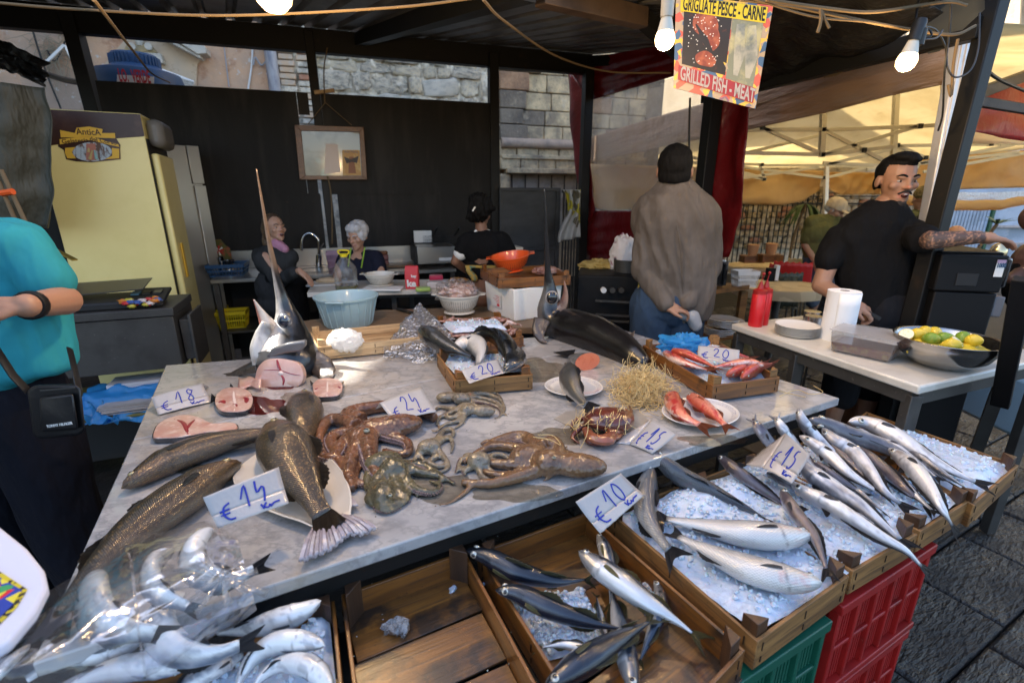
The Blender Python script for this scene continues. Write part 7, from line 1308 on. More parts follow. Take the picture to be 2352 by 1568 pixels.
colander(on(875,660)+V((0,0,.02)),.115,.085,M_colw,'small cream colander on the prep table')
m=MB();m.box(on(880,665)+V((0,0,.008)),(.30,.15,.014));solo('foam_tray',m,M_foam,'white foam tray under the small cream colander','tray',bev=.005)
rb=thing('red_paper_bag','red paper bag with large white letters','bag',tuple(on(948,662)));c=on(948,662);m=MB();m.rings([[c+V((x*.05,y*.03,0))for x,y in((-1,-1),(1,-1),(1,1),(-1,1))],[c+V((x*.05,y*.03,.13))for x,y in((-1,-1),(1,-1),(1,1),(-1,1))],[c+V((x*.05,y*.008,.175))for x,y in((-1,-1),(1.02,-1),(1,1),(-.8,1))]]);part('bag',m,M_redink,rb,bev=.004)
tx('ke',.07,c+V((-.035,-.032,.02)),(1,0,0),(0,0,1),M_white,rb,.07,bold=.003);tx('key',.03,c+V((.0,-.032,.09)),(1,0,0),(0,0,1),M_white,rb,.04,bold=.001)
for(u,v,s,cl_,nm,lb,ct_)in((1002,660,(.14,.10,.05),(.55,.5,.48),'plastic_tub','clear plastic food tub on the prep table','tub'),(1002,648,(.11,.08,.06),(.50,.04,.10),'plastic_tub','red and pink plastic tub behind the clear one','tub'),(972,668,(.11,.08,.03),(.35,.5,.12),'small_tray','small green edged tray of brown food','tray'),(745,655,(.26,.12,.015),(.5,.5,.48),'foil_tray','foil covered tray of pastry at the left of the prep table','tray'),(1050,652,(.2,.12,.012),(.6,.58,.55),'plate','white plate with fried food and a lemon wedge','plate')):
 m=MB();c=on(u,v)+V((0,0,s[2]/2));m.box(c,s,rz=.2);m2=MB();o_=solo(nm,m,mat(nm+' plastic',cl_,.3,coat=.3),lb,ct_,bev=.008)
solo('fried_food',crumple(on(1052,652)+V((0,0,.03)),(.07,.04,.02),4,.5),mat('golden fried food',(.42,.2,.05),.6,bump=[('noise',60,.8,.01)]),'heap of golden fried food on the white plate','food')
solo('pastry',crumple(on(755,652)+V((0,0,.03)),(.09,.04,.022),6,.3),mat('pale pastry',(.50,.38,.24),.6),'pale pastry lying on the foil tray','food')
#framed picture on the wall
pf2=thing('framed_picture','wooden framed picture with glass reflections hanging on the black wall','picture',tuple(WPX(760,350,.12)))
def PW(u,v,o=.12):return WPX(u,v,o)
fq=[(677,288),(835,293),(843,413),(689,413)];iq=[(692,301),(825,304),(831,404),(702,404)]
for i in range(4):m=MB();A_1=[PW(*fq[i],.10),PW(*fq[(i+1)%4],.10),PW(*iq[(i+1)%4],.10),PW(*iq[i],.10)];m.prism(A_1,WN*.035);part('frame_side',m,wood('frame wood %d'%i,(.20,.085,.035),(.12,.05,.02),0,.4,0,.3)if i==0 else pf2 .children[0].data.materials[0],pf2,bev=.003)
m=MB();m.prism([PW(*p,.11)for p in iq],WN*.004);part('print',m,mat('faded reflecting print',(.36,.32,.25),.12,layers=[('noise',2.5,(.16,.13,.10),.45,.6,3),('noise',4,(.20,.34,.34),.58,.68,2),('noise',7,(.55,.5,.42),.6,.72,3)],coat=1,coatr=.03),pf2)
m=MB();m.prism([PW(*p,.116)for p in((748,330),(775,332),(782,395),(745,400))],WN*.001);part('robe_figure',m,mat('pale robe print',(.50,.42,.40),.3),pf2)
m=MB();m.prism([PW(*p,.118)for p in((786,345),(826,345),(830,403),(788,403))],WN*.002);pc=part('prayer_card',m,mat('orange prayer card',(.52,.27,.07),.4,layers=[('noise',12,(.6,.42,.15),.5,.6)]),pf2)
for px,cl_ in(([(790,360),(806,366),(824,358),(820,375),(808,372),(796,376)],(.06,.05,.05)),([(802,360),(812,360),(818,398),(800,398)],(.30,.12,.06))):m=MB();m.prism([PW(*p,.1215)for p in px],WN*.001);part('card_figure',m,mat('card print',cl_,.5),pc)
tx('Ave Maria',.03,PW(791,351,.122),WD,up_,mat('blue grey print',(.12,.13,.2),.5),pc,(PW(822,351)-PW(791,351)).length)
for a_,b_2 in(((708,285),(747,236)),((808,288),(747,236))):m=MB();m.tube([PW(*a_,.12),PW(*b_2,.12)],.004,6);part('hanging_string',m,M_rope,pf2)
m=MB();m.beam(PW(722,213,.15),PW(768,208,.15),.03,.03);solo('wooden_peg',m,M_w[3],'short piece of orange wood tied to the top of the black wall','wood piece')
m=MB();m.tube(crom([PW(752,110,.2),PW(744,160,.2),PW(746,236,.16)],12),.006,6);solo('cord',m,M_rope,'old cord running from the roof beam to the orange wood piece','cord');m=MB();m.tube(crom([PW(752,405,.15),PW(758,430,.15),PW(762,470,.13),PW(763,560,.12)],14),.007,6);solo('cord',m,M_rope,'frayed cord dangling below the framed picture','cord')
#water tank beyond the wall
tk=thing('water_tank','blue plastic water tank with ribbed lid behind the black wall','water tank',tuple(W(1.0,1.9,-1.0)))
tc=WPX(318,180,-1.0);tr_=(WPX(422,180,-1.0)-WPX(214,180,-1.0)).length/2;m=MB();zt0=WPX(318,178,-1).z
m.lathe([(tr_,zt0-.9),(tr_*1.0,zt0-.05),(tr_*.94,zt0+.03),(tr_*.62,zt0+.07),(tr_*.5,zt0+.1)],(tc.x,tc.y,0),48,cap=(False,True));part('body',m,M_tank,tk)
m=MB();lr=tr_*.50;m.lathe([(lr,zt0+.09),(lr*1.02,zt0+.17),(lr*.96,zt0+.20),(.05,zt0+.205)],(tc.x,tc.y,0),44,cap=(False,True));part('lid',m,M_tank,tk)
for k in range(36):a=6.28*k/36;q=V((tc.x+math.cos(a)*lr*1.02,tc.y+math.sin(a)*lr*1.02,0));m=MB();m.beam(q+V((0,0,zt0+.09)),q+V((0,0,zt0+.18)),.02,.02);part('lid_rib',m,M_tank,tk)
def TK(u,v):return WPX(u,v,-1+tr_+.01)
m=MB();m.prism([TK(269,172),TK(354,177),TK(354,215),TK(269,215)],WN*.004);lb3=part('label',m,M_white,tk);tx('LO.  VERDE',.15,TK(276,187)+WN*.006,WD,up_,M_redink,lb3,(TK(348,193)-TK(276,187)).length,bold=.004)
#bulbs, ropes, sign
def bulb(u,v,Y,r,label,socket=True,power=180,tilt=0,cap_mat=M_whitebag,cord=None,up=V((0,0,1))):
 c=PY(u,v,Y);t=thing('light_bulb',label,'light bulb',tuple(c),'lit bulbs over the stall');q=up.normalized().to_track_quat('Z','Y').to_matrix()
 m=MB();m.lathe([(.002,-r*1.0),(r*.5,-r*.87),(r*.87,-r*.5),(r,0),(r*.95,r*.35),(r*.8,r*.75)],c,28,M=q,cap=(True,True));part('glowing_dome',m,mat('bulb glow',(1,.9,.7),.4,emit=((1,.66,.32),.55 if r>.04 else 2.2)),t);ld=bpy.data.lights.new('bulb_light','POINT');ld.energy=power*r*r*39.5;ld.color=(1,.64,.29);ld.shadow_soft_size=r*.8;lo=bpy.data.objects.new('bulb_light',ld);sc.collection.objects.link(lo);lo.parent=t;lo.location=q@V((0,0,-r*1.9))
 m=MB();m.lathe([(r*.82,r*.72),(r*.62,r*1.6),(r*.5,r*2.1)],c,24,M=q,cap=(False,True));part('collar',m,mat('bulb collar',(.7,.66,.55),.5),t)
 if socket:m=MB();m.lathe([(r*.62,r*2.0),(r*.66,r*3.8),(r*.55,r*4.1),(.003,r*4.2)],c,20,M=q,cap=(False,True));part('socket',m,cap_mat,t)
 if cord:m=MB();m.tube(crom([c+q@V((0,0,r*4))]+[PY(*x)for x in cord],16),.004,6);part('cord',m,M_cable,t)
 return t
bulb(1527,92,1.78,.0315,'lit bulb in a white socket beside the grill sign',power=118,cord=[(1530,-20,1.78)],cap_mat=mat('dirty white socket',(.55,.5,.4),.5,layers=[('noise',60,(.3,.2,.12),.62,.72)]))
bulb(2082,142,2.0,.0335,'lit bulb in a black socket near the right pole',power=118,cap_mat=M_cable,cord=[(2100,70,2.0),(2110,0,2.1)],up=V((.15,0,1)))
bulb(627,-18,1.6,.053,'large round warm bulb at the top edge over the black wall',power=100,cord=[(627,-150,1.6)])
so2=solo('empty_socket',MB().lathe([(.018,0),(.02,.05),(.012,.06)],PY(2108,105,2.0),16,cap=(True,True)),M_cable,'empty black bulb socket hanging beside the right hand bulb','socket')
GRP='ropes and cables under the roof'
def rp(pts,r,mt,label,cat='rope',nm='rope'):rope(nm,[PY(*p)for p in pts],r,mt,label,cat,GRP,n=6,samples=50)
rp([(-30,5,1.9),(180,22,1.9),(520,36,1.95),(900,18,2.0),(1100,-5,2.0)],.0045,M_rope,'yellowish rope strung across the upper left under the roof')
rp([(1110,0,2.1),(1160,50,2.4),(1280,130,3.2),(1400,165,3.8),(1540,168,3.9)],.006,M_rope,'knotted rope slanting from the roof down to the red curtain')
rp([(1760,0,1.9),(1900,20,1.95),(2010,28,2.0),(2170,5,2.1),(2220,12,2.2)],.006,M_rope,'thick frayed rope, the upper one under the black tarp')
rp([(1700,0,1.9),(1800,12,1.95),(1980,48,2.0),(2090,68,2.1),(2190,80,2.2),(2240,60,2.3)],.006,M_rope,'thick frayed rope sagging above the right hand bulb')
rp([(1722,-5,1.9),(1865,38,1.95),(2000,52,2.0),(2130,75,2.1)],.004,M_rope,'thinner rope running along the two thick ones')
rp([(1885,22,1.93),(1885,50,1.93),(1878,75,1.93)],.006,M_rope,'frayed rope end dangling under the black tarp')
rp([(1886,22,1.93),(1895,45,1.93),(1905,65,1.93)],.005,M_rope,'second rope end dangling beside the first')
rp([(215,0,1.7),(300,110,2.6),(350,170,4.0),(390,190,4.8)],.006,M_rope,'brown cord slanting down to the water tank')
rp([(2120,60,2.1),(2150,70,2.15),(2172,110,2.2),(2176,155,2.2),(2195,178,2.2),(2230,160,2.25),(2247,110,2.3),(2250,30,2.35)],.0035,M_cable,'black cable looping beside the right pole','cable','cable')
rp([(2095,62,2.0),(2110,80,2.0),(2130,66,2.0),(2140,82,2.0),(2118,90,2.0),(2150,88,2.05),(2165,70,2.1)],.0035,M_cable,'tangle of black cable above the right hand bulb','cable','cable')
rp([(2185,0,2.2),(2180,80,2.2),(2170,160,2.2),(2165,260,2.3),(2155,300,2.4)],.004,M_cable,'thin dark cord hanging down by the right pole','cable','cable')
rp([(2200,90,2.3),(2190,150,2.3),(2185,220,2.3),(2178,195,2.3)],.006,M_rope,'twisted rope end hanging on the white tent leg')
rp([(2110,530,2.5),(2160,538,2.36),(2240,540,2.36)],.009,M_cable,'black rope binding the white tent leg to the dark pole')
rp([(2236,135,2.6),(2290,180,2.8),(2360,212,3.0)],.009,M_cable,'black cable running from the pole to the red awning','cable','cable')
rp([(1585,225,3.9),(1583,330,3.9),(1586,480,3.9)],.008,M_cable,'pale green cable hanging beside the middle post','cable','cable')
m=MB()
for k in range(9):u=1790+k*8+(k>4)*60;p=(P3-P2).normalized();q=PP(u,172-(u-1790)*.235,P2,SN);m.tube(crom([q+V((0,-.05,.03)),q+V((.03,-.055,-.05)),q+V((.04,.03,-.06))],8),.006,5)
solo('rope_lashing',m,M_rope,'turns of string lashed round the dark bar above the tent valance','lashing')
sg=thing('grill_sign','hanging sign advertising grilled fish and meat in Italian and English','sign',tuple(PY(1655,120,2.3)))
SQ=[PY(1553,-14,2.30),PY(1776,14,2.22),PY(1735,250,2.22),PY(1547,202,2.30)]
def SGN(x,y,o=0):n=(SQ[1]-SQ[0]).cross(SQ[3]-SQ[0]).normalized();n=n if n.y<0 else-n;return SQ[0].lerp(SQ[1],x).lerp(SQ[3].lerp(SQ[2],x),y)+n*o
def sgp(pts,o,mt,nm,th=.001,par=None):m=MB();n=SGN(0,0,1)-SGN(0,0,0);m.prism([SGN(x,y,o)for x,y in pts],n*th);return part(nm,m,mt,par or sg)
M_sbor=mat('patterned sign border',(.40,.31,.20),.35,layers=[('cell',(28,28,28),(.55,.10,.05),.6,.62,0),('cell',(40,40,40),(.70,.45,.05),.72,.74,0),('cell',(33,33,33),(.06,.12,.22),.8,.82,0)],coat=.3)
sgp([(0,0),(1,0),(1,1),(0,1)],-.006,M_sbor,'board',.006)
M_meat=mat('grilled meat print',(.22,.05,.025),.4,layers=[('noise',22,(.42,.13,.06),.45,.65,6),('noise',80,(.75,.68,.6),.7,.74,3),('noise',9,(.06,.02,.015),.58,.7)])
M_fishp=mat('grilled fish print',(.38,.38,.32),.4,layers=[('noise',(12,40,12),(.15,.18,.17),.45,.65,6),('noise',9,(.52,.50,.28),.55,.7)])
sgp([(.09,.1),(.60,.1),(.60,.74),(.09,.72)],.001,mat('dark print field',(.03,.022,.015),.4,layers=[('noise',30,(.08,.03,.015),.6,.7)]),'meat_picture');sgp([(.61,.12),(.93,.14),(.93,.8),(.61,.77)],.001,mat('grey green print field',(.20,.22,.16),.4,layers=[('noise',12,(.42,.40,.22),.5,.65)]),'fish_picture')
for(cx,cy,rx,ry,a_)in((.33,.27,.15,.13,.5),(.40,.40,.12,.10,.8),(.36,.62,.12,.08,0)):sgp([(cx+rx*math.cos(t)*math.cos(a_)-ry*math.sin(t)*math.sin(a_)*.8,cy+rx*math.cos(t)*math.sin(a_)*.8+ry*math.sin(t)*(1+.1*math.sin(3*t)))for t in np.linspace(6.28,0,25)[:-1]],.0022,M_meat,'steak_print',.0004)
for(x0,x1)in((.66,.72),(.78,.86)):sgp([(x0,.22),(x0+.08,.2),(x1+.07,.5),(x1+.02,.72),(x1-.03,.72),(x0+.0,.45)],.0022,M_fishp,'fish_print',.0004)
m=MB();rr=random.Random(4)
for _ in range(60):m.box(SGN(rr.uniform(.14,.5),rr.uniform(.16,.68),.003),(.0035,.001,.0035))
part('salt_print',m,M_white,sg,kind='stuff')
ye=sgp([(.05,.02),(.95,.02),(.95,.17),(.05,.17)],.0025,mat('yellow print',(.62,.50,.015),.4),'yellow_banner');rdb=sgp([(.05,.74),(.96,.80),(.96,.955),(.05,.90)],.0025,mat('dark red print',(.30,.03,.035),.4),'red_banner')
sx=(SGN(1,.1)-SGN(0,.1)).normalized();sy_=(SGN(.5,0)-SGN(.5,1)).normalized();Wsg=(SQ[1]-SQ[0]).length
tx('GRIGLIATE PESCE - CARNE',.066,SGN(.075,.155,.004),sx,sy_,M_black,ye,Wsg*.85,bold=.0015)
tx('GRILLED FISH - MEAT',.072,SGN(.075,.888,.004),(SGN(.95,.955)-SGN(.05,.90)).normalized(),sy_,M_card,rdb,Wsg*.84,bold=.0016)
m=MB();m.beam(SGN(.5,0),SGN(.5,-.3),.01,.01);part('hanger',m,M_cable,sg)
#right hand table and what stands on it
rt=thing('serving_table','narrow marble topped serving table on a steel frame at the right','table',tuple(PZ(2000,790,0)))
TT=.93
RQ=[PZ(1680,743,TT),PZ(2114,887,TT),PZ(2439,814,TT),PZ(1842,724,TT)]
m=MB();m.prism([V((p.x,p.y,TT-.035))for p in RQ],(0,0,.035));part('marble_top',m,M_marble2,rt,bev=.008)
for i in(0,1,2,3):a,b_=RQ[i].lerp((RQ[0]+RQ[2])/2,.06),RQ[(i+1)%4].lerp((RQ[0]+RQ[2])/2,.06);m=MB();m.beam(V((a.x,a.y,TT-.06)),V((b_.x,b_.y,TT-.06)),.03,.05);part('frame_rail',m,M_dinox,rt)
for p in(RQ[0],RQ[1],RQ[2],RQ[3],RQ[0].lerp(RQ[1],.42)):q=p.lerp((RQ[0]+RQ[2])/2,.07);m=MB();m.beam(V((q.x,q.y,0)),V((q.x,q.y,TT-.05)),.045,.045);part('leg',m,M_dinox,rt,bev=.003)
m=MB();a,b_=RQ[0].lerp(RQ[3],.5),RQ[1].lerp(RQ[2],.5);m.beam(V((a.x,a.y,.2)),V((b_.x,b_.y,.2)),.3,.01);part('lower_shelf',m,M_steelbrown,rt)
def onr(u,v):return PZ(u,v,TT)
for(u,v,lb)in((1734,748,'red squeeze bottle at the left end of the serving table, the front one'),(1747,744,'red squeeze bottle just behind the first one')):
 t=thing('squeeze_bottle',lb,'squeeze bottle',tuple(onr(u,v)),'red squeeze bottles');c=onr(u,v);m=MB();m.lathe([(.034,0),(.036,.01),(.035,.17),(.03,.18)],c,24,cap=(True,True));part('bottle',m,mat('red plastic',(.55,.01,.015),.35,coat=.2),t);m=MB();m.lathe([(.034,.172),(.034,.192),(.016,.2),(.006,.235),(.003,.236)],c,20,cap=(True,True));m.tube([c+V((0,0,.236)),c+V((.006,0,.27))],.0022,6);m.ell(c+V((.006,0,.275)),.008);part('nozzle',m,M_redp,t)
ps=thing('plate_stack','stack of white plastic plates on the serving table','plates',tuple(onr(1828,770)),None)
for k in range(7):c=onr(1828,768)+V((0,0,k*.0065));m=MB();m.lathe([(.06,0),(.085,.004),(.098,.012),(.1,.0135),(.097,.013),(.084,.006),(.02,.003)],c,36,cap=(True,True));part('plate',m,M_white,ps)
kt=thing('paper_towel_roll','white paper towel roll standing on the serving table','paper roll',tuple(onr(1918,778)));c=onr(1918,778);m=MB();n_=64;pr_2=[]
for k in range(n_+1):a=-1.2+6.28*k/n_*1.0;r=.066+.010*(k/n_);pr_2 .append((a,r))
m.lathe([(.02,0),(.068,0),(.068,.235),(.022,.236),(.022,.225)],c,40,cap=(True,True));part('roll',m,mat('white tissue',(.80,.80,.79),.9,bump=[('vor',120,.2,.002,0)]),kt);m=MB();m.grid(lambda u,v:c+V((math.cos(-2.4+4.2*u)*(.070+.016*max(0,u-.55)*2),math.sin(-2.4+4.2*u)*(.070+.016*max(0,u-.55)*2),.228*v)),30,4);part('loose_sheet',m,mat('tissue sheet',(.80,.80,.79),.9),kt,sol=.0015);m=MB();m.lathe([(.022,.232),(.018,.2365),(.003,.2366)],c,20,cap=(False,True));part('tube_core',m,M_wet,kt)
for(u,v,lb)in((1862,740,'round tin with dotted lid at the back of the serving table'),(1866,752,'second round tin in front of the first')):c=onr(u,v);m=MB();m.lathe([(.04,0),(.04,.055),(.042,.057),(.042,.062),(.005,.063)],c,28,cap=(True,True));solo('tin',m,mat('tin metal',(.45,.42,.40),.25,.9)if u==1862 else bpy.data.materials['tin metal'],lb,'tin','tins on the serving table')
ct2=thing('plastic_container','clear rectangular container half full of reddish marinade','container',tuple(onr(1985,815)));c0_,c1_=onr(1918,803),onr(2045,830);dx=(c1_-c0_);dx.z=0;Lx=.24;dxn=dx.normalized();dyn=V((-dxn.y,dxn.x,0));cb2=onr(1985,812)
def CT(x,y,z):return cb2+dxn*x*Lx/2+dyn*y*.085+V((0,0,z))
for z0,z1,k,mt,nm in((0,.095,1,film('clear container',haze=.2,rough=.1,bs=6,bstr=.1),'walls'),(.004,.045,.95,mat('red brown marinade',(.10,.022,.012),.15,layers=[('noise',30,(.16,.10,.02),.5,.65)],coat=1),'marinade'),(.094,.100,1.05,film('clear lid',haze=.35,rough=.15,bs=10,bstr=.3),'lid')):
 m=MB();m.rings([[CT(x*k*.9,y*k*.9,z0)for x,y in((-1,-1),(1,-1),(1,1),(-1,1))],[CT(x*k,y*k,z1)for x,y in((-1,-1),(1,-1),(1,1),(-1,1))]]);part(nm,m,mt,ct2,smooth=False,bev=.01 if nm!='lid' else .002)
bw2=thing('steel_bowl','large shiny steel bowl full of lemons and limes','bowl',tuple(onr(2160,846)));c=onr(2160,838);M_bowl=mat('polished steel bowl',(.50,.49,.46),.2,1,layers=[('noise',(3,3,30),(.35,.34,.32),.4,.7)]);rB=.175
m=MB();m.lathe([(.05,0),(rB*.55,.008),(rB*.82,.045),(rB*.97,.095),(rB,.115),(rB*1.02,.118),(rB,.119),(rB*.96,.11),(rB*.8,.05),(.05,.012)],c,56,cap=(True,True));part('bowl',m,M_bowl,bw2,edge=False)
M_lem=mat('lemon skin',(.62,.47,.04),.4,bump=[('noise',200,.3,.002)],coat=.2);M_lime=mat('lime skin',(.16,.28,.03),.4,layers=[('noise',20,(.35,.38,.05),.5,.7)],bump=[('noise',200,.3,.002)]);M_pulp=mat('lemon pulp',(.66,.60,.32),.35,layers=[('vor',90,(.75,.72,.5),.2,.4,0)],coat=.6)
def lemon(p,r,mt,rot,nm,lb,half=False):
 M3=Mx.Rotation(rot[0],3,'Z')@Mx.Rotation(rot[1],3,'X');m=MB();pf3=[(.0008,-r*1.35),(r*.18,-r*1.25),(r*.55,-r*.95),(r*.9,-r*.4),(r,0)]+([]if half else[(r*.9,r*.4),(r*.55,r*.95),(r*.18,r*1.25),(.0008,r*1.32)]);m.lathe(pf3,p,20,M=M3,cap=(True,True));c0=p
 t=thing(nm,lb,nm.replace('_',' '),tuple(p),'lemons and limes in the steel bowl');part('rind',m,mt,t,edge=False)
 if half:m=MB();m.lathe([(r*.93,.0006),(.001,.0012)],p,20,M=M3,cap=(False,True));part('pulp',m,M_pulp,t)
zb2=TT+.112
for(u,v,mt,rot,nm,lb,hf)in((2107,765,M_lem,(.5,1.2),'lemon','whole lemon at the left of the bowl',0),(2125,760,M_lem,(2,1.3),'lemon','whole lemon just behind the left one',0),(2146,762,M_lem,(-.6,1.4),'lemon','whole lemon at the back of the bowl',0),(2138,776,M_lime,(.3,1.3),'lime','green lime at the front left of the bowl',0),(2168,775,M_lime,(1.1,1.2),'lime','green lime in the middle of the bowl',0),(2212,773,M_lime,(2.2,1.3),'lime','yellowish lime right of the middle',0),(2236,780,M_lem,(.2,1.3),'lemon','lemon at the right rim of the bowl',0),(2200,782,M_lem,(.6,.7),'lemon','cut lemon half at the front of the bowl',1),(2082,765,M_lem,(-.9,.9),'lemon','cut lemon half at the left rim',1),(2185,790,M_lem,(1,1.3),'lemon','lemon low at the front',0)):
 lemon(PZ(u,v+2,zb2+.006),.026,mt,rot,nm,lb,hf)
m=MB();m.ell(c+V((0,0,.06)),(.14,.14,.045));part('citrus_below',crumple(c+V((0,0,.07)),(.135,.135,.035),3,.4),M_lem,bw2)
sp2=thing('spatula','steel slotted spatula lying right of the bowl','spatula',tuple(onr(2265,828)));m=MB();m.prism([onr(2232,832)+V((0,0,.003)),onr(2262,842)+V((0,0,.003)),onr(2302,818)+V((0,0,.003)),onr(2280,806)+V((0,0,.003))],(0,0,.002));part('blade',m,M_inox,sp2);m=MB();m.beam(onr(2290,812)+V((0,0,.005)),onr(2340,785)+V((0,0,.03)),.02,.014);part('handle',m,M_black,sp2)
cbx2=thing('cardboard_box','torn brown cardboard box on the ground under the serving table','box',tuple(PZ(2050,1000,0)))
M_cardb=mat('brown cardboard',(.20,.095,.045),.8,layers=[('noise',6,(.14,.065,.03),.45,.65)]);bq=[PZ(1890,1010,.0),PZ(2110,1060,0),PZ(2200,960,0),PZ(1985,920,0)]
for i in range(4):m=MB();a,b_=bq[i],bq[(i+1)%4];m.prism([a,b_,b_+V((0,0,.36 if i else .3)),a+V((0,0,.36 if i!=1 else .42))],V((.004,.004,0)));part('side',m,M_cardb,cbx2)
m=MB();m.prism([q+V((0,0,.01))for q in bq],(0,0,.004));part('bottom',m,M_cardb,cbx2)
mc_=thing('coffee_machine','tall matt black self service machine with a white sticker','machine',tuple(PY(2240,860,2.2)));M_mb=mat('matt black plastic',(.006,.006,.0065),.55,spec=.25,bump=[('noise',200,.1,.001)])
mp=PY(2150,640,2.35);mq=PY(2306,640,2.28);md_=(mq-mp);md_.z=0;Lm=md_.length;mdn=md_.normalized();mn_=V((mdn.y,-mdn.x,0));mn_=mn_ if mn_.y<0 else-mn_;zt_m=PY(2200,585,2.32).z;zm_=PY(2200,670,2.32).z
def MC(x,z,o):return V((mp.x,mp.y,0))+mdn*x*Lm+mn_*o+V((0,0,z))
def mbx(x0,x1,z0,z1,o0,o1,nm,mt,par=None,bev=.008):m=MB();m.hexa([MC(x0,z0,o0),MC(x1,z0,o0),MC(x1,z0,o1),MC(x0,z0,o1),MC(x0,z1,o0),MC(x1,z1,o0),MC(x1,z1,o1),MC(x0,z1,o1)]);return part(nm,m,mt,par or mc_,bev=bev)
mbx(0,1,zm_,zt_m,-.42,.0,'head_unit',M_mb);mbx(.05,1.0,.05,zm_-.004,-.4,-.01,'cabinet',M_mb);mbx(1.003,1.12,zm_+.02,zt_m-.01,-.36,-.02,'front_panel',mat('glossy black',(.01,.01,.012),.12,coat=1),bev=.02);mbx(1.0,1.16,zm_-.12,zm_-.02,-.3,-.02,'dispenser',mat('grey dispenser',(.12,.12,.13),.4),bev=.006);mbx(.3,.62,zm_+.03,zm_+.09,.001,.004,'handle_recess',M_black);mbx(.02,.95,zt_m,zt_m+.012,-.4,-.02,'lid',M_mb)
stk=mbx(.83,.955,zt_m-.10,zt_m-.02,.001,.0025,'sticker',M_white,bev=0);tx('1000',.028,MC(.845,zt_m-.055,.004),mdn,up_,M_bplas,stk,.033,bold=.001);mbx(.83,.955,zt_m-.035,zt_m-.02,.003,.004,'sticker_band',M_pplas,stk,bev=0)
m=MB();cc4=MC(1.06,zt_m+.0,-.12);m.ell(cc4,(.035,.035,.05));part('metal_knob',m,mat('brassy knob',(.6,.5,.3),.25,.9),mc_)
m=MB();
for(a_,b_2)in(((2352,690),(2290,1010)),):m.beam(PY(2352,640,1.55),PY(2297,930,1.75),.055,.03)
solo('folding_frame',m,M_mb,'black folded frame leaning at the right picture edge','frame',bev=.004)
m=MB();m.beam(PY(2330,800,2.1),PY(2240,1040,2.25),.05,.05);solo('metal_stand',m,M_dinox,'dark steel leg of a stand behind the serving table','stand')
m=MB();m.box(PY(2345,920,2.6),(.25,.5,.35));solo('blue_bin',m,mat('pale blue plastic',(.28,.42,.52),.5),'pale blue plastic bin at the right edge','bin',bev=.03)
for(u,v,cl_,lb,cp)in((2083,688,(.5,.42,.32),'clear spray bottle with a red collar hanging behind the young man',M_redp),(2102,692,(.02,.03,.22),'dark blue spray bottle with a yellow collar',M_yplas)):
 c=PY(u,v,2.85);t=thing('spray_bottle',lb,'spray bottle',tuple(c),'spray bottles');m=MB();m.lathe([(.035,0),(.04,.02),(.04,.10),(.032,.16),(.014,.2),(.013,.22)],c,24,sy=.6,cap=(True,True));part('bottle',m,mat('spray bottle plastic',cl_,.3,coat=.4),t);m=MB();m.lathe([(.018,.205),(.018,.235)],c,16,cap=(True,True));part('collar',m,cp,t);m=MB();m.tube(crom([c+V((.03,0,.27)),c+V((0,0,.275)),c+V((-.045,0,.262))],10),[.014]*5+[.011]*5,8);m.tube([c+V((-.02,0,.26)),c+V((-.03,0,.22))],.004,6);part('trigger',m,M_white,t)
ms=thing('stove','black gas cooker with a glass oven door left of the jacket man','stove',tuple(PY(1390,720,3.3)));zs=PY(1400,628,3.2).z
m=MB();m.box((PY(1410,640,3.2).x,3.35,zs/2),(.42,.5,zs),rz=R(-10));part('oven',m,M_mb,ms,bev=.01)
for k,v in enumerate((690,722,735)):m=MB();m.beam(PY(1368,v,3.07),PY(1445,v+4,3.0),.015,.012);part('handle',m,M_dinox,ms)
for k in range(3):m=MB();p=PY(1385+k*20,665,3.06);m.cyl(p,p+V((0,-.03,0)),.018,n=14);part('knob',m,M_dinox if k else M_white,ms)
m=MB();m.lathe([(.09,0),(.095,.08),(.098,.083),(.088,.08),(.085,.01)],(PY(1440,630,3.3).x,3.3,zs),24,cap=(True,True));solo('cooking_pot',m,M_dinox,'steel cooking pot on the black cooker','pot')
solo('carrier_bag',crumple(PY(1430,590,3.4),(.09,.06,.15),14,.3),mat('white and plum bag',(.62,.58,.55),.5,layers=[('noise',6,(.22,.03,.07),.52,.56)]),'white and plum coloured carrier bag beside the pot','bag')
solo('bread_basket',crumple(PY(1378,612,3.5),(.14,.1,.05),15,.4),mat('yellow potatoes',(.42,.30,.09),.6),'basket of yellow potatoes in the shade','basket')
mw=thing('microwave_oven','microwave oven with a mirror black door on the side counter','microwave',tuple(PY(1668,665,3.6)));mx0,mx1=PY(1620,600,3.6).x,PY(1693,600,3.5).x;zm0,zm1=PY(1660,660,3.6).z,PY(1660,596,3.6).z
m=MB();m.box(((mx0+mx1)/2,3.8,(zm0+zm1)/2),(mx1-mx0,.35,zm1-zm0),rz=R(-8));part('housing',m,M_inox,mw,bev=.01);m=MB();m.box(((mx0+mx1)/2,3.61,(zm0+zm1)/2),(mx1-mx0-.03,.02,zm1-zm0-.03),rz=R(-8));part('door',m,mat('mirror black glass',(.02,.02,.02),.05,coat=1),mw,bev=.004)
m=MB();m.beam((mx1-.05,3.57,zm0+.03),(mx1-.05,3.57,zm1-.03),.012,.012);part('handle',m,M_mb,mw)
m=MB();m.prism([PY(1600,672,3.55),PY(1722,655,3.5),PY(1700,648,4.1),PY(1600,655,4.1)],(0,0,-.03));sct=thing('side_counter','plain wooden side counter under the microwave','counter',tuple(PY(1660,700,3.7)));part('top',m,M_w[1],sct)
for u in(1635,1712):p=PY(u,660,3.6);m=MB();m.beam((p.x,3.62,0),(p.x,3.62,p.z-.03),.05,.05);part('leg',m,M_w[1],sct)
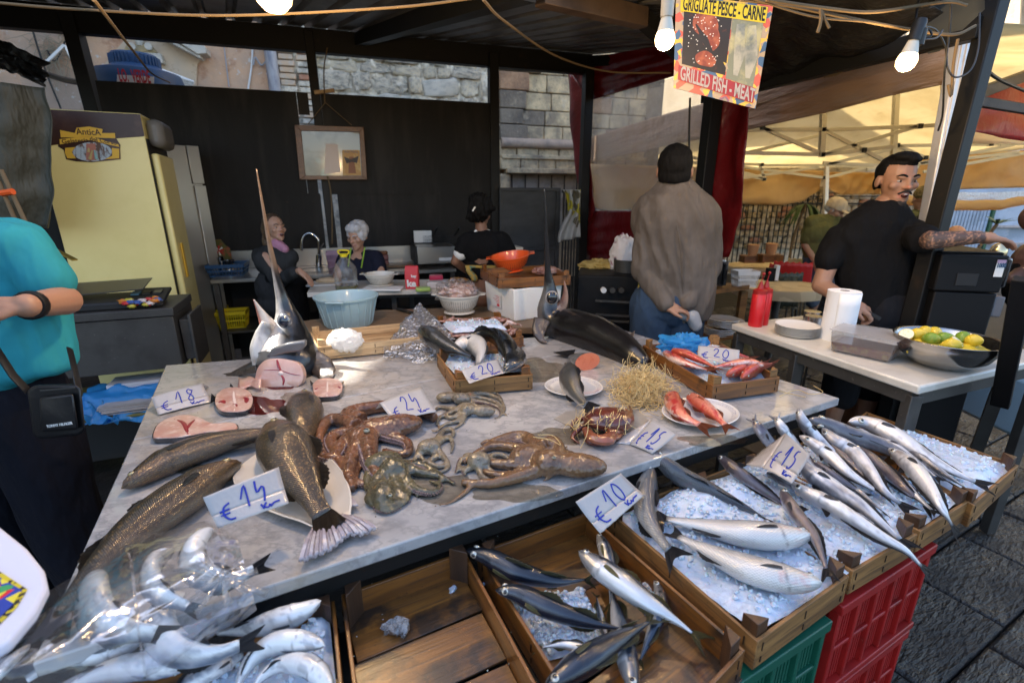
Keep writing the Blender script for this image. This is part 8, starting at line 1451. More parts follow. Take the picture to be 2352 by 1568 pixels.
m=MB();m.prism([PY(1585,790,3.4),PY(1695,770,3.3),PY(1690,745,3.8),PY(1600,755,3.8)],(0,0,-.02));part('shelf',m,M_w[1],sct)
for k,(u,v)in enumerate(((1652,768),(1660,748),(1672,752))):
 t=thing('patterned_plates',('lower left pile of patterned plates on the side counter shelf','rear pile of patterned plates on the side counter shelf','right pile of patterned plates on the side counter shelf')[k],'plates',tuple(PY(u,v,3.45)),'plate piles behind the jacket man')
 for q in range(4):m=MB();c=PY(u,v,3.45)+V((0,0,q*.014));m.lathe([(.06,0),(.11,.012),(.108,.016),(.02,.006)],c,24,cap=(True,True));part('plate',m,M_china2,t)
basket(1,1,.1,.16,.12,.1,M_white,'white lattice basket at the end of the side counter',0);
bk=[o for o in sc.objects if o.name.startswith('plastic_basket')][-1];bk.location=PY(1708,655,3.6);bk.rotation_euler=(0,0,-.3)
def rtable(u,v,Y,r,label,z=.74):
 c=PY(u,v,Y);z=c.z;t=thing('dining_table',label,'table',(c.x,Y,0),'dining tables under the tent');m=MB();m.lathe([(.05,z),(r,z),(r*1.01,z-.01),(r*1.0,z-.09),(r*.97,z-.09)],(c.x,Y,0),36,sy=.8,cap=(False,False));m.lathe([(r,z),(.001,z+.001)],(c.x,Y,0),36,sy=.8,cap=(False,True));part('tablecloth',m,mat('tan patterned oilcloth',(.52,.42,.26),.5,layers=[('cell',12,(.42,.33,.2),.5,.55,0),('noise',5,(.6,.5,.33),.5,.7)])if 'tan patterned oilcloth' not in bpy.data.materials else bpy.data.materials['tan patterned oilcloth'],t);m=MB();m.cyl((c.x,Y,0),(c.x,Y,z-.02),.035,n=10);m.cyl((c.x,Y,0),(c.x,Y,.03),.25,.2,20);part('pedestal',m,M_dinox,t)
rtable(1790,655,4.6,.42,'round table with tan cloth and napkin holder behind the serving table');rtable(1760,610,6.4,.5,'long set table in front of the iron fence with two planters');rtable(2150,690,4.2,.3,'small table half hidden by the black machine');rtable(1890,600,6.6,.3,'pale table beside the man in the cap')
def chair(u,v,Y,rz,mt,label,sx=1):
 s=PY(u,v,Y);b=V((s.x,Y,0));z0=s.z;t=thing('chair',label,'chair',tuple(b),'chairs under the tent');Rz=Mx.Rotation(rz,3,'Z');P_=lambda x,y,z:b+Rz@V((x,y,0))+V((0,0,z));zs=z0-.36
 m=MB();m.grid(lambda a,c_:P_((a-.5)*.42*(1-.12*c_),.2+.03*math.sin(a*3.14)+.05*c_,zs+.02+.36*c_+.01*math.sin(a*40)),20,8);part('backrest',m,mt,t,sol=.008);m=MB();m.grid(lambda a,c_:P_((a-.5)*.42,-.2+.4*c_,zs+.012*math.sin(c_*3.1)),8,8);part('seat',m,mt,t,sol=.012)
 for x in(-1,1):
  for y in(-1,1):m=MB();m.tube([P_(x*.18,y*.17,zs),P_(x*.2,y*.21,0)],.011,6);part('leg',m,M_dinox,t)
M_rch=mat('red chair plastic',(.48,.02,.02),.35);M_gch=mat('dark green quilted chair',(.03,.035,.022),.45,bump=[('vor',30,.6,.01,0)]);M_bch=mat('black quilted chair',(.012,.012,.012),.45,bump=[('vor',30,.6,.01,0)]);M_ych=mat('pale yellow chair',(.58,.50,.26),.4)
chair(1795,604,5.6,2.9,M_rch,'red ribbed chair, the left of two behind the round table');chair(1818,600,5.5,2.7,M_rch,'red ribbed chair, the right of two, half seen from the side');chair(1775,622,5.1,3.1,M_gch,'dark green quilted chair pushed against the round table');chair(1828,592,6.1,3.0,M_ych,'pale yellow chair behind the red ones');chair(1885,655,3.6,3.3,M_bch,'black quilted chair behind the paper roll');chair(1680,700,3.9,1.2,M_gch,'olive woven chair beside the side counter');chair(2128,720,3.2,3.1,M_bch,'black chair next to the black machine')
for(u,v,Y,lb)in((1726,590,6.2,'terracotta paper cup in a wooden box, left one'),(1768,588,6.1,'terracotta paper cup in a wooden box, right one')):c=PY(u,v+8,Y);t=thing('planter',lb,'planter',tuple(c),'planters on the far table');m=MB();m.box(c+V((0,0,.02)),(.26,.16,.09));part('wooden_box',m,M_w[0],t,bev=.004);m=MB();m.lathe([(.05,.06),(.07,.2),(.06,.2)],c,20,cap=(True,True));part('cup',m,mat('peach cup',(.55,.30,.15),.6),t)
c=PY(1770,645,4.5);nh=thing('napkin_holder','dark napkin holder with white napkins on the round table','napkin holder',tuple(c));m=MB();m.box(c+V((0,0,.06)),(.09,.07,.12));part('holder',m,M_mb,nh,bev=.004);m=MB();m.box(c+V((.03,-.02,.08)),(.03,.05,.14));part('napkins',m,M_white,nh)
m=MB();m.grid(lambda u,v:PY(1293+40*u+12*math.sin(v*5)*(1-u),436+120*v*(1-.1*u),5.3)+V((0,.04*math.sin(u*12+v*4),0)),24,24);solo('flowered_curtain',m,mat('white oilcloth with yellow flowers',(.60,.62,.62),.4,layers=[('cell',9,(.55,.50,.05),.74,.76,0),('cell',14,(.18,.17,.12),.86,.88,0)],thin=((.8,.8,.8),.3)),'white oilcloth with yellow and brown flowers hanging by the door','oilcloth',sol=.002)
m=MB()
for k in range(5):p=PY(1296+k*7,430,5.6);m.cyl((p.x,5.6,.2),(p.x,5.6,1.62),.01,n=6)
m.beam(PY(1290,440,5.6),PY(1330,440,5.6),.02,.03);solo('gate_bars',m,M_black,'dark iron bars between the sheet door and the corner post','gate',kind='thing')
#people
M_eyew=mat('eye white',(.38,.35,.33),.3)
M_skin1=mat('skin',rough=.5,vcol=True,sss=.15,layers=[('noise',40,(.35,.16,.10),.6,.8,3,'MIX',.25)],bump=[('noise',150,.1,.001)])
def HP(c,q,k,s):
 mb=MB();P_=lambda x,y,z:V(c)+q@(V((x,y,z))*s)
 def E(x,y,z,a,b,d):mb.ell(P_(x,y,z),(a*s,b*s,d*s),q,14,10)
 E(0,.012,.045,.074,.092,.083);E(0,-.022,.0,.064,.068,.088);E(0,-.052,-.062,.040,.036,.034);E(0,-.070,-.082,.020,.018,.018)
 E(0,-.080,.034,.052,.014,.014);E(0,-.090,.012,.010,.013,.030);E(0,-.103,-.009,.012,.014,.011);E(.012,-.090,-.012,.009,.010,.008);E(-.012,-.090,-.012,.009,.010,.008)
 E(0,-.084,-.038,.024,.012,.007);E(0,-.082,-.051,.021,.012,.007);E(.043,-.062,-.005,.022,.02,.02);E(-.043,-.062,-.005,.022,.02,.02)
 for x in(-1,1):E(x*.076,.012,.005,.008,.018,.028)
 return mb,P_
def person(label,head,yaw,pitch,s,skin,body=(),clothes=(),hair=None,group=None,face=True,extra=None,vox=.006,tat=None,lipc=(.42,.17,.14),base=None,eyes=True,mouth=0,roll=0,ground=True):
 """head: (u,v,Y); body: capsules (a,b,r0,r1); clothes: (name, material, capsules, noise)"""
 def pt_(p):return PY(*p)if abs(p[0])>15 or abs(p[1])>15 else V(p)
 q=(Mx.Rotation(yaw,3,'Z')@Mx.Rotation(pitch,3,'X')@Mx.Rotation(roll,3,'Y'));c=PY(*head)if head else None
 mb=MB()
 if head:mb,P_=HP(c,q,0,s)
 for(a,b,r0,r1)in body:mb.cap2(pt_(a),pt_(b),r0,r1,12)
 b_=bake(mb,vox,3);t=thing('person',label,'person',tuple(V((c.x,c.y,0))if head else pt_(body[0][0])),group)
 b_.hc=True;cols=[]
 for p in b_.v:
  p=V(p);cl_=skin
  if head:
   l=q.transposed()@(p-c)/s
   if abs(l.x)<.026 and l.y<-.07 and-.058<l.z<-.032:cl_=lerp3(skin,lipc,.75)
   if l.y<-.09 and-.02<l.z<0:cl_=lerp3(skin,(.5,.2,.14),.25)
  if tat:
   for(a,b,r_)in tat:
    A,B=pt_(a),pt_(b);d=B-A;k=(p-A).dot(d)/d.length_squared
    if 0<k<1 and(p-A-d*k).length<r_:
     n=NZ.noise(p*34)+.6*NZ.noise(p*80);cl_=lerp3(cl_,(.03,.03,.035),.85*sstep(.02,.16,abs(n)if abs(n)<.5 else .5))
  cols.append(cl_)
 b_.c=cols;part('body',b_,M_skin1,t,edge=False)
 if head and face:
  for x in(-1,1):
   if eyes:m=MB();m.ell(P_(x*.031,-.0745,.016),(.0125*s,.009*s,.0055*s),q,12,8);e=part('eye',m,M_eyew,t);m=MB();m.ell(P_(x*.031,-.0805,.016),(.0056*s,.004*s,.0052*s),q,10,6);part('iris',m,mat('dark brown iris',(.03,.015,.008),.1)if 'dark brown iris' not in bpy.data.materials else bpy.data.materials['dark brown iris'],e)
   m=MB();m.tube(crom([P_(x*.012,-.092,.036),P_(x*.032,-.091,.044),P_(x*.054,-.076,.037)],8),[.003*s,.0045*s,.0045*s,.004*s,.004*s,.003*s,.002*s,.001*s],6);part('eyebrow',m,hair[1]if hair else M_black,t)
  if mouth:m=MB();m.ell(P_(0,-.088,-.046),(.017*s,.010*s,.009*s*mouth),q,12,8);mo=part('open_mouth',m,mat('mouth inside',(.06,.012,.01),.4)if 'mouth inside' not in bpy.data.materials else bpy.data.materials['mouth inside'],t);m=MB();m.ell(P_(0,-.0905,-.041),(.012*s,.007*s,.0035*s),q,10,6);part('teeth',m,M_white,mo)
 if hair and head:
  hs_,mt,f,am=hair[:4];clip=len(hair)>4;m=MB()
  for(x,y,z,a,bb,d)in hs_:m.ell(P_(x,y,z),(a*s,bb*s,d*s),q,20,14)
  hb=bake(m,.006,2)
  for i,p in enumerate(hb.v):
   p=V(p);l=q.transposed()@(p-c);l_=l/s
   if clip and((l_.y<-.018 and l_.z<.086)or(l_.y<-.002 and l_.z<.032)or(l_.z<-.005 and l_.y<.022)or l_.z<-.035 or(abs(l_.x)>.058 and l_.y<.034 and l_.z<.030)):o_=c+q@(V((0,.01,.03))*s);p=o_+(p-o_)*.68
   n=NZ.noise(V((l.x*f,l.y*f*.35,l.z*f*.35)));hb.v[i]=tuple(p+(p-c).normalized()*n*am)
  part('hair',hb,mt,t,edge=False)
 for(nm,mt,caps,nz_,fr_)in clothes:
  m=MB()
  for(a,b,r0,r1)in caps:
   if a=='L':
    rg=[]
    for(uL,uR,v_,Y_,dp)in b:A_l,B_l=PY(uL,v_,Y_),PY(uR,v_,Y_);cc_=(A_l+B_l)/2;hw=(B_l.x-A_l.x)/2;rg.append([cc_+V((math.copysign(abs(math.cos(q3))**.8,math.cos(q3))*hw,math.sin(q3)*dp,0))for q3 in[6.2832*k/28 for k in range(28)]])
    m.rings(rg[::-1])
   elif b is None:m.ell(pt_(a),r0,None,20,14)
   else:m.cap2(pt_(a),pt_(b),r0,r1,16)
  cb3=bake(m,.009,5)
  for i,p in enumerate(cb3 .v):
   p=V(p);q2=V((p.x*fr_*.9+p.z*fr_*.3,p.y*fr_*.9,p.z*fr_*.28));f1=1-2.4*abs(NZ.noise(q2));f2=1-2*abs(NZ.noise(q2*2.1+V((5,0,0))));cb3 .v[i]=tuple(p+V(cb3 .nr[i])*nz_*(f1*.8+f2*.35)+NZ.noise_vector(p*4)*nz_*.7)
  part(nm,cb3,mt,t,edge=False)
 return t,q,c
def hand(cps,w,d,n,sc_=1.,curl=.5,side=1):
 """capsules of a five fingered hand at wrist w, pointing along d, palm normal n"""
 d=V(d).normalized();n=V(n);n=(n-d*n.dot(d)).normalized();s_=d.cross(n)*side;L=.088*sc_;w=V(w);cps.append((w,w+d*L*.55,.024*sc_,.027*sc_));cps.append((w+s_*.02*sc_+d*L*.3,w+s_*.026*sc_+d*L,.018*sc_,.012*sc_));cps.append((w-s_*.02*sc_+d*L*.3,w-s_*.026*sc_+d*L,.018*sc_,.012*sc_))
 for k,ln in enumerate((.072,.082,.076,.06)):
  o=(k-1.5)*.0185*sc_;p=w+s_*-o+d*L;q=p+(d*math.cos(curl*.5)+n*math.sin(curl*.5))*ln*.45*sc_;r=q+(d*math.cos(curl*1.4)+n*math.sin(curl*1.4))*ln*.33*sc_;e=r+(d*math.cos(curl*2.2)+n*math.sin(curl*2.2))*ln*.28*sc_
  cps+=[(p-d*.01,q,.0098*sc_,.0090*sc_),(q,r,.0090*sc_,.0082*sc_),(r,e,.0082*sc_,.007*sc_)]
 b=w+s_*.024*sc_+d*.018;q=b+(d*.7+s_*.7+n*.25).normalized()*.042*sc_;cps+=[(b,q,.014*sc_,.011*sc_),(q,q+(d*.9+s_*.25+n*.3).normalized()*.03*sc_,.0105*sc_,.0085*sc_)]
M_hairb=mat('short black hair',(.0045,.004,.0035),.75,spec=.2,bump=[('noise',(120,30,30),.9,.006)]);M_beard=mat('black beard',(.02,.015,.012),.7,bump=[('noise',300,.8,.003)]);M_hairg=mat('short grey white hair',(.46,.46,.47),.6,bump=[('noise',(90,30,30),.9,.006)]);M_hairl=mat('long light brown hair',(.055,.032,.018),.45,layers=[('noise',(60,60,8),(.16,.10,.05),.5,.7)],bump=[('noise',(120,120,12),.9,.006)])
def cloth(nm,c,r=.85,b=30,v=None,sh=.0):return mat(nm,c,r,layers=[('noise',4,v or tuple(x*.8 for x in c),.4,.65)],bump=[('noise',(b*.3,b*.3,b*.12),.9,.03,3),('noise',400,.15,.001)],sheen=sh,spec=.2)
SK1=(.33,.18,.115);SK2=(.40,.235,.16);SK3=(.30,.16,.10)
Y1=2.62
bd=[((2035,470,Y1),(2025,505,Y1),.058,.062),((1920,560,Y1+.02),(1885,655,Y1-.02),.052,.045),((1885,655,Y1-.02),(1955,695,Y1-.2),.044,.031),((2085,535,Y1-.05),(2140,552,2.35),.050,.045),((2140,552,2.35),(2245,545,2.26),.043,.031),((2025,540,Y1),(1990,740,Y1),.06,.07)]
w1=PY(2245,544,2.26);hand(bd,w1,(1,-.15,-.12),(0,0,-1),1.05,.35,1);w2=PY(1955,695,Y1-.2);hand(bd,w2,(.85,-.3,-.45),(.2,.3,-1),1.05,1.1,-1)
hx_=PY(1990,770,Y1);bd+=[((hx_.x-.1,Y1,.92),(hx_.x-.13,Y1-.05,.48),.085,.06),((hx_.x-.13,Y1-.05,.48),(hx_.x-.12,Y1+.0,.08),.058,.04),((hx_.x+.1,Y1,.92),(hx_.x+.14,Y1+.05,.48),.085,.06),((hx_.x+.14,Y1+.05,.48),(hx_.x+.15,Y1+.08,.08),.058,.04),((hx_.x-.12,Y1,.05),(hx_.x-.08,Y1-.16,.04),.042,.035),((hx_.x+.15,Y1+.08,.05),(hx_.x+.19,Y1-.08,.04),.042,.035)]
M_tee=cloth('black cotton T shirt',(.006,.006,.0065),.9)
tee=[('L',[(2004,2062,463,Y1,.065),(1980,2080,482,Y1,.09),(1940,2098,508,Y1,.115),(1916,2104,545,Y1,.125),(1925,2095,600,Y1,.13),(1930,2080,660,Y1,.13),(1932,2076,730,Y1,.135),(1930,2080,790,Y1,.14)],0,0),((1932,545,Y1+.01),(1903,598,Y1),.062,.062),((2084,532,Y1-.02),(2116,548,2.42),.066,.062)]
t1,q1_,c1_=person('young man in a black T shirt with a goatee and tattooed arm',(2056,421,Y1),R(-4),R(6),1.08,SK1,bd,[('t_shirt',M_tee,tee,.012,9),('trousers',cloth('black trousers',(.012,.012,.014)),[((hx_.x-.08,Y1,1.0),(hx_.x-.12,Y1-.05,.5),.12,.085),((hx_.x+.08,Y1,1.0),(hx_.x+.13,Y1+.05,.5),.12,.085),((hx_.x,Y1,1.02),(hx_.x,Y1,.95),.15,.15)],.012,9)],([(0,.015,.046,.0785,.0975,.088),(0,.03,.0,.074,.074,.07),(0,-.020,.118,.054,.060,.026),(.012,-.058,.110,.036,.030,.020)],M_hairb,60,.005,1),tat=[((2100,546,2.45),(2160,552,2.33),.09),((2140,552,2.35),(2262,545,2.25),.06)],mouth=1.3,roll=0)
P_=lambda x,y,z:c1_+q1_@(V((x,y,z))*1.08)
m=MB();m.ell(P_(0,-.070,-.086),(.030,.024,.024),q1_);m.ell(P_(0,-.060,-.072),(.040,.022,.016),q1_);hb=bake(m,.004,2).noise(.003,90);part('goatee',hb,M_beard,t1,edge=False)
m=MB();m.tube(crom([P_(-.030,-.084,-.040),P_(-.012,-.097,-.028),P_(0,-.099,-.027),P_(.012,-.097,-.028),P_(.030,-.084,-.040)],14),.0042,6);part('moustache',m,M_beard,t1)
m=MB();k_=w2+V((.085,-.03,-.055));m.beam(k_-V((.03,0,-.02)),k_+V((.05,-.01,-.02)),.014,.018);solo('pen_knife',m,M_black,'small black knife handle held in the young man\'s lowered hand','knife',bev=.003)
m=MB();m.tube([w2+V((math.cos(a)*.035,math.sin(a)*.02,math.sin(a)*.03))for a in np.linspace(0,6.28,20)],.004,6);solo('bracelet',m,mat('grey blue beads',(.2,.22,.3),.3),'thin beaded bracelet on the young man\'s lowered wrist','bracelet')
Y2=2.75;c2=PY(1545,600,Y2)
bd=[((1550,430,Y2-.02),(1545,470,Y2),.06,.07),((1490,500,Y2),(1480,610,Y2+.02),.05,.045),((1480,610,Y2+.02),(1540,705,Y2-.15),.042,.032),((1545,500,Y2),(1545,700,Y2),.06,.07),((c2 .x-.09,Y2,.92),(c2 .x-.1,Y2,.06),.085,.045),((c2 .x+.09,Y2,.92),(c2 .x+.1,Y2,.06),.085,.045),((c2 .x-.1,Y2,.04),(c2 .x-.12,Y2+.16,.03),.04,.035),((c2 .x+.1,Y2,.04),(c2 .x+.13,Y2+.16,.03),.04,.035)]
hand(bd,PY(1530,706,Y2-.16),(1,0,-.1),(0,.3,-1),1.0,.8,-1)
M_jack=cloth('taupe blouson',(.12,.102,.086),.6,26,(.085,.072,.06))
jk=[('L',[(1518,1582,414,Y2+.01,.075),(1508,1596,430,Y2,.095),(1476,1630,454,Y2,.12),(1458,1648,484,Y2,.135),(1456,1650,520,Y2,.14),(1468,1642,560,Y2,.14),(1472,1640,620,Y2,.145),(1480,1634,690,Y2,.14),(1484,1628,718,Y2,.125),(1488,1622,728,Y2,.12)],0,0),((1490,505,Y2),(1482,620,Y2-.02),.068,.066),((1482,620,Y2-.02),(1532,694,Y2-.14),.062,.048),((1620,515,Y2),(1632,610,Y2+.0),.068,.06),((1632,610,Y2+.0),(1578,690,Y2-.12),.058,.048)]
t2,q2_,c2_=person('man seen from behind in a taupe jacket with one hand behind his back',(1549,398,Y2),R(162),R(-8),1.14,SK1,bd,[('jacket',M_jack,jk,.014,12),('jeans',cloth('blue jeans',(.035,.06,.10),.9),[((c2 .x-.09,Y2,.98),(c2 .x-.1,Y2,.12),.125,.075),((c2 .x+.09,Y2,.98),(c2 .x+.1,Y2,.12),.125,.075),((c2 .x-.05,Y2,1.0),(c2 .x+.05,Y2,1.0),.15,.15)],.012,9),('shirt_tail',cloth('grey T shirt',(.35,.36,.37)),[((1590,725,Y2-.13),(1600,745,Y2-.13),.035,.03),((1565,720,Y2-.13),(1590,728,Y2-.13),.025,.03)],.01,14)],([(0,.015,.046,.080,.0985,.088),(0,.03,.0,.0755,.076,.07)],M_hairb,60,.005,1))
P_=lambda x,y,z:c2_+q2_@(V((x,y,z))*1.14)
m=MB();m.grid(lambda u,v:PY(1549,412,Y2)+V((math.cos(6.283*u)*(.072+.022*v),math.sin(6.283*u)*(.085+.015*v)+.012,.0-.06*v+.012*math.sin(6.283*u))),36,6);part('collar',m,M_jack,t2,sol=.006)
m=MB();m.tube(crom([PY(1545,470,Y2-.125),PY(1562,560,Y2-.155),PY(1568,640,Y2-.155),PY(1570,715,Y2-.13)],16),.003,5);part('back_seam',m,M_jack,t2)
m=MB();m.tube([P_(-.078,.0,.018),P_(-.076,-.06,.02),P_(-.06,-.10,.02)],.004,6);m.tube([P_(.078,.0,.018),P_(.076,-.06,.02),P_(.06,-.10,.02)],.004,6)
for x in(-1,1):m.ell(P_(x*.034,-.104,.015),(.028,.006,.022),q2_)
part('glasses',m,M_black,t2)
m=MB();m.grid(lambda u,v:PY(1468-8*v+16*u,600+165*v,Y2+.02)+V((0,0,.0)),6,12);solo('apron_end',m,mat('yellow flowered apron',(.42,.28,.04),.7,layers=[('noise',25,(.07,.12,.03),.5,.58)]),'yellow flowered apron end hanging beside the jacket man','apron',sol=.004)
Y3=1.5
bd=[((-120,480,Y3),(-100,520,Y3),.06,.07),((70,600,Y3),(138,688,Y3-.02),.050,.046),((148,690,Y3-.02),(60,702,Y3-.22),.046,.033),((-80,600,Y3),(-40,800,Y3),.07,.08)]
hand(bd,PY(62,702,Y3-.22),(-.95,-.35,.02),(0,.2,-1),1.05,.7,1)
lx=PY(60,880,Y3+.05).x
bd+=[((lx+.02,Y3,.9),(lx+.08,Y3,.06),.085,.045),((lx-.2,Y3,.9),(lx-.2,Y3,.06),.085,.045),((lx+.08,Y3,.04),(lx+.13,Y3-.14,.03),.04,.035),((lx-.2,Y3,.04),(lx-.18,Y3-.16,.03),.04,.035)]
M_turq=cloth('turquoise polo shirt',(.025,.25,.30),.85,22,(.02,.20,.245))
po=[('L',[(-140,20,510,Y3,.08),(-160,78,528,Y3,.11),(-170,100,560,Y3,.12),(-170,104,640,Y3,.13),(-170,120,720,Y3,.135),(-170,140,780,Y3,.135),(-170,158,838,Y3,.13),(-170,100,872,Y3,.12)],0,0),((62,572,Y3),(108,640,Y3-.01),.068,.064)]
t3,q3_,c3_=person('man in a turquoise polo shirt holding a phone at the left edge',(-130,420,Y3),R(20),0,1.0,SK1,bd,[('polo_shirt',M_turq,po,.016,9),('trousers',cloth('dark navy trousers',(.006,.0065,.011),.9),[((lx+.02,Y3,.93),(lx+.08,Y3,.12),.125,.085),((lx-.2,Y3,.93),(lx-.2,Y3,.12),.125,.085),((lx-.16,Y3,.95),(lx,Y3,.95),.14,.14)],.014,8)],([(0,.02,.07,.083,.095,.078)],M_hairb,60,.004))
m=MB();ww=PY(64,702,Y3-.215);dv_=(PY(148,690,Y3-.02)-ww).normalized();m.tube([ww+dv_*x for x in(0,.006,.024,.03)],[.036,.040,.040,.036],16);wa=solo('wrist_watch',m,M_mb,'black strapped watch on the wrist of the man in turquoise','watch')
m=MB();ph_=PY(-62,690,Y3-.33);m.box(ph_,(.008,.075,.15),Mx.Rotation(R(-35),3,'Z')@Mx.Rotation(R(20),3,'Y'));solo('mobile_phone',m,M_mb,'dark mobile phone in the hand at the left edge','phone',bev=.003)
cbg=thing('crossbody_bag','black crossbody bag with small white lettering','bag',tuple(PY(125,950,1.30)))
def BG(u,v,o=0):return PY(u,v,1.33-o)
def rr_box(px,o0,o1,nm,mt,bev=.012):m=MB();m.prism([BG(u,v,o0)for u,v in px],BG(*px[0],o1)-BG(*px[0],o0));return part(nm,m,mt,cbg,bev=bev)
M_lea=mat('black nylon leather',(.006,.006,.007),.42,bump=[('noise',120,.2,.001),('noise',8,.4,.01)],coat=.15)
rr_box([(62,895),(80,884),(170,882),(182,892),(192,985),(180,996),(90,1005),(76,995)],0,.05,'pouch',M_lea);rr_box([(90,912),(168,903),(180,985),(95,992)],.05,.064,'front_pocket',M_lea,.008)
tx('TOMMY HILFIGER',.0115,BG(108,982,.068),(BG(164,974,.068)-BG(108,982,.068)),up_,M_white,cbg,(BG(164,974)-BG(108,982)).length,bold=.0002)
m=MB();m.beam(BG(92,897,.055),BG(172,890,.055),.002,.004);part('zip',m,M_dinox,cbg);m=MB();m.tube([BG(66,900,.03),BG(30,862,.04),BG(-30,770,.05)],.012,6,flat=.3);m.tube([BG(182,900,.03),BG(172,850,.01),BG(160,800,-.05)],.011,6,flat=.3);part('strap',m,M_lea,cbg)
wcb=thing('patterned_cloth','white cloth corner with a bright patterned border at the left bottom edge','cloth',tuple(PZ(40,1350,.95)))
m=MB();cpts=[(-60,1160),(10,1215),(60,1255),(100,1305),(108,1345),(80,1400),(20,1470),(-60,1520)];m.prism([PZ(u,v,1.02)for u,v in cpts],(0,0,-.02));part('cloth',m,mat('blue white cloth',(.62,.64,.74),.8,bump=[('noise',30,.2,.003)]),wcb,bev=.006)
m=MB();m.prism([PZ(u,v,1.0225)for u,v in((-60,1275),(10,1318),(62,1352),(38,1392),(-10,1440),(-60,1478))],(0,0,-.0015));bo=part('border',m,mat('yellow and black braid',(.6,.5,.03),.7,layers=[('cell',120,(.02,.02,.02),.5,.52,0)]),wcb);m=MB();m.prism([PZ(u,v,1.0245)for u,v in((-60,1290),(5,1328),(50,1354),(28,1388),(-15,1430),(-60,1462))],(0,0,-.001));part('print',m,mat('folk flower print',(.02,.05,.32),.7,layers=[('cell',45,(.6,.02,.03),.80,.82,0),('cell',60,(.7,.6,.05),.88,.90,0),('cell',52,(.05,.3,.1),.92,.94,0)]),bo)
Y4=4.0;M_knit=cloth('dark grey sweater',(.03,.032,.034),.95)
bd=[((630,550,Y4),(625,580,Y4),.045,.05),((640,600,Y4),(655,690,Y4),.10,.1),((610,590,Y4-.1),(650,640,Y4-.15),.04,.035),((650,640,Y4-.15),(688,622,Y4-.35),.034,.026),((650,700,Y4),(650,850,Y4),.09,.07)]
hand(bd,PY(688,622,Y4-.36),(.75,-.2,-.6),(-.3,0,-1),.9,.4,1)
c4=PY(650,640,Y4)
t4,q4_,c4_=person('young woman with long light brown hair talking, in a dark grey sweater',(632,528,Y4),R(55),R(-6),.92,SK2,bd,[('sweater',M_knit,[((632,600,Y4),None,(.16,.12,.13),0),((635,660,Y4),None,(.165,.13,.16),0),((640,700,Y4),None,(.17,.13,.12),0),((600,590,Y4),(665,590,Y4),.07,.065),((603,595,Y4-.08),(640,645,Y4-.15),.062,.052),((640,645,Y4-.15),(680,626,Y4-.32),.05,.042)],.01,10),('top',cloth('pink top',(.45,.22,.32)),[((636,560,Y4-.02),(655,572,Y4-.05),.045,.03)],.004,12),('trousers',M_tee,[((c4 .x-.07,Y4,.9),(c4 .x-.08,Y4,.1),.11,.07),((c4 .x+.07,Y4,.9),(c4 .x+.08,Y4,.1),.11,.07)],.01,9)],([(0,.03,.06,.082,.09,.085),(.0,.10,.0,.07,.06,.10),(.0,.14,-.10,.06,.055,.10),(.0,.16,-.20,.055,.05,.1),(.0,.165,-.30,.05,.045,.1),(.0,.16,-.40,.04,.04,.09)],M_hairl,50,.006),mouth=1.5)
t5,q5_,c5_=person('old woman with short grey hair in a navy top with green apron straps',(822,545,4.1),R(-18),R(14),.95,SK2,[((822,565,4.12),(826,590,4.15),.045,.05),((826,600,4.15),(826,680,4.15),.1,.1),((780,610,4.1),(772,650,4.0),.04,.035),((872,610,4.1),(878,650,4.0),.04,.035)],[('top',cloth('navy top',(.01,.012,.025)),[((828,620,4.15),None,(.17,.12,.15),0),((828,680,4.15),None,(.17,.13,.15),0),((795,592,4.15),(862,592,4.15),.065,.065),((790,600,4.12),(780,635,4.08),.06,.052),((866,600,4.12),(874,635,4.08),.06,.052)],.008,10)],([(0,.03,.06,.088,.095,.085),(0,-.035,.09,.078,.05,.045),(.05,.0,.03,.04,.06,.06),(-.05,.0,.03,.04,.06,.06)],M_hairg,60,.008),lipc=(.34,.16,.13))
m=MB()
for a_,b_2 in(((806,570),(800,612)),((838,568),(830,615))):m.tube(crom([PY(*a_,4.02),PY((a_[0]+b_2[0])/2,(a_[1]+b_2[1])/2,3.99),PY(*b_2,4.0)],8),.006,6)
part('apron_strap',m,mat('lime green strap',(.22,.38,.03),.6),t5)
Y6=3.75;t6,q6_,c6_=person('woman seen from behind in a black T shirt with white trim, curly dark hair up',(1103,497,Y6),R(170),R(5),.93,(.22,.11,.065),[((1105,520,Y6),(1108,540,Y6),.045,.05),((1062,560,Y6),(1046,600,Y6),.042,.036),((1046,600,Y6),(1070,620,Y6+.15),.035,.028),((1160,560,Y6),(1178,600,Y6),.042,.036),((1178,600,Y6),(1160,620,Y6+.15),.035,.028),((1110,560,Y6),(1110,680,Y6),.1,.1)],[('t_shirt',M_tee,[((1112,570,Y6),None,(.17,.11,.14),0),((1112,620,Y6),None,(.145,.11,.12),0),((1076,550,Y6),(1150,550,Y6),.06,.06),((1070,553,Y6),(1060,577,Y6),.058,.054),((1156,553,Y6),(1168,577,Y6),.058,.054)],.007,10),('sleeve_trim',M_white,[((1059,579,Y6),(1058,582,Y6),.056,.056),((1169,579,Y6),(1170,582,Y6),.056,.056),((1096,535,Y6-.01),(1122,536,Y6-.01),.03,.03)],.002,10),('apron',mat('yellow patterned apron',(.45,.28,.05),.7,layers=[('noise',30,(.08,.2,.15),.5,.6)]),[((1075,620,Y6-.12),(1090,640,Y6-.12),.02,.025),((1070,612,Y6-.11),(1140,614,Y6-.11),.012,.012)],.004,12)],([(0,.04,.05,.095,.1,.095),(0,.05,.12,.085,.08,.06),(-.06,.05,.10,.05,.05,.05),(.05,.06,.0,.05,.05,.05),(-.1,.05,.06,.035,.04,.03)],M_hairb,70,.02),face=False)
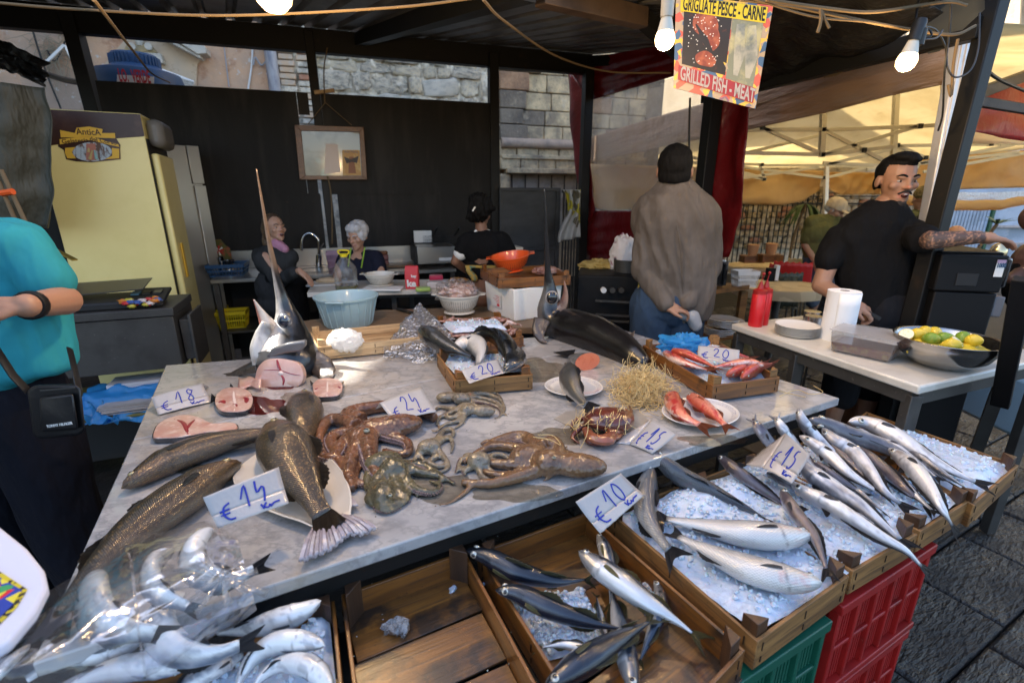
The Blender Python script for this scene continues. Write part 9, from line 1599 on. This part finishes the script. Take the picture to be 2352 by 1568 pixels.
m=MB();P_=lambda x,y,z:c6_+q6_@V((x,y,z));m.beam(P_(.0,.15,.06),P_(.02,.15,.03),.012,.01);part('hair_clip',m,M_colw,t6)
Y7=5.6;M_ol=cloth('olive polo',(.13,.13,.05),.9);t7,q7_,c7_=person('old man in a pale cap and olive polo bending over a table',(1915,487,Y7),R(38),R(22),1.0,SK2,[((1905,500,Y7),(1895,515,Y7),.055,.06),((1862,530,Y7),(1850,562,Y7-.02),.05,.042),((1850,562,Y7-.02),(1872,600,Y7-.15),.04,.03),((1890,520,Y7),(1880,600,Y7),.1,.1),((1875,600,Y7),(1872,720,Y7),.09,.06)],[('polo_shirt',M_ol,[((1885,535,Y7),None,(.2,.15,.16),0),((1882,570,Y7),None,(.19,.14,.16),0),((1865,512,Y7),(1915,508,Y7),.08,.08),((1862,525,Y7),(1853,550,Y7-.01),.072,.065)],.012,9),('jeans',cloth('faded jeans',(.08,.11,.16)),[((1870,598,Y7),(1866,690,Y7),.12,.08),((1895,598,Y7),(1895,690,Y7),.12,.08)],.01,9)],([(0,.03,.03,.08,.085,.06)],M_hairg,60,.004))
P_=lambda x,y,z:c7_+q7_@V((x,y,z));M_cap=cloth('cream cap',(.62,.52,.38));m=MB();m.lathe([(.095,0),(.098,.03),(.088,.075),(.06,.105),(.02,.118),(.002,.12)],P_(0,.012,.045),28,M=q7_,sy=1.1,cap=(True,True));part('cap_crown',m,M_cap,t7);m=MB();m.grid(lambda u,v:P_((u-.5)*.15*(1-.25*v),-.085-.085*v*math.sin(math.pi*(.15+.7*u)),.05+.008*math.cos((u-.5)*3)-.01*v),12,6);part('cap_peak',m,M_cap,t7,sol=.004)
m=MB();h7=[];hand(h7,PY(1872,602,Y7-.15),(.2,-.3,-.9),(1,0,0),1.0,.4)
for a_,b_2,r0,r1 in h7:m.cap2(a_,b_2,r0,r1,8)
part('hand',bake(m,.006,2),mat('tanned skin',SK2,.5),t7,edge=False);m=MB();m.box(PY(1876,592,Y7-.2),(.03,.008,.03));part('plaster',m,M_colw,t7)
t8,_,_=person('customer in an olive top and patterned cap standing behind the white tent leg',(2118,460,5.0),R(160),R(10),1.0,SK1,[((2118,480,5),(2112,500,5),.05,.06),((2105,510,5),(2100,640,5),.1,.1)],[('top',M_ol,[((2098,530,5),None,(.2,.15,.2),0),((2080,500,5),(2130,500,5),.07,.07)],.012,9)],([(0,.02,.06,.085,.1,.08)],mat('leaf patterned cap',(.10,.08,.03),.8,layers=[('noise',50,(.25,.2,.1),.5,.55)]),20,.002),face=False)
t9,_,_=person('seated customer in a dark shirt with red and orange flowers',(2120,535,3.6),R(80),0,.95,SK2,[((2115,555,3.6),(2105,575,3.6),.045,.06),((2100,600,3.6),(2098,720,3.6),.1,.1),((2075,590,3.55),(2080,575,3.4),.035,.03)],[('flowered_shirt',mat('dark flowered shirt',(.015,.02,.025),.8,layers=[('noise',16,(.10,.28,.12),.56,.6),('noise',20,(.75,.16,.03),.57,.6),('noise',13,(.8,.3,.22),.62,.65),('noise',18,(.7,.5,.05),.66,.68)]),[((2088,620,3.6),None,(.16,.14,.2),0),((2085,680,3.6),None,(.16,.14,.16),0),((2075,580,3.6),(2120,580,3.6),.07,.06)],.01,9)],([(0,.03,.05,.085,.09,.08)],M_hairb,60,.006),face=False)
t10,_,_=person('bald man of whom only the top of the head shows above the tattooed arm',(2190,552,4.4),R(-20),R(30),1.0,(.55,.30,.20),[((2190,580,4.4),(2190,640,4.4),.06,.12)],[('shirt',cloth('grey shirt',(.2,.2,.2)),[((2190,660,4.4),None,(.2,.14,.16),0)],.01,9)],None,face=False)
t11,_,_=person('customer whose dark arm and shoulder are cut by the right edge',(2395,520,2.6),R(60),0,1.0,(.10,.05,.035),[((2395,550,2.6),(2390,580,2.6),.05,.06),((2375,590,2.6),(2348,625,2.6),.05,.04),((2348,625,2.6),(2325,640,2.55),.038,.03),((2390,600,2.6),(2390,720,2.6),.12,.12)],[('vest',M_tee,[((2395,640,2.6),None,(.16,.14,.22),0)],.01,9)],None,face=False)
